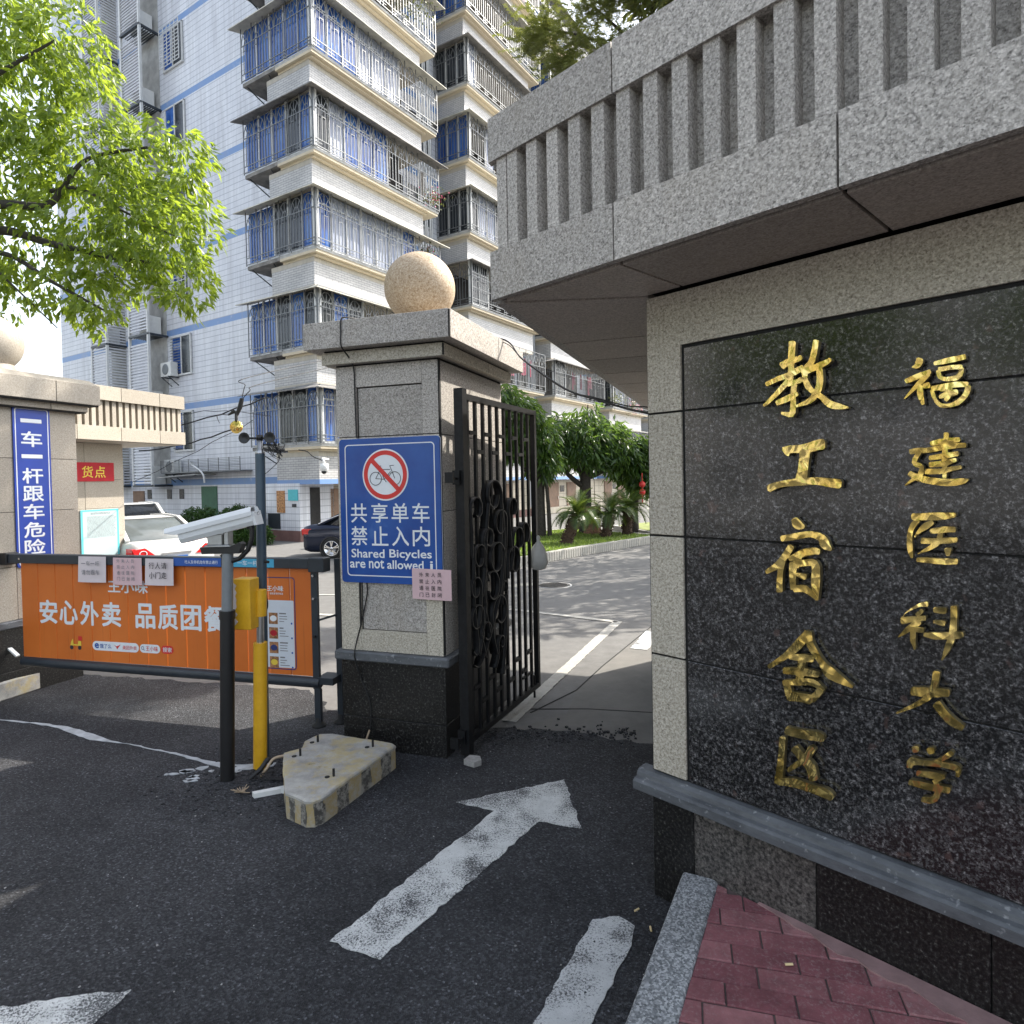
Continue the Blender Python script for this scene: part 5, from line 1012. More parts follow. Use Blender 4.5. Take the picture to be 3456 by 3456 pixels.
# taped sheets
def sheet(xa, xb, za, zb, mt, label, rows, size, dx, dz, ink='black_ink', tilt=0):
    t = thing('paper_notice', BO, BA, label, 'notice', None)
    vs = []; n = 6
    for i in range(n+1):
        for j in range(4):
            u, v = i/n, j/3; vs.append((xa+(xb-xa)*u+tilt*v, -.041-.010*v-.006*sin(u*pi*1.3)*v, zb+(za-zb)*v))
    mb = MB(); mb.add(vs, [(i*4+j, i*4+j+1, (i+1)*4+j+1, (i+1)*4+j) for i in range(n) for j in range(3)], True); mb.build('sheet', mt, t)
    nr = len(rows); cx, cz = (xa+xb)/2, (za+zb)/2+.012
    for r_, row in enumerate(rows):
        for c_, ch in enumerate(row):
            text('lettering', ch, ink, t, cx+(c_-(len(row)-1)/2)*dx, cz+((nr-1)/2-r_)*dz, size, size*(.12 if ch == '一' else 1), -.0585, .012)
    return t
sheet(-1.917, -1.668, .92, 1.106, 'pale_paper', 'white sheet with two grey lines taped leftmost on the barrier beam', ('一车一杆', '请勿跟车'), .036, .042, .064, 'grey_ink')
sheet(-1.605, -1.355, .908, 1.10, 'pink_paper', 'crumpled pink sheet of four faded lines between two paler sheets', ('外来人员', '禁止入内', '通往医院', '门已封闭'), .026, .042, .042, 'grey_ink', .004)
sheet(-1.322, -1.084, .912, 1.098, 'pale_paper', 'pale sheet with two bold lines taped beside the blue sticker strip', ('行人请', '小门走'), .044, .052, .068)
# barrier machine at the left edge with its concrete block
bm = thing('barrier_machine', (BO[0], BO[1]), BA, 'dark barrier machine post at the picture edge on a concrete block', 'barrier machine')
mb = MB(); mb.bbox(-3.05, -2.70, -.14, .16, .14, 1.12, .008); mb.build('cabinet', 'dark_metal', bm)
mb = MB(); mb.bbox(-2.72, -2.60, -.05, .05, 1.03, 1.12, .005); mb.build('arm_socket', 'black_plastic', bm)
mb = MB(); mb.bbox(-3.06, -2.705, -.145, .155, .10, .2, .004); mb.build('base_trim', 'zinc', bm)
mb = MB(); mb.bar((-2.70, -.0, .41), (-2.58, -.0, .33), .03, .012); mb.build('white_stay', 'white_plastic', bm)
cb = MB(); cb.bbox(-3.2, -2.645, -.2, .24, 0, .145, .012); o = cb.build('concrete_block', 'pad_concrete'); o.location = (*BO, 0); o.rotation_euler = (0, 0, BA)
tag(o, 'low square concrete block under the dark barrier machine', 'concrete block', None, 'thing')

# ================================================================= CAMERA POST, YELLOW POST, LAMP POST
CP = thing('camera_post', (-1.575, 3.437), 0, 'number plate camera on a black and grey post before the orange barrier', 'camera')
mb = MB(); mb.tube([(0, 0, 0), (.012, 0, .45), (.024, 0, .90)], .037, 18); mb.tube([(.023, 0, .88), (.0245, 0, .925)], .041, 18); mb.build('black_sleeve', 'black_plastic', CP)
mb = MB(); mb.tube([(.024, 0, .9), (.036, 0, 1.245)], .029, 18); mb.build('grey_pole', 'grey_pole', CP)
mb = MB(); mb.prism([(.10, .0), (-.10, .0), (-.11, .035), (.04, .03), (.10, .06), (.115, .05)], -.03, .03, 'y'); mb.build('base_joint', 'black_plastic', CP).location = (.01, 0, 1.235)
mb = MB(); mb.bbox(-.075, .065, -.035, .035, 0, .012, .003); mb.bbox(-.06, .02, -.03, .03, .012, .07, .003); mb.bbox(.03, .055, -.03, .03, .012, .09, .003); mb.prism([(-.09, .13), (-.06, .07), (.03, .07), (.045, .165), (-.02, .15)], -.034, .034, 'y'); mb.build('bracket', 'zinc', CP).location = (.0, 0, 1.27)
for x, z in ((-.035, 1.375), (-.015, 1.36), (.005, 1.385), (-.02, 1.39)):
    mb = MB(); mb.tube([(x, -.034, z), (x, -.042, z)], .006, 8); mb.build('screw', 'zinc', CP)
# housing runs from low left front to high right rear
hA = Vector((-.205, 0, 1.345)); hB = Vector((.195, 0, 1.440)); hd = (hB-hA).normalized(); hu = Vector((-hd.z, 0, hd.x)); hy = Vector((0, 1, 0))
fnH = lambda x, y, z: tuple(hA+hd*x+hy*y+hu*z)
mb = MB(fnH)
sec = [(-.04, -.052), (.04, -.052), (.052, -.03), (.052, .018), (-.052, .018), (-.052, -.03)]
vs = [(x, y, z) for x in (0.0, .405) for y, z in sec]; mb.add(vs, [tuple(range(5, -1, -1)), tuple(range(6, 12))]+[(i, (i+1) % 6, 6+(i+1) % 6, 6+i) for i in range(6)])
mb.build('housing_body', 'white_housing', CP)
mb = MB(fnH); c_ = [(-.060, .0), (-.060, .022), (-.045, .046), (.045, .046), (.060, .022), (.060, .0), (.056, .0), (.056, .020), (.043, .042), (-.043, .042), (-.056, .020), (-.056, .0)]
vs = [(x+(-.0 if z > .03 else .0)-(.055 if xi == 0 and z > .015 else 0), y, z) for xi, x in enumerate((-.01, .41)) for y, z in c_]; n = len(c_)
fs = [(i, (i+1) % n, n+(i+1) % n, n+i) for i in range(n)]+[(0, 1, 10, 11), (1, 2, 9, 10), (2, 3, 8, 9), (3, 4, 7, 8), (4, 5, 6, 7)]+[(n, n+11, n+10, n+1), (n+1, n+10, n+9, n+2), (n+2, n+9, n+8, n+3), (n+3, n+8, n+7, n+4), (n+4, n+7, n+6, n+5)]
mb.add(vs, fs); mb.build('sun_shield', 'white_housing', CP)
mb = MB(fnH); mb.box(-.004, .0, -.036, .036, -.045, .01); mb.build('lens_window', 'car_dark_glass', CP)
mb = MB(fnH); mb.box(.405, .42, -.048, .048, -.055, .02); mb.box(.41, .425, .0, .01, .01, .04); mb.build('rear_cap', 'white_housing', CP)
mb = MB(fnH); q = [(.43+.008*cos(t*pi/4), -.01, .005+.008*sin(t*pi/4)) for t in range(9)]; mb.tube(q, .0018, 5); mb.build('latch', 'zinc', CP)
mb = MB(); mb.tube([(.165, .0, 1.395), (.17, 0, 1.36), (.168, 0, 1.31), (.145, 0, 1.25), (.10, 0, 1.205), (.055, 0, 1.19), (.02, .0, 1.205), (.005, 0, 1.23)], .013, 10); mb.tube([(.16, 0, 1.405), (.165, 0, 1.365)], .022, 10); mb.build('cable_hose', 'black_plastic', CP)
# yellow control box behind the post
yb = thing('control_box', (-1.49, 3.53), R(-12), 'small yellow steel control box clamped between the two posts', 'control box')
mb = MB(); mb.bbox(-.05, .055, -.04, .05, .805, 1.085, .004); mb.build('box_body', 'yellow_paint', yb)
mb = MB(); rn = random.Random(8); q = [(-.052, .82)]+[(-.052+.022*(1 if k % 2 else .5)+rn.uniform(0, .01), .83+k*.02) for k in range(12)]+[(-.052, 1.07)]
mb.prism(q, -.0425, -.0402, 'y'); mb.build('torn_label', 'pale_paper', yb)
YP = thing('yellow_post', (-1.442, 3.571), 0, 'yellow telescopic steel post standing in front of the barrier', 'post')
mb = MB(); mb.tube([(-.008, 0, 0), (.012, 0, .715)], .037, 20); mb.build('lower_tube', 'yellow_paint', YP)
mb = MB(); mb.tube([(.012, 0, .70), (.016, 0, .88)], .020, 16); mb.build('inner_tube', 'steel', YP)
mb = MB(); mb.tube([(.016, 0, .865), (.020, 0, 1.012)], .034, 20); mb.build('upper_sleeve', 'yellow_paint', YP)
mb = MB(); mb.bbox(-.06, -.01, -.03, -.005, .90, .955, .003); mb.tube([(-.035, -.04, .927), (-.035, -.0, .927)], .028, 16); mb.build('clamp', 'yellow_paint', YP)
mb = MB(); mb.tube([(-.035, -.05, .927), (-.035, -.04, .927)], .007, 6); mb.build('bolt', 'black_plastic', YP)
HP = thing('horn_post', (-1.452, 3.665), 0, 'slim blue grey post topped with two small black horns', 'lamp post')
mb = MB(); mb.tube([(-.01, 0, 0), (.012, 0, 1.78)], .0275, 18); mb.build('pole', 'blue_grey_metal', HP)
mb = MB(); mb.lathe([(.027, 1.775), (.0285, 1.782), (.02, 1.80), (.016, 1.80), (.016, 1.86)], 16, (.012, 0, 0)); mb.build('pole_top', 'zinc', HP)
mb = MB(); mb.tube([(-.07, 0, 1.868), (.09, 0, 1.868)], .006, 8); mb.lathe([(.018, 1.855), (.02, 1.885)], 12, (.012, 0, 0)); mb.build('cross_bar', 'black_plastic', HP)
for sx in (-1, 1):
    mb = MB(lambda x, y, z, sx=sx: (.012+sx*.072+x, -.012-z, 1.867+y)); mb.lathe([(.010, -.03), (.012, 0), (.024, .02), (.032, .03), (.030, .031), (.015, .018)], 18); mb.build('horn', 'black_plastic', HP)
mb = MB(); mb.bar((.03, 0, 1.81), (.13, -.01, 1.78), .008); mb.bar((.03, 0, 1.83), (.11, 0, 1.825), .01); mb.bar((.1, 0, 1.82), (.145, -.02, 1.76), .006); mb.build('side_bracket', 'black_plastic', HP)
mb = MB(); rn = random.Random(6)
for k in range(5):
    p = [(.03, -.01, 1.8)]; 
    for j in range(7): p.append((.05+rn.uniform(0, .1), rn.uniform(-.03, .02), 1.74+rn.uniform(0, .12)))
    mb.tube(curve(p, 5), .0018, 4)
mb.tube(curve([(.1, 0, 1.80), (.12, 0, 1.74), (.06, .0, 1.68), (.035, 0, 1.66)], 6), .002, 5); mb.tube(curve([(.03, -.02, 1.0), (.04, -.02, .9), (.0, -.02, .84), (-.02, -.02, .82)], 6), .003, 5)
mb.build('loose_wires', 'wire', HP, kind='stuff')
mb = MB(); mb.tube([(.03, -.02, 1.16), (.055, -.025, 1.158)], .008, 8); mb.build('knob', 'black_plastic', HP)

# ================================================================= CONCRETE PAD with bolts, wires
pad = [(-1.273, 3.464), (-1.195, 3.53), (-1.21, 3.62), (-1.154, 3.718), (-1.08, 3.72), (-.70, 3.565), (-.678, 3.535), (-.691, 3.50), (-.915, 2.965), (-.945, 2.935), (-.985, 2.935), (-1.106, 3.02), (-1.19, 3.22)]
mb = MB(); mb.prism([(x, y) for x, y in pad], -.01, .122)
o = mb.build('concrete_pad', 'pad_side'); tag(o, 'chipped triangular concrete footing with faded black and yellow stripes and bolts', 'concrete footing', None, 'thing')
cen = Vector((-.97, 3.35))
mb = MB(); out_ = [(x+(x-cen.x)*.012, y+(y-cen.y)*.012) for x, y in ragged(pad, .004, .05)]
n = len(out_); top = [(x-(x-cen.x)*.03, y-(y-cen.y)*.03) for x, y in out_]
mb.add([(x, y, .116) for x, y in out_]+[(x, y, .127) for x, y in out_]+[(x, y, .134) for x, y in top], [tuple(2*n+k for k in range(n))]+[(r*n+k, r*n+(k+1) % n, (r+1)*n+(k+1) % n, (r+1)*n+k) for r in (0, 1) for k in range(n)])
mb.build('pad_top', 'pad_concrete', o)
for x, y in ((-1.13, 3.60), (-1.17, 3.42), (-.80, 3.52), (-.92, 3.17)):
    mb = MB(); mb.tube([(x, y, .13), (x, y, .172)], .0065, 8); mb.build('anchor_bolt', 'black_plastic', o)
    mb = MB(); mb.lathe([(.013, 0), (.013, .003)], 10, (x-.03, y-.01, .134)); mb.build('bolt_hole', 'rubber', o)
wr = MB(); wr.tube(curve([(-1.40, 3.46, .01), (-1.36, 3.44, .06), (-1.33, 3.47, .10), (-1.26, 3.50, .10), (-1.22, 3.5, .08)], 6), .008, 6)
ww = wr.build('power_cable', 'wire_tan'); tag(ww, 'tan cable looping from the yellow post foot to the concrete footing', 'cable', None, 'thing')
wr = MB(); wr.tube(curve([(-1.45, 3.42, .01), (-1.40, 3.45, .05), (-1.37, 3.48, .09), (-1.36, 3.5, .06)], 6), .014, 6)
for k in range(5): wr.tube(curve([(-1.42, 3.45, .02), (-1.40+.02*k, 3.40+.01*k, .04), (-1.36+.015*k, 3.39, .02), (-1.3+.02*k, 3.42, .01)], 5), .0025, 5)
tag(wr.build('cable_bundle', 'wire'), 'frayed black cables coming up at the yellow post foot', 'cable', None, 'thing')
wr = MB()
for k in range(16):
    a = 2*pi*k/16+.2; wr.tube([(-1.43, 3.27, .012), (-1.43+.055*cos(a)*rr.uniform(.6, 1.1), 3.27+.05*sin(a)*rr.uniform(.6, 1), .012+rr.uniform(0, .03))], .002, 4)
tag(wr.build('frayed_wire', 'wire_tan'), 'splayed ends of a stripped pale wire on the asphalt', 'wire', None, 'thing')
wr = MB(); wr.prism([(-1.36, 3.24), (-1.22, 3.30), (-1.13, 3.27), (-1.14, 3.24), (-1.22, 3.265), (-1.34, 3.215)], .006, .03)
tag(wr.build('conduit_piece', 'white_plastic'), 'broken length of white conduit lying against the concrete footing', 'conduit', None, 'thing')
# black cable down the pillar
pc = thing('pillar_cable', (-.40184, 3.64274), PA, 'thin black cable running over the cap and down the near pillar', 'cable')
mb = MB(); mb.tube(curve([(-.46, .05, 2.56), (-.52, -.09, 2.56), (-.548, -.133, 2.545), (-.552, -.136, 2.47), (-.552, -.134, 2.39), (-.552, -.062, 2.34), (-.552, -.01, 2.28), (-.551, -.006, 2.1), (-.547, -.006, 1.87)], 8), .0042, 6)
mb.build('cable', 'wire', pc); mb = MB(); mb.tube(curve([(-.50, -.006, 1.01), (-.50, -.006, .93), (-.55, -.006, .74), (-.572, -.006, .67), (-.572, -.042, .59), (-.568, -.04, .54), (-.55, -.008, .42), (-.50, -.008, .30), (-.49, -.008, .2), (-.50, -.01, .1)], 8), .0042, 6); mb.build('cable', 'wire', pc)
mb = MB(); mb.tube([(-.547, -.007, 1.02), (-.546, -.007, .745)], .006, 6); mb.build('conduit', 'black_plastic', pc)
mb = MB(); mb.tube([(-.50, -.012, .12), (-.52, -.03, .05)], .006, 6); mb.build('bare_end', 'wire_tan', pc)
# wire from the cap to the wall top
mb = MB(); mb.tube(curve([(-.33, 4.1, 2.545), (-0.03, 4.3, 2.54), (0.081, 4.0, 2.353), (0.293, 3.5, 2.098), (0.405, 3.1, 1.986), (0.509, 2.8, 1.903), (0.551, 2.55, 1.855), (.62, 2.62, 1.84)], 8), .0055, 6); mb.tube(curve([(-.30, 4.2, 2.545), (-0.03, 4.3, 2.52), (0.091, 4.0, 2.341), (0.293, 3.5, 2.094), (0.415, 3.1, 1.99), (0.509, 2.8, 1.915), (0.561, 2.55, 1.875), (.62, 2.66, 1.83)], 8), .003, 5)
tag(mb.build('overhead_cable', 'wire'), 'black cable hanging from the near pillar cap towards the wall', 'cable', None, 'thing')
# small litter
for i, (x, y, a) in enumerate(((.43, 2.32, .6), (.46, 2.22, 1.5), (.78, 1.83, 0))):
    mb = MB(); mb.tube([(-.011, 0, 0), (.011, 0, 0)], .0036, 7); o = mb.build('cigarette_butt', 'butt'); o.location = (x, y, .009 if i < 2 else KZ+.006); o.rotation_euler = (0, 0, a)
    tag(o, ['yellowish cigarette end on the asphalt nearest the name wall plinth', 'yellowish cigarette end on the asphalt close to the granite kerb', 'cigarette end lying on the red brick paving'][i], 'cigarette end', 'cigarette ends', 'thing')
mb = MB(); mb.prism([(-.30, 3.56), (-.24, 3.52), (-.20, 3.55), (-.21, 3.60), (-.27, 3.62)], 0, .035); tag(mb.build('rubble', 'rock'), 'chunk of broken pale concrete at the foot of the iron gate post', 'rubble', None, 'thing')

# ================================================================= APARTMENT BLOCK
BB = thing('apartment_building', (-5.0378, 17.0), math.atan2(.8425, .5388), 'tall white tiled apartment block with blue bands and caged corner balconies', 'building')
rnb = random.Random(21)
mb = MB(); mb.box(1.3, 34, 1.5, 17.75, 1.3, 23.6); mb.box(1.3, 34, 1.9, 17.75, .0, 1.3); mb.build('tiled_wall', 'tile_white', BB)
mb = MB(); mb.box(1.0, 34.2, 1.2, 17.9, 23.6, 23.95); mb.build('roof_slab', 'slab_grey', BB)
mb = MB(); mb.box(.10, 1.32, 1.06, 2.6, .3, 1.62); mb.build('entrance_wall', 'tile_white', BB)
mb = MB(); mb.box(.06, 1.34, 1.02, 6.6, 0, .3); mb.build('plinth_band', 'plinth_red', BB)
SL = [2.61*k for k in range(1, 9)]
BAYS = [(0, 5.15), (6.95, 12.08), (13.0, 18.1), (19.2, 24.3), (26.1, 31.2)]
def gbar(mb, f, a, b, w_): mb.bar(f(*a), f(*b), w_)
def grille_mesh(L_, f, H=1.56, seed=0, nm='grille', w_=.016, arches=True):
    mb = MB(); g = lambda a, b, w2=w_: gbar(mb, f, a, b, w2)
    n = max(1, round(L_/.52)); u = L_/n
    for z in (.04, .22, 1.02, H): g((0, z), (L_, z), .02)
    for i in range(n+1): g((u*i, 0), (u*i, H), .022)
    for i in range(n):
        c = u*(i+.5)
        for k in (1, 2, 3):
            zt = 1.02 if k != 2 else 1.02+u*.28
            g((u*i+u*k/4, .22 if k != 1 else .04), (u*i+u*k/4, zt if arches else H))
        if arches:
            q = [(c+u*.46*cos(pi*t/7), 1.02+u*.80*sin(pi*t/7)) for t in range(8)]
            for a, b in zip(q, q[1:]): g(a, b)
            q = [(c+u*.2*cos(pi*t/4), 1.02+u*.32*sin(pi*t/4)) for t in range(5)]
            for a, b in zip(q, q[1:]): g(a, b)
            for t in (2, 3.5, 5): g((c+u*.2*cos(pi*t/7), 1.02+u*.32*sin(pi*t/7)), (c+u*.46*cos(pi*t/7), 1.02+u*.8*sin(pi*t/7)))
        else: g((u*i, .62), (u*i+u, .62))
        g((u*i, .13), (u*i+u*.5, .13)); g((u*i+u*.5, .86), (u*i+u*.75, .86))
    return mb.mesh(nm, 'grille')
gF = grille_mesh(5.15, lambda x, z: (x, -.03, z))
gA = grille_mesh(2.94, lambda x, z: (-.03, x, z))
gS = grille_mesh(1.5, lambda x, z: (-.03, x, z))
gP = grille_mesh(5.15, lambda x, z: (x, -.03, z), arches=False)
gG = grille_mesh(1.8, lambda x, z: (x, 1.2, z), H=1.4, arches=False)
def slab_mesh(x0, x1, side, low):
    mb = MB(); mb.k = 0
    # soffit (cream) under a grey slab edge
    mb.k = 1; mb.box(x0, x1-.02, .02, 1.5, -.07, -.0); mb.k = 0; mb.box(x0, x1, 0, 1.5, .0, .075)
    mb.k = 1; mb.box(x0+.10, x1-.4, .13, 1.5, -.13, -.07)
    if side > 1.6: mb.k = 2; mb.box(x0, 1.3, 1.5, side, -.03, .07)
    return mb
for bi, (x0, x1) in enumerate(BAYS):
    side = 2.94 if bi == 0 else 1.5
    for k, z in enumerate(SL):
        if z > 22 or (bi > 0 and z > 21): continue
        if bi >= 3 and z > 12: continue
        sm = slab_mesh(x0, x1, side, k == 0)
        bal = sm.build('balcony', ['slab_grey', 'cream_render', 'slab_dirty'], BB); bal.location = (0, 0, z)
        bx1 = x1-.5
        # spandrel below the slab
        zb = -.98 if k else -1.0
        yl = 2.02 if bi == 0 else 1.5
        mb = MB(); mb.box(x0+.12, bx1, .25, yl, zb, -.26); mb.build('spandrel', 'brick_white', bal)
        mb = MB(); mb.box(x0+.115, bx1+.005, .245, yl+.005, -.26, -.125); mb.build('upright_tiles', 'tile_upright', bal)
        mb = MB(); mb.box(x0+.115, bx1+.005, .245, yl+.005, zb-.02, zb+.11); mb.build('upright_tiles', 'tile_upright' if k else 'tile_white', bal)
        if z > 20.5 and bi == 0: pass
        # awning over the cage (above this slab)
        r = rnb.random()
        if r < .85:
            ov = .27; mb = MB(); zt = 1.62
            rp = [(x0-ov, -ov, zt-.06-rnb.uniform(0, .05)), (x1+ov*.9, -ov, zt-.05-rnb.uniform(0, .04)), (x1+ov*.9, .3, zt+.07), (x0+.1, .3, zt+.08)]
            q2 = [(x0-ov, (side+.25), zt-.05), (x0+.2, side+.2, zt+.07)]
            top = rp+q2; vs = top+[(a, b, c-.025) for a, b, c in top]
            fs = [(0, 1, 2, 3), (0, 3, 5, 4), (6, 9, 8, 7), (6, 10, 11, 9), (0, 6, 7, 1), (0, 4, 10, 6), (1, 7, 8, 2)]
            mb.add(vs, fs); mb.build('awning', 'awning' if (k+bi) % 3 else 'slab_dirty', bal)
        # glazing / open parts
        pat = {0: {0: 'BBO', 1: 'BDOOO', 2: 'WWWWBO', 3: 'DBBBOO', 4: 'BBBWOO', 5: 'BDOOOO', 6: 'OOOOOO', 7: 'BBOOOO'}}
        if bi == 0: segs = ['BBBOOOOOO', 'DBDOOOOOO', 'BWWWWWBOO', 'DWBBBOOOO', 'BBBWWWOOO', 'WBBOOOOOO', 'OOOOOOOOO', 'BBOOOOOOO'][k]
        else: segs = ['OOOOOOOOO', 'OWWOOOOOO', 'DDOOOOOOO', 'DWWDWOOOO', 'OOWOOOOOO', 'WOOOOOOOO', 'OOOOOOOOO', 'OOOOOOOOO'][(k+bi-1) % 8]
        u = (x1-x0)/9; mf = MB()
        for i, c in enumerate(segs):
            xa, xb = x0+u*i, x0+u*(i+1)
            if c != 'O':
                g = MB(); g.box(xa+.02, xb-.02, .10, .115, .08, 1.58); g.build('pane', {'B': 'blue_glass', 'W': 'curtain', 'D': 'dark_glass'}[c], bal)
                mf.box(xa-.02, xa+.025, .07, .13, .075, 1.62); mf.box(xb-.025, xb+.02, .07, .13, .075, 1.62); mf.box(xa, xb, .075, .125, .075, .14); mf.box(xa, xb, .075, .125, 1.25, 1.285)
        if mf.v: mf.build('window_frame', 'white_frame', bal)
        mb = MB(); mb.box(x0+.1, x1-.1, 1.44, 1.50, .075, 1.63); mb.build('back_wall', 'dark_inside' if rnb.random() < .5 else 'inside_wall', bal)  # shade at the back of the balcony is put into the wall colour
        # side (facing left)
        ms = MB(); us = side/5
        sp = 'BBDBB' if bi == 0 else ('BBB' if k in (4, 6) else 'DDD')
        sp = {0: ['BBDDB', 'BBDBD', 'BBDDB', 'BBBDB', 'BBBBB', 'WBDBB', 'BBDDB', 'BBDDB'][k]}.get(bi, sp)
        us = side/len(sp)
        for i, c in enumerate(sp):
            ya, yb = side-us*(i+1), side-us*i
            if bi and c == 'D' and (k+bi) % 2: continue
            g = MB(); g.box(x0+.07, x0+.085, ya+.02, yb-.02, .08, 1.58); g.build('pane', {'B': 'blue_glass', 'W': 'curtain', 'D': 'dark_glass'}[c], bal)
            ms.box(x0+.04, x0+.10, ya-.02, ya+.025, .075, 1.62); ms.box(x0+.045, x0+.095, ya, yb, .075, .14)
        ms.box(x0+.03, x0+.11, -.0+.03, .10, .075, 1.62)
        ms.build('window_frame', 'white_frame', bal)
        inst('grille', gP if (bi == 1 and k == 2) else gF, bal, (x0, 0, .07)); inst('grille', gA if bi == 0 else gS, bal, (x0, 0, .07))
        mb = MB(); mb.bar((x0-.02, -.03, .07), (x0-.02, -.03, 1.64), .03); mb.build('corner_post', 'grille', bal); mb = MB(); mb.bar((x1, -.03, .07), (x1, -.03, 1.64), .025); mb.build('corner_post', 'grille', bal)
        if bi == 0:
            mb = MB(); mb.bar((.03, side-.1, -.0), (1.25, side-.5, -.85), .025); mb.bar((.03, side-1.1, -.0), (.6, 1.9, -.6), .02); mb.build('strut', 'dark_metal', bal)
        # things hung or grown in the balconies
        if rnb.random() < .75:
            mb = MB()
            for _ in range(rnb.randint(2, 5)):
                xx = x0+rnb.uniform(2.6, 4.9); mb.box(xx, xx+rnb.uniform(.1, .3), .5, .53, .7+rnb.uniform(-.2, .2), 1.45)
            mb.build('washing', rnb.choice(['curtain', 'maroon', 'sign_blue_flat', 'white_ink', 'dark_inside']), bal, kind='stuff')
# pipes in the gaps and at the tile wall's right edge
mb = MB()
for i in range(5): mb.tube([(1.18-.03*i, 2.95-.11*i+.35, .9), (1.18-.03*i, 2.95-.11*i+.35, 23.4)], .022, 6, False)
o = mb.build('drain_pipe', 'pipe_grey', BB); o['kind'] = 'stuff'
for x in (5.35, 12.3, 24.6):
    mb = MB()
    for i in range(6): mb.tube([(x+.13*i, .95+.03*(i % 2), .4), (x+.13*i, .95+.03*(i % 2), 23.4)], .035, 6, False)
    o = mb.build('drain_pipe', 'pipe_grey', BB); o['kind'] = 'stuff'
for z in SL:
    for x in (5.25, 12.2, 24.4):
        mb = MB(); mb.box(x+.1, x+1.4, 1.455, 1.495, z+.3, z+1.5); f = mb.build('window', 'dark_glass', BB)
        mb = MB(); mb.box(x+.1, x+.16, 1.43, 1.47, z+.3, z+1.5); mb.box(x+.72, x+.78, 1.43, 1.47, z+.3, z+1.5); mb.box(x+.1, x+1.4, 1.43, 1.47, z+.24, z+.3); mb.build('frame', 'white_frame', f)
# windows of the tiled end wall
for k in range(8):
    zt = 4.26+2.69*k-(.0 if k else 0)
    if zt > 22: continue
    ya, yb = 8.0, 9.2
    mb = MB(); mb.box(1.285, 1.31, ya, yb, zt-1.36, zt); f = mb.build('window', 'dark_glass', BB)
    mb = MB(); mb.box(1.27, 1.29, ya+.62, yb-.04, zt-1.32, zt-.04); mb.build('pane', 'blue_glass', f)
    mb = MB(); mb.box(1.265, 1.285, ya+.04, ya+.58, zt-1.32, zt-.04); mb.build('pane', 'dark_glass', f)
    mb = MB()
    for y in (ya, ya+.58, yb-.05): mb.box(1.24, 1.31, y, y+.05, zt-1.36, zt)
    mb.box(1.235, 1.31, ya-.02, yb+.02, zt-1.42, zt-1.36); mb.box(1.24, 1.31, ya, yb, zt-.05, zt); mb.build('frame', 'white_frame', f)
    if k in (5,) or k == 2:
        mb = MB()
        for i in range(6): mb.bar((1.12, ya+i*(yb-ya)/5, zt-1.36), (1.12, ya+i*(yb-ya)/5, zt+.02), .022)
        for i in range(12): mb.bar((1.12, ya, zt-1.36+i*.125), (1.12, yb, zt-1.36+i*.125), .018)
        mb.build('grille', 'white_frame', f)
    if k in (0, 1, 3):
        mb = MB()
        for i in range(13): mb.bar((1.2, ya+.6, zt-1.3+i*.1), (1.2, yb, zt-1.3+i*.1), .018)
        mb.build('grille', 'grille', f)
# louvred shafts
for (ya, yb) in ((9.5, 10.75), (12.4, 13.55)):
    mb = MB(); z = 1.72
    while z < 23:
        ph = ((z-1.72) % 2.69)
        if ph < 2.25 or ya > 12: mb.prism([(.57, z), (.60, z+.065), (.66, z+.065), (.61, z)], ya+.06, yb-.05, 'y')
        z += .107
    o = mb.build('louvre_slat', 'louvre', BB); o['kind'] = 'stuff'
    if ya > 12:
        mb = MB(); z = 1.72
        while z < 23: mb.box(.6, 1.3, ya-.0, ya+.02, z, z+.05); z += .107
        o = mb.build('louvre_slat', 'louvre', BB); o['kind'] = 'stuff'
    for y in (ya, yb):
        mb = MB(); mb.box(.56, .64, y-.04, y+.04, 1.6, 23.2); mb.build('shaft_post', 'white_frame', BB)
    for k in range(9):
        z = 1.62+2.69*k-.02
        if z > 22.5: continue
        mb = MB(); mb.box(.55, 1.3, ya-.04, ya+.04, z, z+.07); mb.box(.55, .63, ya+.04, yb, z, z+.07)
        for j in range(8): mb.box(.64+.08*j, .66+.08*j, ya+.04, yb-.04, z+.02, z+.05)
        mb.build('shaft_shelf', 'dark_metal', BB)
        mb = MB(); mb.box(.8, 1.2, ya+.25, yb-.3, z+.09, z+.75); mb.build('condenser', 'white_plastic', BB)
    mb = MB(); mb.box(1.285, 1.30, ya+.05, yb-.02, 1.7, 23); mb.build('shaft_back', 'slab_grey', BB)
# condensers beside the shafts
def acu(y, z):
    t = thing('air_conditioner', (0, 0, 0), math.atan2(.8425, .5388), LAB.pop(0), 'air conditioner', 'air conditioners on the tiled end wall')
    t.location = (-5.0378, 17.0, 0)
    mb = MB(); mb.bbox(.95, 1.22, y-.32, y+.32, z, z+.5, .01); mb.build('casing', 'white_plastic', t)
    mb = MB(lambda a, b, c: (.945-c, y+a, z+.25+b)); mb.lathe([(.19, 0), (.19, .012), (.16, .012), (.03, .01)], 16); mb.build('fan_grille', 'grey_pole', t)
    mb = MB()
    for s_ in (-.22, .22): mb.bar((.92, y+s_, z-.02), (1.3, y+s_, z-.02), .03); mb.bar((.95, y+s_, z-.03), (1.3, y+s_, z-.3), .025)
    mb.build('bracket', 'dark_metal', t)
LAB = ['white air conditioner unit below the left tree tips on the tiled end wall', 'white air conditioner unit half hidden behind the guard house canopy', 'white air conditioner unit with a dark bracket right of the lowest louvred shaft']
acu(9.05, 8.35); acu(9.1, 5.5); acu(9.05, 2.05)
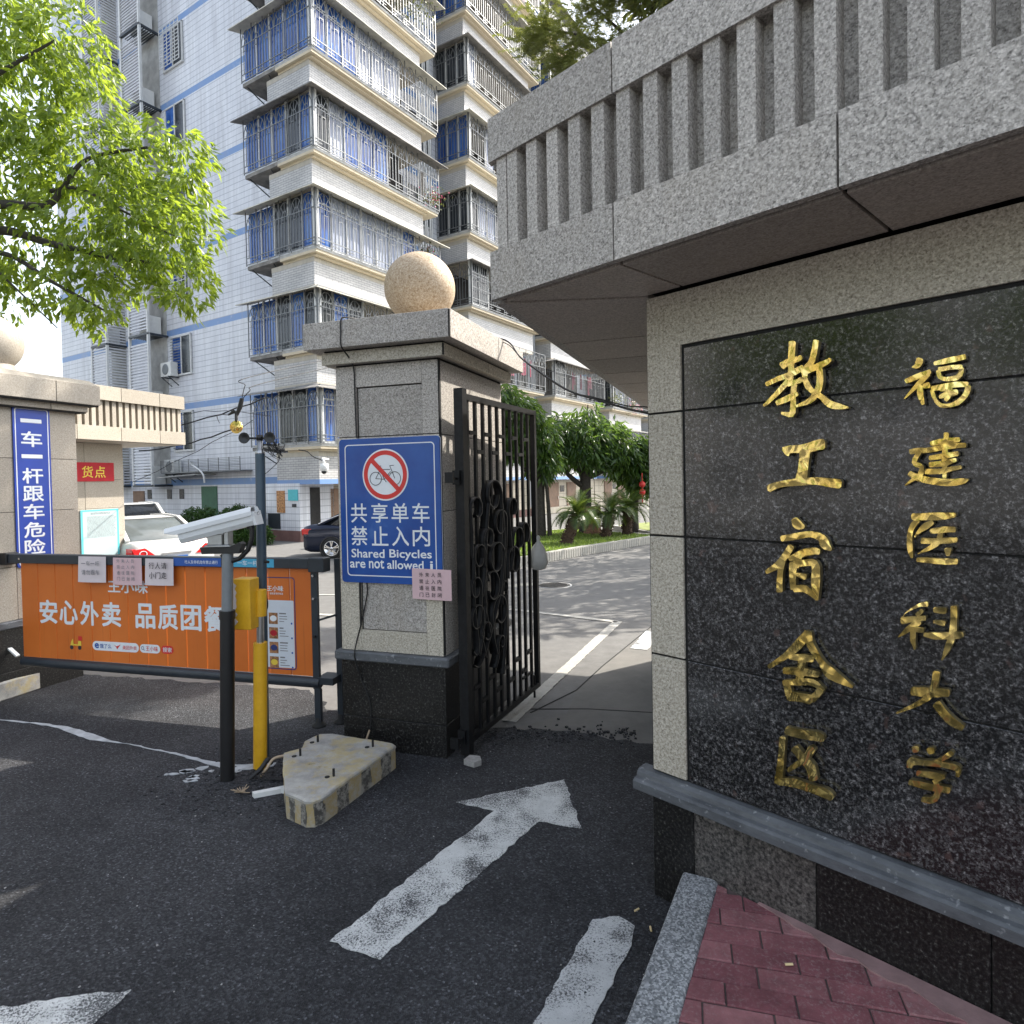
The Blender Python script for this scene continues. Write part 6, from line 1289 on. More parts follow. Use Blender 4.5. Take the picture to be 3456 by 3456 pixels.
# barred ledge cage over the ground floor, canopies, doors
mb = MB()
for i in range(9): mb.bar((.85, 4.8, 2.1+.05*i), (.85, 9.4, 2.1+.05*i), .014)
for i in range(9): mb.bar((.85, 4.8+.575*i, 2.08), (.85, 4.8+.575*i, 2.52), .02)
mb.box(.85, 1.3, 4.8, 9.4, 2.06, 2.09); mb.build('ledge_cage', 'grille', BB)
mb = MB(); mb.prism([(6.8, 2.0), (9.1, 1.93), (9.1, 1.90), (6.8, 1.97)], .55, 1.3, 'x'); mb.build('door_canopy', 'slab_grey', BB)
mb = MB(); mb.box(1.27, 1.305, 6.75, 7.65, 0, 1.58); f = mb.build('door', 'green_door', BB); mb = MB(); mb.box(1.255, 1.27, 7.5, 7.54, .7, .82); mb.build('handle', 'chrome', f)
mb = MB(); mb.box(1.27, 1.305, 11.4, 12.2, 0, 1.45); mb.build('door', 'brown_door', BB)
for y in (8.75, 9.55, 10.9):
    mb = MB(); mb.box(1.28, 1.31, y, y+.28, 1.15, 1.5); mb.build('small_window', 'dark_glass', BB)
mb = MB(); mb.tube(curve([(1.25, 8.3, 2.5), (.9, 7.6, 2.35), (.75, 6.9, 2.15), (.72, 6.6, 1.95), (.72, 6.55, 1.7)], 6), .03, 8); mb.build('lamp_arm', 'white_frame', BB)
# right side ground floor : tiled piers, doors
for i, (x0, x1) in enumerate(BAYS):
    mb = MB(); mb.box(max(x0, .13), x1+1.0, 1.1, 1.5, .3, 1.62); mb.build('ground_wall', 'tile_cream', BB)
    mb = MB(); mb.box(max(x0, .13)-.02, x1+1.0, 1.05, 1.5, 0, .3); mb.build('plinth_band', 'plinth_red' if i < 2 else 'tile_cream', BB)
    for dx in (1.2, 3.0):
        mb = MB(); mb.box(x0+dx, x0+dx+.95, 1.06, 1.12, .0, 1.45); f = mb.build('door', 'brown_door', BB); mb = MB(); mb.box(x0+dx+.8, x0+dx+.84, 1.03, 1.06, .65, .8); mb.build('handle', 'chrome', f)
    mb = MB(); mb.box(x0+2.35, x0+2.75, 1.08, 1.12, 1.0, 1.3); mb.build('small_window', 'dark_glass', BB)
mb = MB(); mb.box(.46, .8, 1.04, 1.12, 0, 1.5); mb.build('entrance_recess', 'dark_inside', BB)  # dark box on the wall, the opening's shade given as colour
# low planter-like eave over ground floor of the far bays
# posters, meter box on the corner
def flat(nm, y0, y1, z0, z1, mt): mb = MB(); mb.box(.075, .098, y0, y1, z0, z1); return mb.build(nm, mt, BB)
flat('poster', 1.68, 2.02, .80, 1.42, 'poster_mix'); flat('poster', 1.12, 1.52, 1.14, 1.45, 'teal_ink'); flat('meter_box', 1.9, 2.42, .34, .78, 'dark_metal'); flat('door_number', 1.2, 1.36, .96, 1.05, 'black_ink')
# dome camera under the first balcony corner
dcam = thing('dome_camera', (-4.84, 16.52, 2.0), 0, 'white dome security camera hanging from the brick clad balcony corner', 'security camera')
mb = MB(); mb.lathe([(.10, .12), (.11, .02), (.10, -.06), (.06, -.12)], 16); mb.build('housing', 'white_plastic', dcam)
mb = MB(); mb.ball((0, -.03, -.09), .065, 14, 8); mb.build('lens', 'black_plastic', dcam)
mb = MB(); mb.tube(curve([(0, 0, .12), (-.03, .03, .22), (-.1, .2, .25), (-.1, .7, .25)], 5), .03, 8); mb.build('arm', 'white_plastic', dcam)
mb = MB(); mb.tube(curve([(-.05, .1, .2), (-.3, .1, .3), (-.5, .2, .45), (-.75, .3, .5)], 5), .015, 6); mb.build('cable', 'wire', dcam)
# flowers on balconies
def flowers(b_, y_, z_, r, nm, lab, mt, n=70, leafy=True):
    o3 = Vector((-5.0378, 17., 0))+Vector((.5388, .8425, 0))*b_+Vector((-.8425, .5388, 0))*y_+Vector((0, 0, z_))
    mb = MB(); mb2 = MB(); rf = random.Random(int(b_*10+z_))
    for m_, cnt, s_ in ((mb, n, .05), (mb2, n*2, .07)):
        for _ in range(cnt):
            p = Vector((rf.gauss(0, r), rf.gauss(0, r*.6), rf.gauss(0, r*.8))); a = Vector((rf.uniform(-1, 1), rf.uniform(-1, 1), rf.uniform(-1, 1))).normalized(); b = a.orthogonal().normalized()*s_*.5; a = a*s_
            m_.add([p-b, p+a*.5-b*.2, p+b, p-a*.5], [(0, 1, 2, 3)])
    t = thing(nm, tuple(o3), 0, lab, 'plant')
    mb.build('blossom', mt, t); mb2.build('foliage', 'leaf_pine', t)
flowers(4.85, -.05, 8.25+2.61, .2, 'flowering_plant', 'magenta bougainvillea spilling through the cage at the balcony end', 'magenta')
flowers(4.6, .1, 9.1, .12, 'flowering_plant', 'small red flowers under the eave just above the stone ball', 'magenta', 40)
flowers(3.9, -.02, 16.5, .38, 'balcony_plant', 'bushy yellow green plant in the highest visible corner balcony', 'leaf_pine', 120)
flowers(9.6, -.1, 13.2, .35, 'balcony_plant', 'trailing green plant on the second bay beside the granite canopy', 'leaf_pine', 120)
flowers(21.7, -.15, 5.55, .34, 'flowering_plant', 'bright pink bougainvillea on the far low balcony by the soffit', 'magenta', 140)
flowers(19.3, -.1, 5.7, .25, 'balcony_plant', 'spiky green plant on the far low balcony', 'leaf_pine', 100)
# wires in front of the block, with the hanging brass coloured disc
def wob(a, b, sag, n=9, j=.03):
    a, b = Vector(a), Vector(b); return [a+(b-a)*t/n-Vector((0, 0, sag*4*(t/n)*(1-t/n)))+Vector((0, 0, rnb.uniform(-j, j))) for t in range(n+1)]
for i, (a, b, sg, lab) in enumerate((((-9.6, 16.5, 3.05), (-6.1, 15.9, 3.75), .12, 'upper black wire strung from the guard house side to the balcony eave'), ((-9.6, 16.5, 2.55), (-6.9, 15.9, 3.0), .1, 'lower black wire running to the hanging junction'), ((-9.8, 16.5, 1.75), (-6.4, 15.9, 3.2), .05, 'thin slanting wire crossing the white tiles'), ((-8.6, 16.2, 3.35), (-6.0, 16.0, 3.3), -.15, 'thin wire bowed upward above the brass disc'))):
    mb = MB(); mb.tube(wob(a, b, sg), .018 if i < 2 else .008, 5); tag(mb.build('overhead_wire', 'wire'), lab, 'wire', None, 'thing')
ds = thing('hanging_disc', (-3.86, 9.0, 2.42), 0, 'brass coloured round disc hanging from black wires before the tiled wall', 'hanging disc')
mb = MB(lambda x, y, z: (x, z, y)); mb.lathe([(.088, -.01), (.092, 0), (.088, .01)], 22); mb.build('disc', 'gold', ds)
mb = MB(); mb.tube([(0, 0, .08), (.01, 0, .2), (-.02, 0, .22), (-.11, 0, .17)], [.02, .028, .03, .012], 8); mb.tube([(.005, 0, .15), (.06, 0, .28), (.09, 0, .40)], [.02, .035, .03], 8); mb.build('junction', 'black_plastic', ds)
mb = MB(); mb.tube(curve([(.09, 0, .4), (.14, 0, .58), (.22, 0, .7), (1.0, 3, 1.6)], 6), .006, 5); mb.tube(curve([(.07, 0, .35), (.2, 0, .5), (.3, .3, .66), (1.2, 3, 1.5)], 6), .006, 5); mb.tube(curve([(-.1, 0, .17), (-.4, .3, .2), (-1.6, 3, .35)], 6), .006, 5); mb.build('wires', 'wire', ds)
# taller block seen behind at the right end of the roofline
bk = thing('far_building', (6, 42), R(57.4), 'pale far block peeping over the roofline beside the pine branch', 'building')
mb = MB(); mb.box(2, 16, 0, 8, 0, 31); mb.build('wall', 'slab_grey', bk)

# ================================================================= PLANTED BED
bed = [(.395, 11.857), (.585, 12.214), (1.428, 13.192), (3.288, 15.293), (4.4, 16.6), (3.45, 15.85)][:4]
bed = [(.1, 11.6), (.395, 11.857), (.585, 12.214), (1.428, 13.192), (3.288, 15.293), (3.62, 15.75), (1.7, 18.3), (.86, 17.75), (-1.0, 16.6), (-2.3, 14.5), (-1.6, 12.6), (-.6, 11.65)]
def inset(poly, d):
    c = sum((Vector(p) for p in poly), Vector((0, 0)))/len(poly); return [tuple(Vector(p)+(c-Vector(p)).normalized()*d) for p in poly]
BD = thing('planting_bed', (.6, 15), 0, 'raised grass bed edged with pale ribbed tiles inside the yard', 'planting bed'); BD['kind'] = 'structure'
L0 = [(x-.6, y-15) for x, y in bed]; L1_ = [(x-.6, y-15) for x, y in inset(bed, .14)]
mb = MB(); n = len(L0)
mb.add([(x, y, 0) for x, y in L0]+[(x, y, .19) for x, y in L0]+[(x, y, .19) for x, y in L1_]+[(x, y, .1) for x, y in L1_], [(r*n+k, r*n+(k+1) % n, (r+1)*n+(k+1) % n, (r+1)*n+k) for r in (0, 1, 2) for k in range(n)])
mb.build('bed_kerb', 'planter_tile', BD)
mb = MB(); mb.prism(L1_, .05, .165); mb.build('soil', 'soil', BD)
# ribbed facing tiles along the near edges
mb = MB(); mb.box(-.031, .031, -.014, .0, .012, .176); tl = mb.mesh('tile', 'planter_tile'); ct = 0
for i in range(1, 5):
    a, b = Vector(L0[i]), Vector(L0[i+1 if i+1 < n else 0]); d = (b-a); m_ = int(d.length/.078); an = math.atan2(d.y, d.x)
    for k in range(m_):
        p = a+d*(k+.5)/m_; ct += 1; inst('tile', tl, BD, (p.x, p.y, 0), (0, 0, an))
mb = MB(); rg = random.Random(31); inner = [Vector(p) for p in inset(bed, .17)]
def inside(p, poly):
    c = False
    for i in range(len(poly)):
        a, b = poly[i], poly[i-1]
        if (a.y > p.y) != (b.y > p.y) and p.x < (b.x-a.x)*(p.y-a.y)/(b.y-a.y)+a.x: c = not c
    return c
k = 0
while k < 15000:
    p = Vector((rg.uniform(-2.4, 3.7), rg.uniform(11.5, 18.4)))
    if not inside(p, inner): continue
    k += 1; a = rg.uniform(0, 2*pi); h = rg.uniform(.02, .06); w_ = rg.uniform(.008, .02)
    q = Vector((cos(a), sin(a)))*w_; l = Vector((cos(a+1.6), sin(a+1.6)))*rg.uniform(.0, .04)
    mb.add([(p.x-q.x, p.y-q.y, .16), (p.x+q.x, p.y+q.y, .16), (p.x+l.x, p.y+l.y, .165+h)], [(0, 1, 2)])
tag(mb.build('grass', 'grass'), 'short bright grass and ground cover in the raised bed', 'grass', None, 'stuff')
# second bed behind at the right
b2 = [(2.99, 19.0), (3.57, 16.6), (5.2, 17.8), (4.6, 20.4)]
B2_ = thing('planting_bed', (3.6, 18), 0, 'smaller grass bed behind the leaning cycads near the wall edge', 'planting bed'); B2_['kind'] = 'structure'
mb = MB(); mb.prism([(x-3.6, y-18) for x, y in b2], 0, .19); mb.build('bed_kerb', 'planter_tile', B2_)
mb = MB(); mb.prism([(x-3.6, y-18) for x, y in inset(b2, .16)], .18, .2); mb.build('soil', 'soil', B2_)

def leafcloud(mb, blobs, n, s0, s1, rnd, clump=7, droop=.5, wd=.34):
    tot = sum(b[3]*b[4]*b[5] for b in blobs)
    for b in blobs:
        m_ = int(n*b[3]*b[4]*b[5]/tot/clump)+1
        for _ in range(m_):
            while True:
                q = Vector((rnd.uniform(-1, 1), rnd.uniform(-1, 1), rnd.uniform(-1, 1)))
                if q.length < 1 and q.length > rnd.random()*.75: break
            c = Vector(b[:3])+Vector((q.x*b[3], q.y*b[4], q.z*b[5])); ax = Vector((q.x+rnd.uniform(-.6, .6), q.y+rnd.uniform(-.6, .6), q.z*.3-droop*rnd.random())).normalized()
            for j in range(clump):
                d = (ax+Vector((rnd.uniform(-1, 1), rnd.uniform(-1, 1), rnd.uniform(-1, .8)))*.75).normalized(); d.z -= droop*.5; d.normalize()
                l = rnd.uniform(s0, s1); sd_ = d.cross(Vector((rnd.uniform(-1, 1), rnd.uniform(-1, 1), rnd.uniform(-.3, 1)))).normalized()*l*wd*.5
                p = c+Vector((rnd.uniform(-1, 1), rnd.uniform(-1, 1), rnd.uniform(-1, 1)))*s1*.5; nn = d.cross(sd_).normalized()*l*.06
                mb.add([p, p+d*l*.45+sd_+nn, p+d*l-Vector((0, 0, l*.1*droop)), p+d*l*.45-sd_+nn], [(0, 1, 2), (0, 2, 3)])
    return mb
def cycad(x, y, lean, h, lab, r=.75, seed=1):
    t = thing('cycad', (x, y, .165), 0, lab, 'cycad', 'cycads in the grass bed'); rd = random.Random(seed)
    top = Vector((lean[0], lean[1], h)); mb = MB()
    mb.tube([(0, 0, -.03), (lean[0]*.3, lean[1]*.3, h*.33), (lean[0]*.65, lean[1]*.65, h*.66), tuple(top)], [.13, .115, .13, .12], 12); 
    for i in range(120):
        u = rd.random(); a = rd.uniform(0, 2*pi); c = Vector((lean[0]*u, lean[1]*u, h*u)); o_ = Vector((cos(a), sin(a), .3)); mb.bar(c+o_*.10, c+o_*.16, .022)
    mb.build('trunk', 'bark_cycad', t)
    mb = MB(); nf = 44
    for i in range(nf):
        a = 2*pi*i/nf*2.4+rd.uniform(-.2, .2); el = rd.uniform(.3, 1.4); L_ = r*rd.uniform(.75, 1.1); p = top.copy(); d = Vector((cos(a)*cos(el), sin(a)*cos(el), sin(el))); prev = p; m_ = 13
        for j in range(m_):
            d = (d-Vector((0, 0, .10+.02*j*(1-el/2)))).normalized(); p2 = prev+d*L_/m_; sd_ = d.cross(Vector((0, 0, 1))).normalized(); up2 = sd_.cross(d).normalized()
            mb.bar(prev, p2, .010)
            if j > 1:
                ll = .17*sin(pi*(j+1.5)/(m_+2.))
                for s_ in (-1, 1):
                    for f_ in (0, .5):
                        b = prev+(p2-prev)*f_; tip = b+sd_*s_*ll+d*ll*.55+up2*ll*.25; mb.add([b-d*.008, tip, b+d*.011], [(0, 1, 2)])
            prev = p2
    mb.build('fronds', 'leaf_cycad', t); return t
cycad(1.17, 14.07, (.27, .1, ), .60, 'cycad leaning strongly to the right at the front of the grass bed', .72, 1)
cycad(2.263, 15.562, (.14, .1), .55, 'upright cycad in the middle of the grass bed, second of the row', .8, 2)
cycad(2.882, 16.086, (.05, .1), .62, 'straight cycad farthest along the grass bed beside the wall edge', .75, 3)
def ytree(x, y, h, trunk_r, blobs, n, lab, seed, mt='leaf_yard', s=(.15, .29), bark='bark_dark', nm='garden_tree', extra=()):
    t = thing(nm, (x, y, 0), 0, lab, 'tree'); rd = random.Random(seed); mb = MB()
    mb.tube([(0, 0, -.05), (rd.uniform(-.05, .05), 0, h*.4), (rd.uniform(-.1, .1), 0, h*.75), (0, 0, h)], [trunk_r*1.2, trunk_r, trunk_r*.85, trunk_r*.6], 10)
    for b in blobs:
        c = Vector((b[0], b[1], b[2])); s_ = Vector((0, 0, h*rd.uniform(.55, .9))); mid = s_.lerp(c, .5)+Vector((0, 0, -.12)); mb.tube(curve([tuple(s_), tuple(mid), tuple(c), tuple(c+(c-mid)*.5)], 4), [trunk_r*.5*(1-i/14) for i in range(13)], 6)
    for e in extra: mb.tube(curve(e[0], 6), [e[1]*(1-.6*i/(6*(len(e[0])-1))) for i in range(6*(len(e[0])-1)+1)], 7)
    mb.build('trunk', bark, t)
    mb = MB(); leafcloud(mb, blobs, n, s[0], s[1], rd, 7, .75, .27); mb.build('crown', mt, t); return t
ytree(1.95, 17.0, 2.2, .17, [(0, 0, 2.45, .9, .8, .6), (-.6, -.2, 2.9, .55, .5, .4), (.5, 0, 2.8, .6, .5, .4), (.1, .1, 3.15, .5, .5, .4), (-.9, -.3, 2.3, .5, .5, .45), (.9, 0, 2.2, .5, .5, .45)], 5200, 'dark glossy leaved tree in the middle of the grass bed', 11)
ytree(.68, 16.1, 2.5, .15, [(-.5, -.5, 3.2, .5, .5, .45), (-.1, -.3, 2.7, .55, .5, .5), (-.7, -.6, 2.6, .5, .5, .5), (0.1, -.2, 2.1, .4, .4, .4), (-.9, -.8, 3.5, .45, .4, .35)], 7000, 'glossy leaved tree with two stems just past the gate edge', 12, extra=[([(.25, -.1, 0), (.22, -.1, 1.), (.1, -.2, 2.2)], .07)])
ytree(3.35, 17.4, 1.6, .1, [(-.1, 0, 1.95, .65, .5, .4), (-.55, -.2, 2.2, .4, .4, .3), (.3, 0, 1.5, .5, .5, .3), (.2, 0, 2.3, .5, .5, .4)], 5000, 'drooping glossy leaved tree touching the wall edge', 13)
ytree(-.9, 15.4, 2.2, .12, [(0, 0, 2.5, .8, .7, .6), (.3, -.1, 3.0, .5, .5, .45)], 4500, 'glossy leaved tree seen only through the gate bars', 14)
st = MB(); st.tube([(0, 0, 0), (.02, 0, .3), (.0, 0, .72)], [.24, .20, .19], 12)
for k in range(40):
    a = rg.uniform(0, 2*pi); st.bar((.2*cos(a), .2*sin(a), rg.uniform(.1, .5)), (.21*cos(a), .21*sin(a), rg.uniform(.3, .75)), .03)
o = st.build('tree_stump', 'stump_wood'); o.location = (2.065, 16.55, .15); tag(o, 'reddish split tree stump standing between two cycads', 'tree stump', None, 'thing')
# shrubs by the end wall
def bush(x, y, z, r, lab, seed, sx=1.):
    t = thing('round_shrub', (x, y, 0), 0, lab, 'shrub', 'clipped shrubs by the end wall'); rd = random.Random(seed)
    mb = MB(); mb.tube([(0, 0, 0), (0, 0, z)], .05, 6); mb.build('stem', 'bark_dark', t)
    mb = MB(); leafcloud(mb, [(0, 0, z, r*sx, r, r*.8), (-.3*r*sx, 0, z-.1, r*.8*sx, r*.8, r*.7), (.4*r*sx, 0, z-.12, r*.7*sx, r*.7, r*.6)], 6500, .05, .09, rd, 6, .1, .5); mb.build('foliage', 'leaf_hedge', t)
bush(-8.75, 17.9, .62, .5, 'big round clipped shrub behind the white camera housing', 1, 1.15)
bush(-7.75, 18.2, .66, .46, 'round clipped shrub left of the blue grey post', 2, 1.2)
bush(-9.95, 17.6, .55, .5, 'round clipped shrub beside the white car roof', 3, 1.1)
bush(-7.0, 17.0, .3, .35, 'low green shrub at the red plinth behind the camera bracket', 4, 1.6)

# ---- big street tree at the left
FT = thing('street_tree', (-7.6, 7.4, 0), 0, 'sunlit leafy tree reaching in from the left over the guard house', 'tree')
o0_ = Vector((-7.6, 7.4, 0)); mb = MB()
def limb(ps, r0, r1):
    q = curve([tuple(Vector(p)-o0_) for p in ps], 6); mb.tube(q, [r0+(r1-r0)*i/(len(q)-1) for i in range(len(q))], 8)
limb([(-7.6, 7.4, 0), (-7.55, 7.4, 1.5), (-7.4, 7.3, 3.0), (-7.2, 7.2, 4.4), (-6.9, 7.0, 6.2)], .2, .07)
limb([(-7.42, 7.3, 2.9), (-6.4, 6.8, 4.1), (-5.21, 6.5, 4.22), (-4.59, 6.5, 4.07), (-4.01, 6.5, 3.93), (-3.5, 6.5, 3.85)], .07, .012)
limb([(-7.3, 7.3, 3.4), (-6.3, 6.8, 4.4), (-5.2, 6.5, 4.47), (-4.65, 6.5, 4.46), (-4.46, 6.5, 4.65), (-4.2, 6.5, 4.92), (-3.6, 6.5, 5.02)], .06, .012)
limb([(-7.42, 7.3, 2.7), (-6.2, 6.8, 4.0), (-5.15, 6.5, 4.0), (-4.59, 6.5, 3.68), (-4.1, 6.5, 3.4)], .045, .01)
limb([(-4.6, 6.5, 4.6), (-4.3, 6.5, 4.62), (-3.8, 6.5, 4.35), (-3.3, 6.5, 4.1)], .022, .006)
limb([(-7.2, 7.2, 4.4), (-6.0, 6.7, 5.3), (-5.2, 6.5, 5.7), (-4.5, 6.5, 6.1)], .05, .01)
limb([(-5.3, 6.5, 3.95), (-4.9, 6.4, 3.6), (-4.5, 6.4, 3.2)], .015, .005)
mb.build('trunk', 'bark_front', FT)
rd = random.Random(77); mb = MB()
blobs = [(-4.95, 6.6, 5.75, .62, .6, .75), (-4.45, 6.6, 6.1, .38, .5, .55), (-4.1, 6.6, 5.62, .22, .4, .28), (-5.35, 6.6, 6.35, .8, .6, .5), (-4.3, 6.6, 5.0, .75, .55, .42), (-3.5, 6.6, 4.95, .55, .5, .32), (-3.25, 6.6, 4.62, .32, .4, .28),
         (-4.2, 6.6, 4.4, .85, .55, .5), (-3.55, 6.5, 4.2, .55, .5, .48), (-3.3, 6.5, 3.75, .38, .4, .35), (-5.2, 6.6, 4.95, .55, .5, .45), (-4.25, 6.5, 3.55, .5, .4, .28), (-4.1, 6.5, 3.3, .3, .3, .16), (-3.35, 6.5, 3.5, .2, .3, .16), (-3.9, 6.5, 3.8, .5, .4, .3), (-3.1, 6.5, 4.2, .25, .3, .25)]
leafcloud(mb, [(a-o0_.x, b-o0_.y, c, d, e, f) for a, b, c, d, e, f in blobs], 12500, .07, .12, rd, 9, .7, .38)
blobs = [(-5.1, 6.6, 4.2, .5, .5, .5), (-4.75, 6.5, 3.75, .45, .4, .35), (-5.4, 6.6, 3.6, .5, .4, .4)]
leafcloud(mb, [(a-o0_.x, b-o0_.y, c, d, e, f) for a, b, c, d, e, f in blobs], 1300, .07, .115, rd, 7, .75, .40)
blobs = [(-6.3, 6.9, 4.6, .8, .8, .9), (-6.8, 7.1, 6.0, 1.3, 1.2, 1.2), (-8.0, 7.4, 6.2, 1.5, 1.5, 1.4), (-8.3, 7.4, 4.6, 1.2, 1.2, .9), (-5.9, 6.8, 6.9, 1., .9, .7)]
leafcloud(mb, [(a-o0_.x, b-o0_.y, c, d, e, f) for a, b, c, d, e, f in blobs], 11000, .08, .14, rd, 9, .75, .32)
mb.build('crown', 'leaf_front', FT)
# ---- feathery tree over the canopy
PT_ = thing('feathery_tree', (3.5, 10.1, 0), 0, 'feathery yellow green tree top showing above the granite canopy', 'tree')
mb = MB(); mb.tube([(0, 0, 0), (0, 0, 5), (-.2, 0, 7), (-.6, .1, 8.6)], [.18, .15, .11, .05], 8)
o0_ = Vector((3.5, 10.1, 0)); K8 = lambda p: Vector((p[0]*.8, p[1]*.8, 1.6+(p[2]-1.6)*.8))
for ps in (((3.5, 12.6, 8.6), (2.6, 12.4, 9.6), (1.6, 12.2, 9.9), (.5, 12, 10.0)), ((3.3, 12.6, 9.2), (2.4, 12.4, 10.0), (1.7, 12.2, 10.5)), ((3.1, 12.6, 9.6), (2.9, 12.5, 10.6), (3.2, 12.4, 11.3)), ((3.4, 12.6, 8.3), (2.2, 12.3, 9.1), (1.0, 12.0, 9.4))):
    q = curve([tuple(K8(p)-o0_) for p in ps], 6); mb.tube(q, [.045*(1-.8*i/len(q)) for i in range(len(q))], 6)
mb.build('trunk', 'bark_dark', PT_)
mb = MB(); rd = random.Random(5)
blobs = [(.75, 12, 9.95, .5, .5, .3), (.6, 12, 9.65, .35, .4, .25), (1.25, 12, 9.55, .5, .5, .35), (1.5, 12, 10.2, .3, .4, .2), (2.0, 12, 10.45, .5, .5, .28), (2.6, 12, 10.6, .5, .5, .25), (1.0, 12, 9.2, .3, .3, .2), (2.1, 12.2, 9.7, .6, .5, .35), (3.3, 12.3, 11.0, .8, .7, .5)]
blobs = [(*K8(b), b[3]*.8, b[4]*.8, b[5]*.8) for b in blobs]
for b in blobs:
    for _ in range(int(150*b[3]/.5)):
        q = Vector((rd.gauss(0, .5), rd.gauss(0, .5), rd.gauss(0, .5))); c = Vector((b[0]+q.x*b[3], b[1]+q.y*b[4], b[2]+q.z*b[5]))-o0_; a = rd.uniform(0, 2*pi); d = Vector((cos(a), sin(a), rd.uniform(-.3, .5))).normalized(); sd_ = d.cross(Vector((0, 0, 1))).normalized()
        L_ = rd.uniform(.15, .3)
        for j in range(12):
            p = c+d*L_*j/12
            for s_ in (-1, 1):
                tip = p+sd_*s_*.045+d*.02+Vector((0, 0, rd.uniform(-.02, .02))); mb.add([p-d*.008, tip, p+d*.009], [(0, 1, 2)])
blobs = [(3.1, 9.7, 9.2, 1.3, 1.1, 1.3), (3.9, 10.3, 8.0, 1.1, 1.0, 1.0), (4.4, 10.6, 9.4, 1.2, 1.2, 1.2)]  # unseen dense foliage, added to keep sun off the left pillar
leafcloud(mb, [(a-o0_.x, b-o0_.y, c, d, e, f) for a, b, c, d, e, f in blobs], 17000, .09, .17, rd, 9, .5, .45)
mb.build('crown', 'leaf_pine', PT_)
# row of yard trees to the right, behind the hut: their shade dapples the yard
for i, (x, y, h, blobs) in enumerate(((4.9, 10.9, 4.6, [(0, 0, 5.2, 1.7, 1.6, 1.1), (-1.3, -.6, 4.6, 1.1, 1.1, .8), (1.2, .4, 4.9, 1.2, 1.2, .9)]), (6.0, 14.2, 5.2, [(0, 0, 6.2, 2.0, 1.9, 1.3), (-1.6, -.4, 5.4, 1.2, 1.2, .9), (1.4, .3, 5.8, 1.3, 1.3, 1.)]), (7.4, 17.6, 4.6, [(0, 0, 5.6, 1.8, 1.6, 1.2), (-.9, .5, 4.9, 1., 1., .8)]), (4.6, 17.4, 7.6, [(-.4, 0, 8.7, 1.3, 1.3, 1.2), (.7, .5, 8.2, 1.2, 1.2, 1.), (-.9, -.4, 7.6, .8, .8, .7)]))):
    ytree(x, y, h, .16, blobs, 2300, ['leafy yard tree behind the gate hut casting dappled shade', 'tall leafy yard tree farthest behind the gate hut', 'lower leafy yard tree close behind the gate hut', 'slender tall yard tree standing between the hut and the block'][i], 40+i, s=(.22, .36))
# red lantern-like ornament in the far shrub
lt = MB(); lt.ball((0, 0, 0), .085, 12, 8, (1, 1, 1)); lt.ball((0, 0, -.2), .085, 12, 8, (1, 1, 1)); lt.tube([(0, 0, -.5), (0, 0, .3)], .012, 6)
o = lt.build('red_lantern', 'red_ink'); o.location = (3.42, 16.75, 1.42); tag(o, 'small red double lantern hanging in the tree by the wall edge', 'lantern', None, 'thing')

# ================================================================= YARD OBJECTS
mh = thing('manhole_cover', (.61, 9.58, 0), .3, 'round iron manhole cover in the yard past the gate', 'manhole cover')
mb = MB(); mb.lathe([(.27, 0), (.27, .006)], 32); mb.build('frame', 'slab_grey', mh)
mb = MB(); mb.lathe([(.24, .0), (.24, .009)], 32); mb.build('cover', 'manhole', mh)
mb = MB()
for i in range(-4, 5): mb.box(-.2+abs(i)*.015, .2-abs(i)*.015, i*.045-.008, i*.045+.008, .009, .013)
mb.build('ribs', 'manhole', mh)

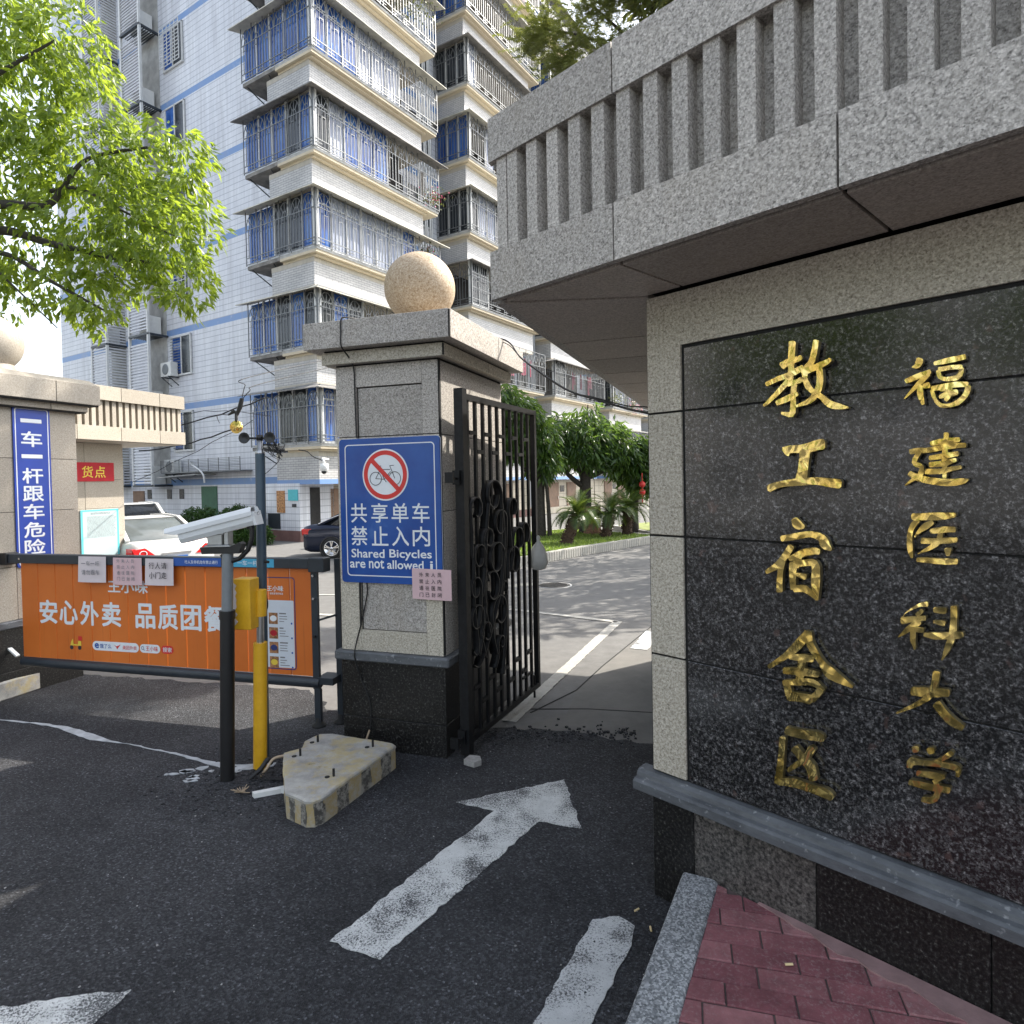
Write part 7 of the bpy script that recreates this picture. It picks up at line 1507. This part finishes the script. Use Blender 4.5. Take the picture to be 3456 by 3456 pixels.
# ================================================================= CARS
def loft(mb, secs):
    n = len(secs[0]); vs = sum([list(s_) for s_ in secs], [])
    return mb.add(vs, [(i*n+k, i*n+(k+1) % n, (i+1)*n+(k+1) % n, (i+1)*n+k) for i in range(len(secs)-1) for k in range(n)]+[tuple(range(n-1, -1, -1)), tuple((len(secs)-1)*n+k for k in range(n))], True)
def sedan(loc, ang, s, body, glass, lab, W_=.9, H=1.45, L_=4.6, plate=None):
    """x forward, origin under the rear bumper centre"""
    t = thing('parked_car', (*loc, 0), ang, lab, 'car', None)
    def sec(x, hw, zb, zm, zt, tw):
        p = [(hw*.92, zb), (hw, zb+.12), (hw, zm-.06), (hw*.985, zm), (hw*tw, zt-.03), (hw*tw*.9, zt)]
        return [(x*s, y*s, z*s) for y, z in p]+[(x*s, -y*s, z*s) for y, z in reversed(p)]
    mb = MB(); B_ = [(-.0, .72, .38, .78, .86, .9), (.04, .82, .26, .86, .98, .93), (.25, W_*.98, .2, .90, 1.04, .93), (.8, W_, .18, .92, 1.04, .94), (1.5, W_, .18, .93, .98, .97), (3.0, W_, .18, .93, .97, .97), (3.4, W_, .18, .90, .97, .94), (4.2, W_*.96, .2, .78, .86, .9), (4.5, W_*.86, .26, .68, .74, .9), (L_, .7, .35, .6, .66, .9)]
    loft(mb, [sec(*b) for b in B_]); bd = mb.build('body', body, t)
    mb = MB(); Rf = [(.50, W_*.80, 1.03, .9), (1.25, W_*.74, H-.04, .86), (1.9, W_*.74, H, .86), (2.5, W_*.75, H-.02, .86), (3.55, W_*.82, .95, .9)]
    secs = [[((x)*s, y*s, z*s) for y, z in ((W_*.93, .93), (hw, zt-.05*(i not in (0, 4))), (hw*.9, zt), (-hw*.9, zt), (-hw, zt-.05*(i not in (0, 4))), (-W_*.93, .93))] for i, (x, hw, zt, k_) in enumerate(Rf)]
    loft(mb, secs); mb.build('greenhouse', glass, t)
    mb = MB()   # roof skin and pillars
    for i in range(1, 3):
        a, b = Rf[i], Rf[i+1]
        mb.add([(a[0]*s, y*a[1]*.93*s, (a[2]+.012)*s) for y in (-1, 1)]+[(b[0]*s, y*b[1]*.93*s, (b[2]+.012)*s) for y in (1, -1)], [(0, 1, 2, 3)])
    for y in (-1, 1):
        q = [(Rf[0][0], W_*.86, Rf[0][2]-.0), (Rf[1][0], W_*.735, Rf[1][2]), (Rf[2][0], W_*.735, Rf[2][2]), (Rf[3][0], W_*.745, Rf[3][2]), (Rf[4][0], W_*.88, Rf[4][2])]
        for a, b in zip(q, q[1:]): mb.bar((a[0]*s, y*a[1]*s, a[2]*s), (b[0]*s, y*b[1]*s, b[2]*s), .085*s)
        mb.bar((1.95*s, y*W_*.9*s, .93*s), (1.95*s, y*W_*.75*s, H*s), .06*s)
    mb.build('roof', body, t)
    for x in (.95, 3.75):
        for y in (-1, 1):
            f = lambda a, b, c, x=x, y=y: ((x+a)*s, y*(W_-.10+c)*s, (.31+b)*s)
            mb = MB(f); mb.lathe([(.31, -.1), (.33, -.08), (.33, .09), (.30, .115), (.235, .115), (.225, .08)], 28); wh = mb.build('wheel', 'rubber', t)
            mb = MB(f)
            for k in range(5):
                a = 2*pi*k/5+.3
                for d_ in (-.10, .10): mb.bar((.05*cos(a), .05*sin(a), .105), (.225*cos(a+d_*1.6), .225*sin(a+d_*1.6), .112), .035, .02, (0, 0, 1))
            mb.lathe([(.235, .09), (.235, .118), (.218, .118), (.215, .09)], 28); mb.lathe([(.05, .09), (.045, .122)], 12); mb.build('rim', 'chrome', wh)
            mb = MB(f); mb.lathe([(.375, .06), (.375, .108), (.33, .108), (.33, .06)], 28); mb.build('wheel_arch', 'black_plastic', t)
    for y in (-1, 1):
        mb = MB(); mb.prism([(y*.40*s, .74*s), (y*.79*s, .72*s), (y*.86*s, .90*s), (y*.62*s, .93*s)], -.012*s, .12*s, 'x'); lm = mb.build('tail_lamp', 'lamp_red', t)
        mb = MB(); mb.box(.02*s, .30*s, y*(W_-.05)*s-.02*s, y*(W_-.05)*s+.045*s, .76*s, .92*s); mb.build('tail_lamp', 'lamp_red', t)
        mb = MB(); q = [(y*.66*s+.07*s*cos(k*pi/8), .82*s+.055*s*sin(k*pi/8)) for k in range(17)]
        for a, b in zip(q, q[1:]): mb.bar((-.016*s, a[0], a[1]), (-.016*s, b[0], b[1]), .012*s)
        mb.build('lamp_ring', 'white_ink', lm)
    mb = MB(); mb.box(-.03*s, -.01*s, -.22*s, .22*s, .58*s, .72*s); pl_ = mb.build('number_plate', 'plate_blue', t)
    if plate:
        o = text('lettering', plate, 'white_ink', pl_, 0, .65*s, .40*s, .09*s, 0, .01); o.rotation_euler = (0, 0, -pi/2); o.location = (-.033*s, 0, .65*s)
    mb = MB(); mb.box(-.02*s, .0, -.3*s, .3*s, .76*s, .80*s); mb.build('boot_trim', 'chrome', t)
    return t
c1_ = sedan((-5.2, 9.85), R(143), .74, 'car_white', 'car_glass', 'white saloon car parked rear on behind the orange barrier', .86, 1.50, 4.6, '闽A·FB171')
sedan((-7.2, 12.7), R(140), .72, 'car_white', 'car_dark_glass', 'white topped car with black windows parked beyond the white saloon', .86, 1.75)
c2_ = sedan((-4.48, 14.25), R(-4), .69, 'car_navy', 'car_dark_glass', 'dark navy saloon with spoked wheels parked behind the near pillar', .9, 1.42, 4.7)
mb = MB(); q = curve([(.55*.69, -.62, .74), (1.25*.69, -.60, .93), (1.9*.69, -.6, .975), (2.6*.69, -.6, .97)], 5); mb.tube(q, .012, 5); mb.build('window_trim', 'chrome', c2_)
# scooter behind the navy car
scv = thing('scooter', (-4.35, 16.0, 0), .2, 'parked scooter with a round white mirror behind the navy car', 'scooter')
mb = MB(); mb.prism([(-.45, .35), (-.4, .55), (.0, .55), (.1, .35), (.3, .35), (.4, .8), (.47, .8), (.42, .3), (.1, .2), (-.3, .2)], -.1, .1, 'y'); mb.build('frame', 'black_plastic', scv)
for x in (-.38, .46):
    mb = MB(lambda a, b, c, x=x: (x+a, c, .19+b)); mb.lathe([(.13, -.04), (.19, -.03), (.19, .03), (.13, .04)], 18); mb.build('wheel', 'rubber', scv)
mb = MB(); mb.tube([(.42, -.25, .88), (.42, .25, .88)], .014, 6); mb.tube([(.42, -.18, .88), (.4, -.22, 1.08)], .007, 5); mb.tube([(.42, .2, .88), (.4, .24, 1.08)], .007, 5); mb.build('handlebar', 'black_plastic', scv)
for y in (-.22, .24):
    mb = MB(lambda a, b, c, y=y: (.39+c*.5, y+a, 1.12+b)); mb.lathe([(.05, -.015), (.055, 0), (.05, .02)], 14); mb.build('mirror', 'white_plastic', scv)

# ================================================================= ACROSS THE STREET (seen only mirrored in the polished name panel and the gilt)
for i, (x, y, h, r, lab) in enumerate(((-13, -3.5, 3.6, 2.2, 'street tree across the road facing the name wall'), (-10.5, -9, 4.0, 2.4, 'broad street tree across the road beside the shop row'), (-17, 2.0, 4.2, 2.4, 'street tree across the road nearest the guard house'))):
    ytree(x, y, h, .18, [(0, 0, h+1.6, r, r, r*.75), (-r*.5, r*.3, h+.8, r*.7, r*.7, r*.5), (r*.5, -r*.3, h+1., r*.7, r*.7, r*.5)], 2600, lab, 60+i, 'leaf_front', (.25, .42), nm='street_tree')
for i, (x, y, a, L_, h, lab) in enumerate(((-27, -14, -25, 24, 13, 'plain pale street building across the road'), (-30, 8, 75, 18, 17, 'taller pale street building across the road'))):
    t = thing('street_building', (x, y, 0), R(a)+pi/2, lab, 'building'); mb = MB(); mb.box(-L_/2, L_/2, 0, 8, 0, h); mb.build('wall', 'brick_white', t)
    for fl_ in range(int(h/3.1)):
        for k in range(int(L_/3)):
            mb = MB(); mb.box(-L_/2+.7+3*k, -L_/2+2.3+3*k, -.04, .02, .9+3.1*fl_, 2.4+3.1*fl_); mb.build('window', 'dark_glass', t)
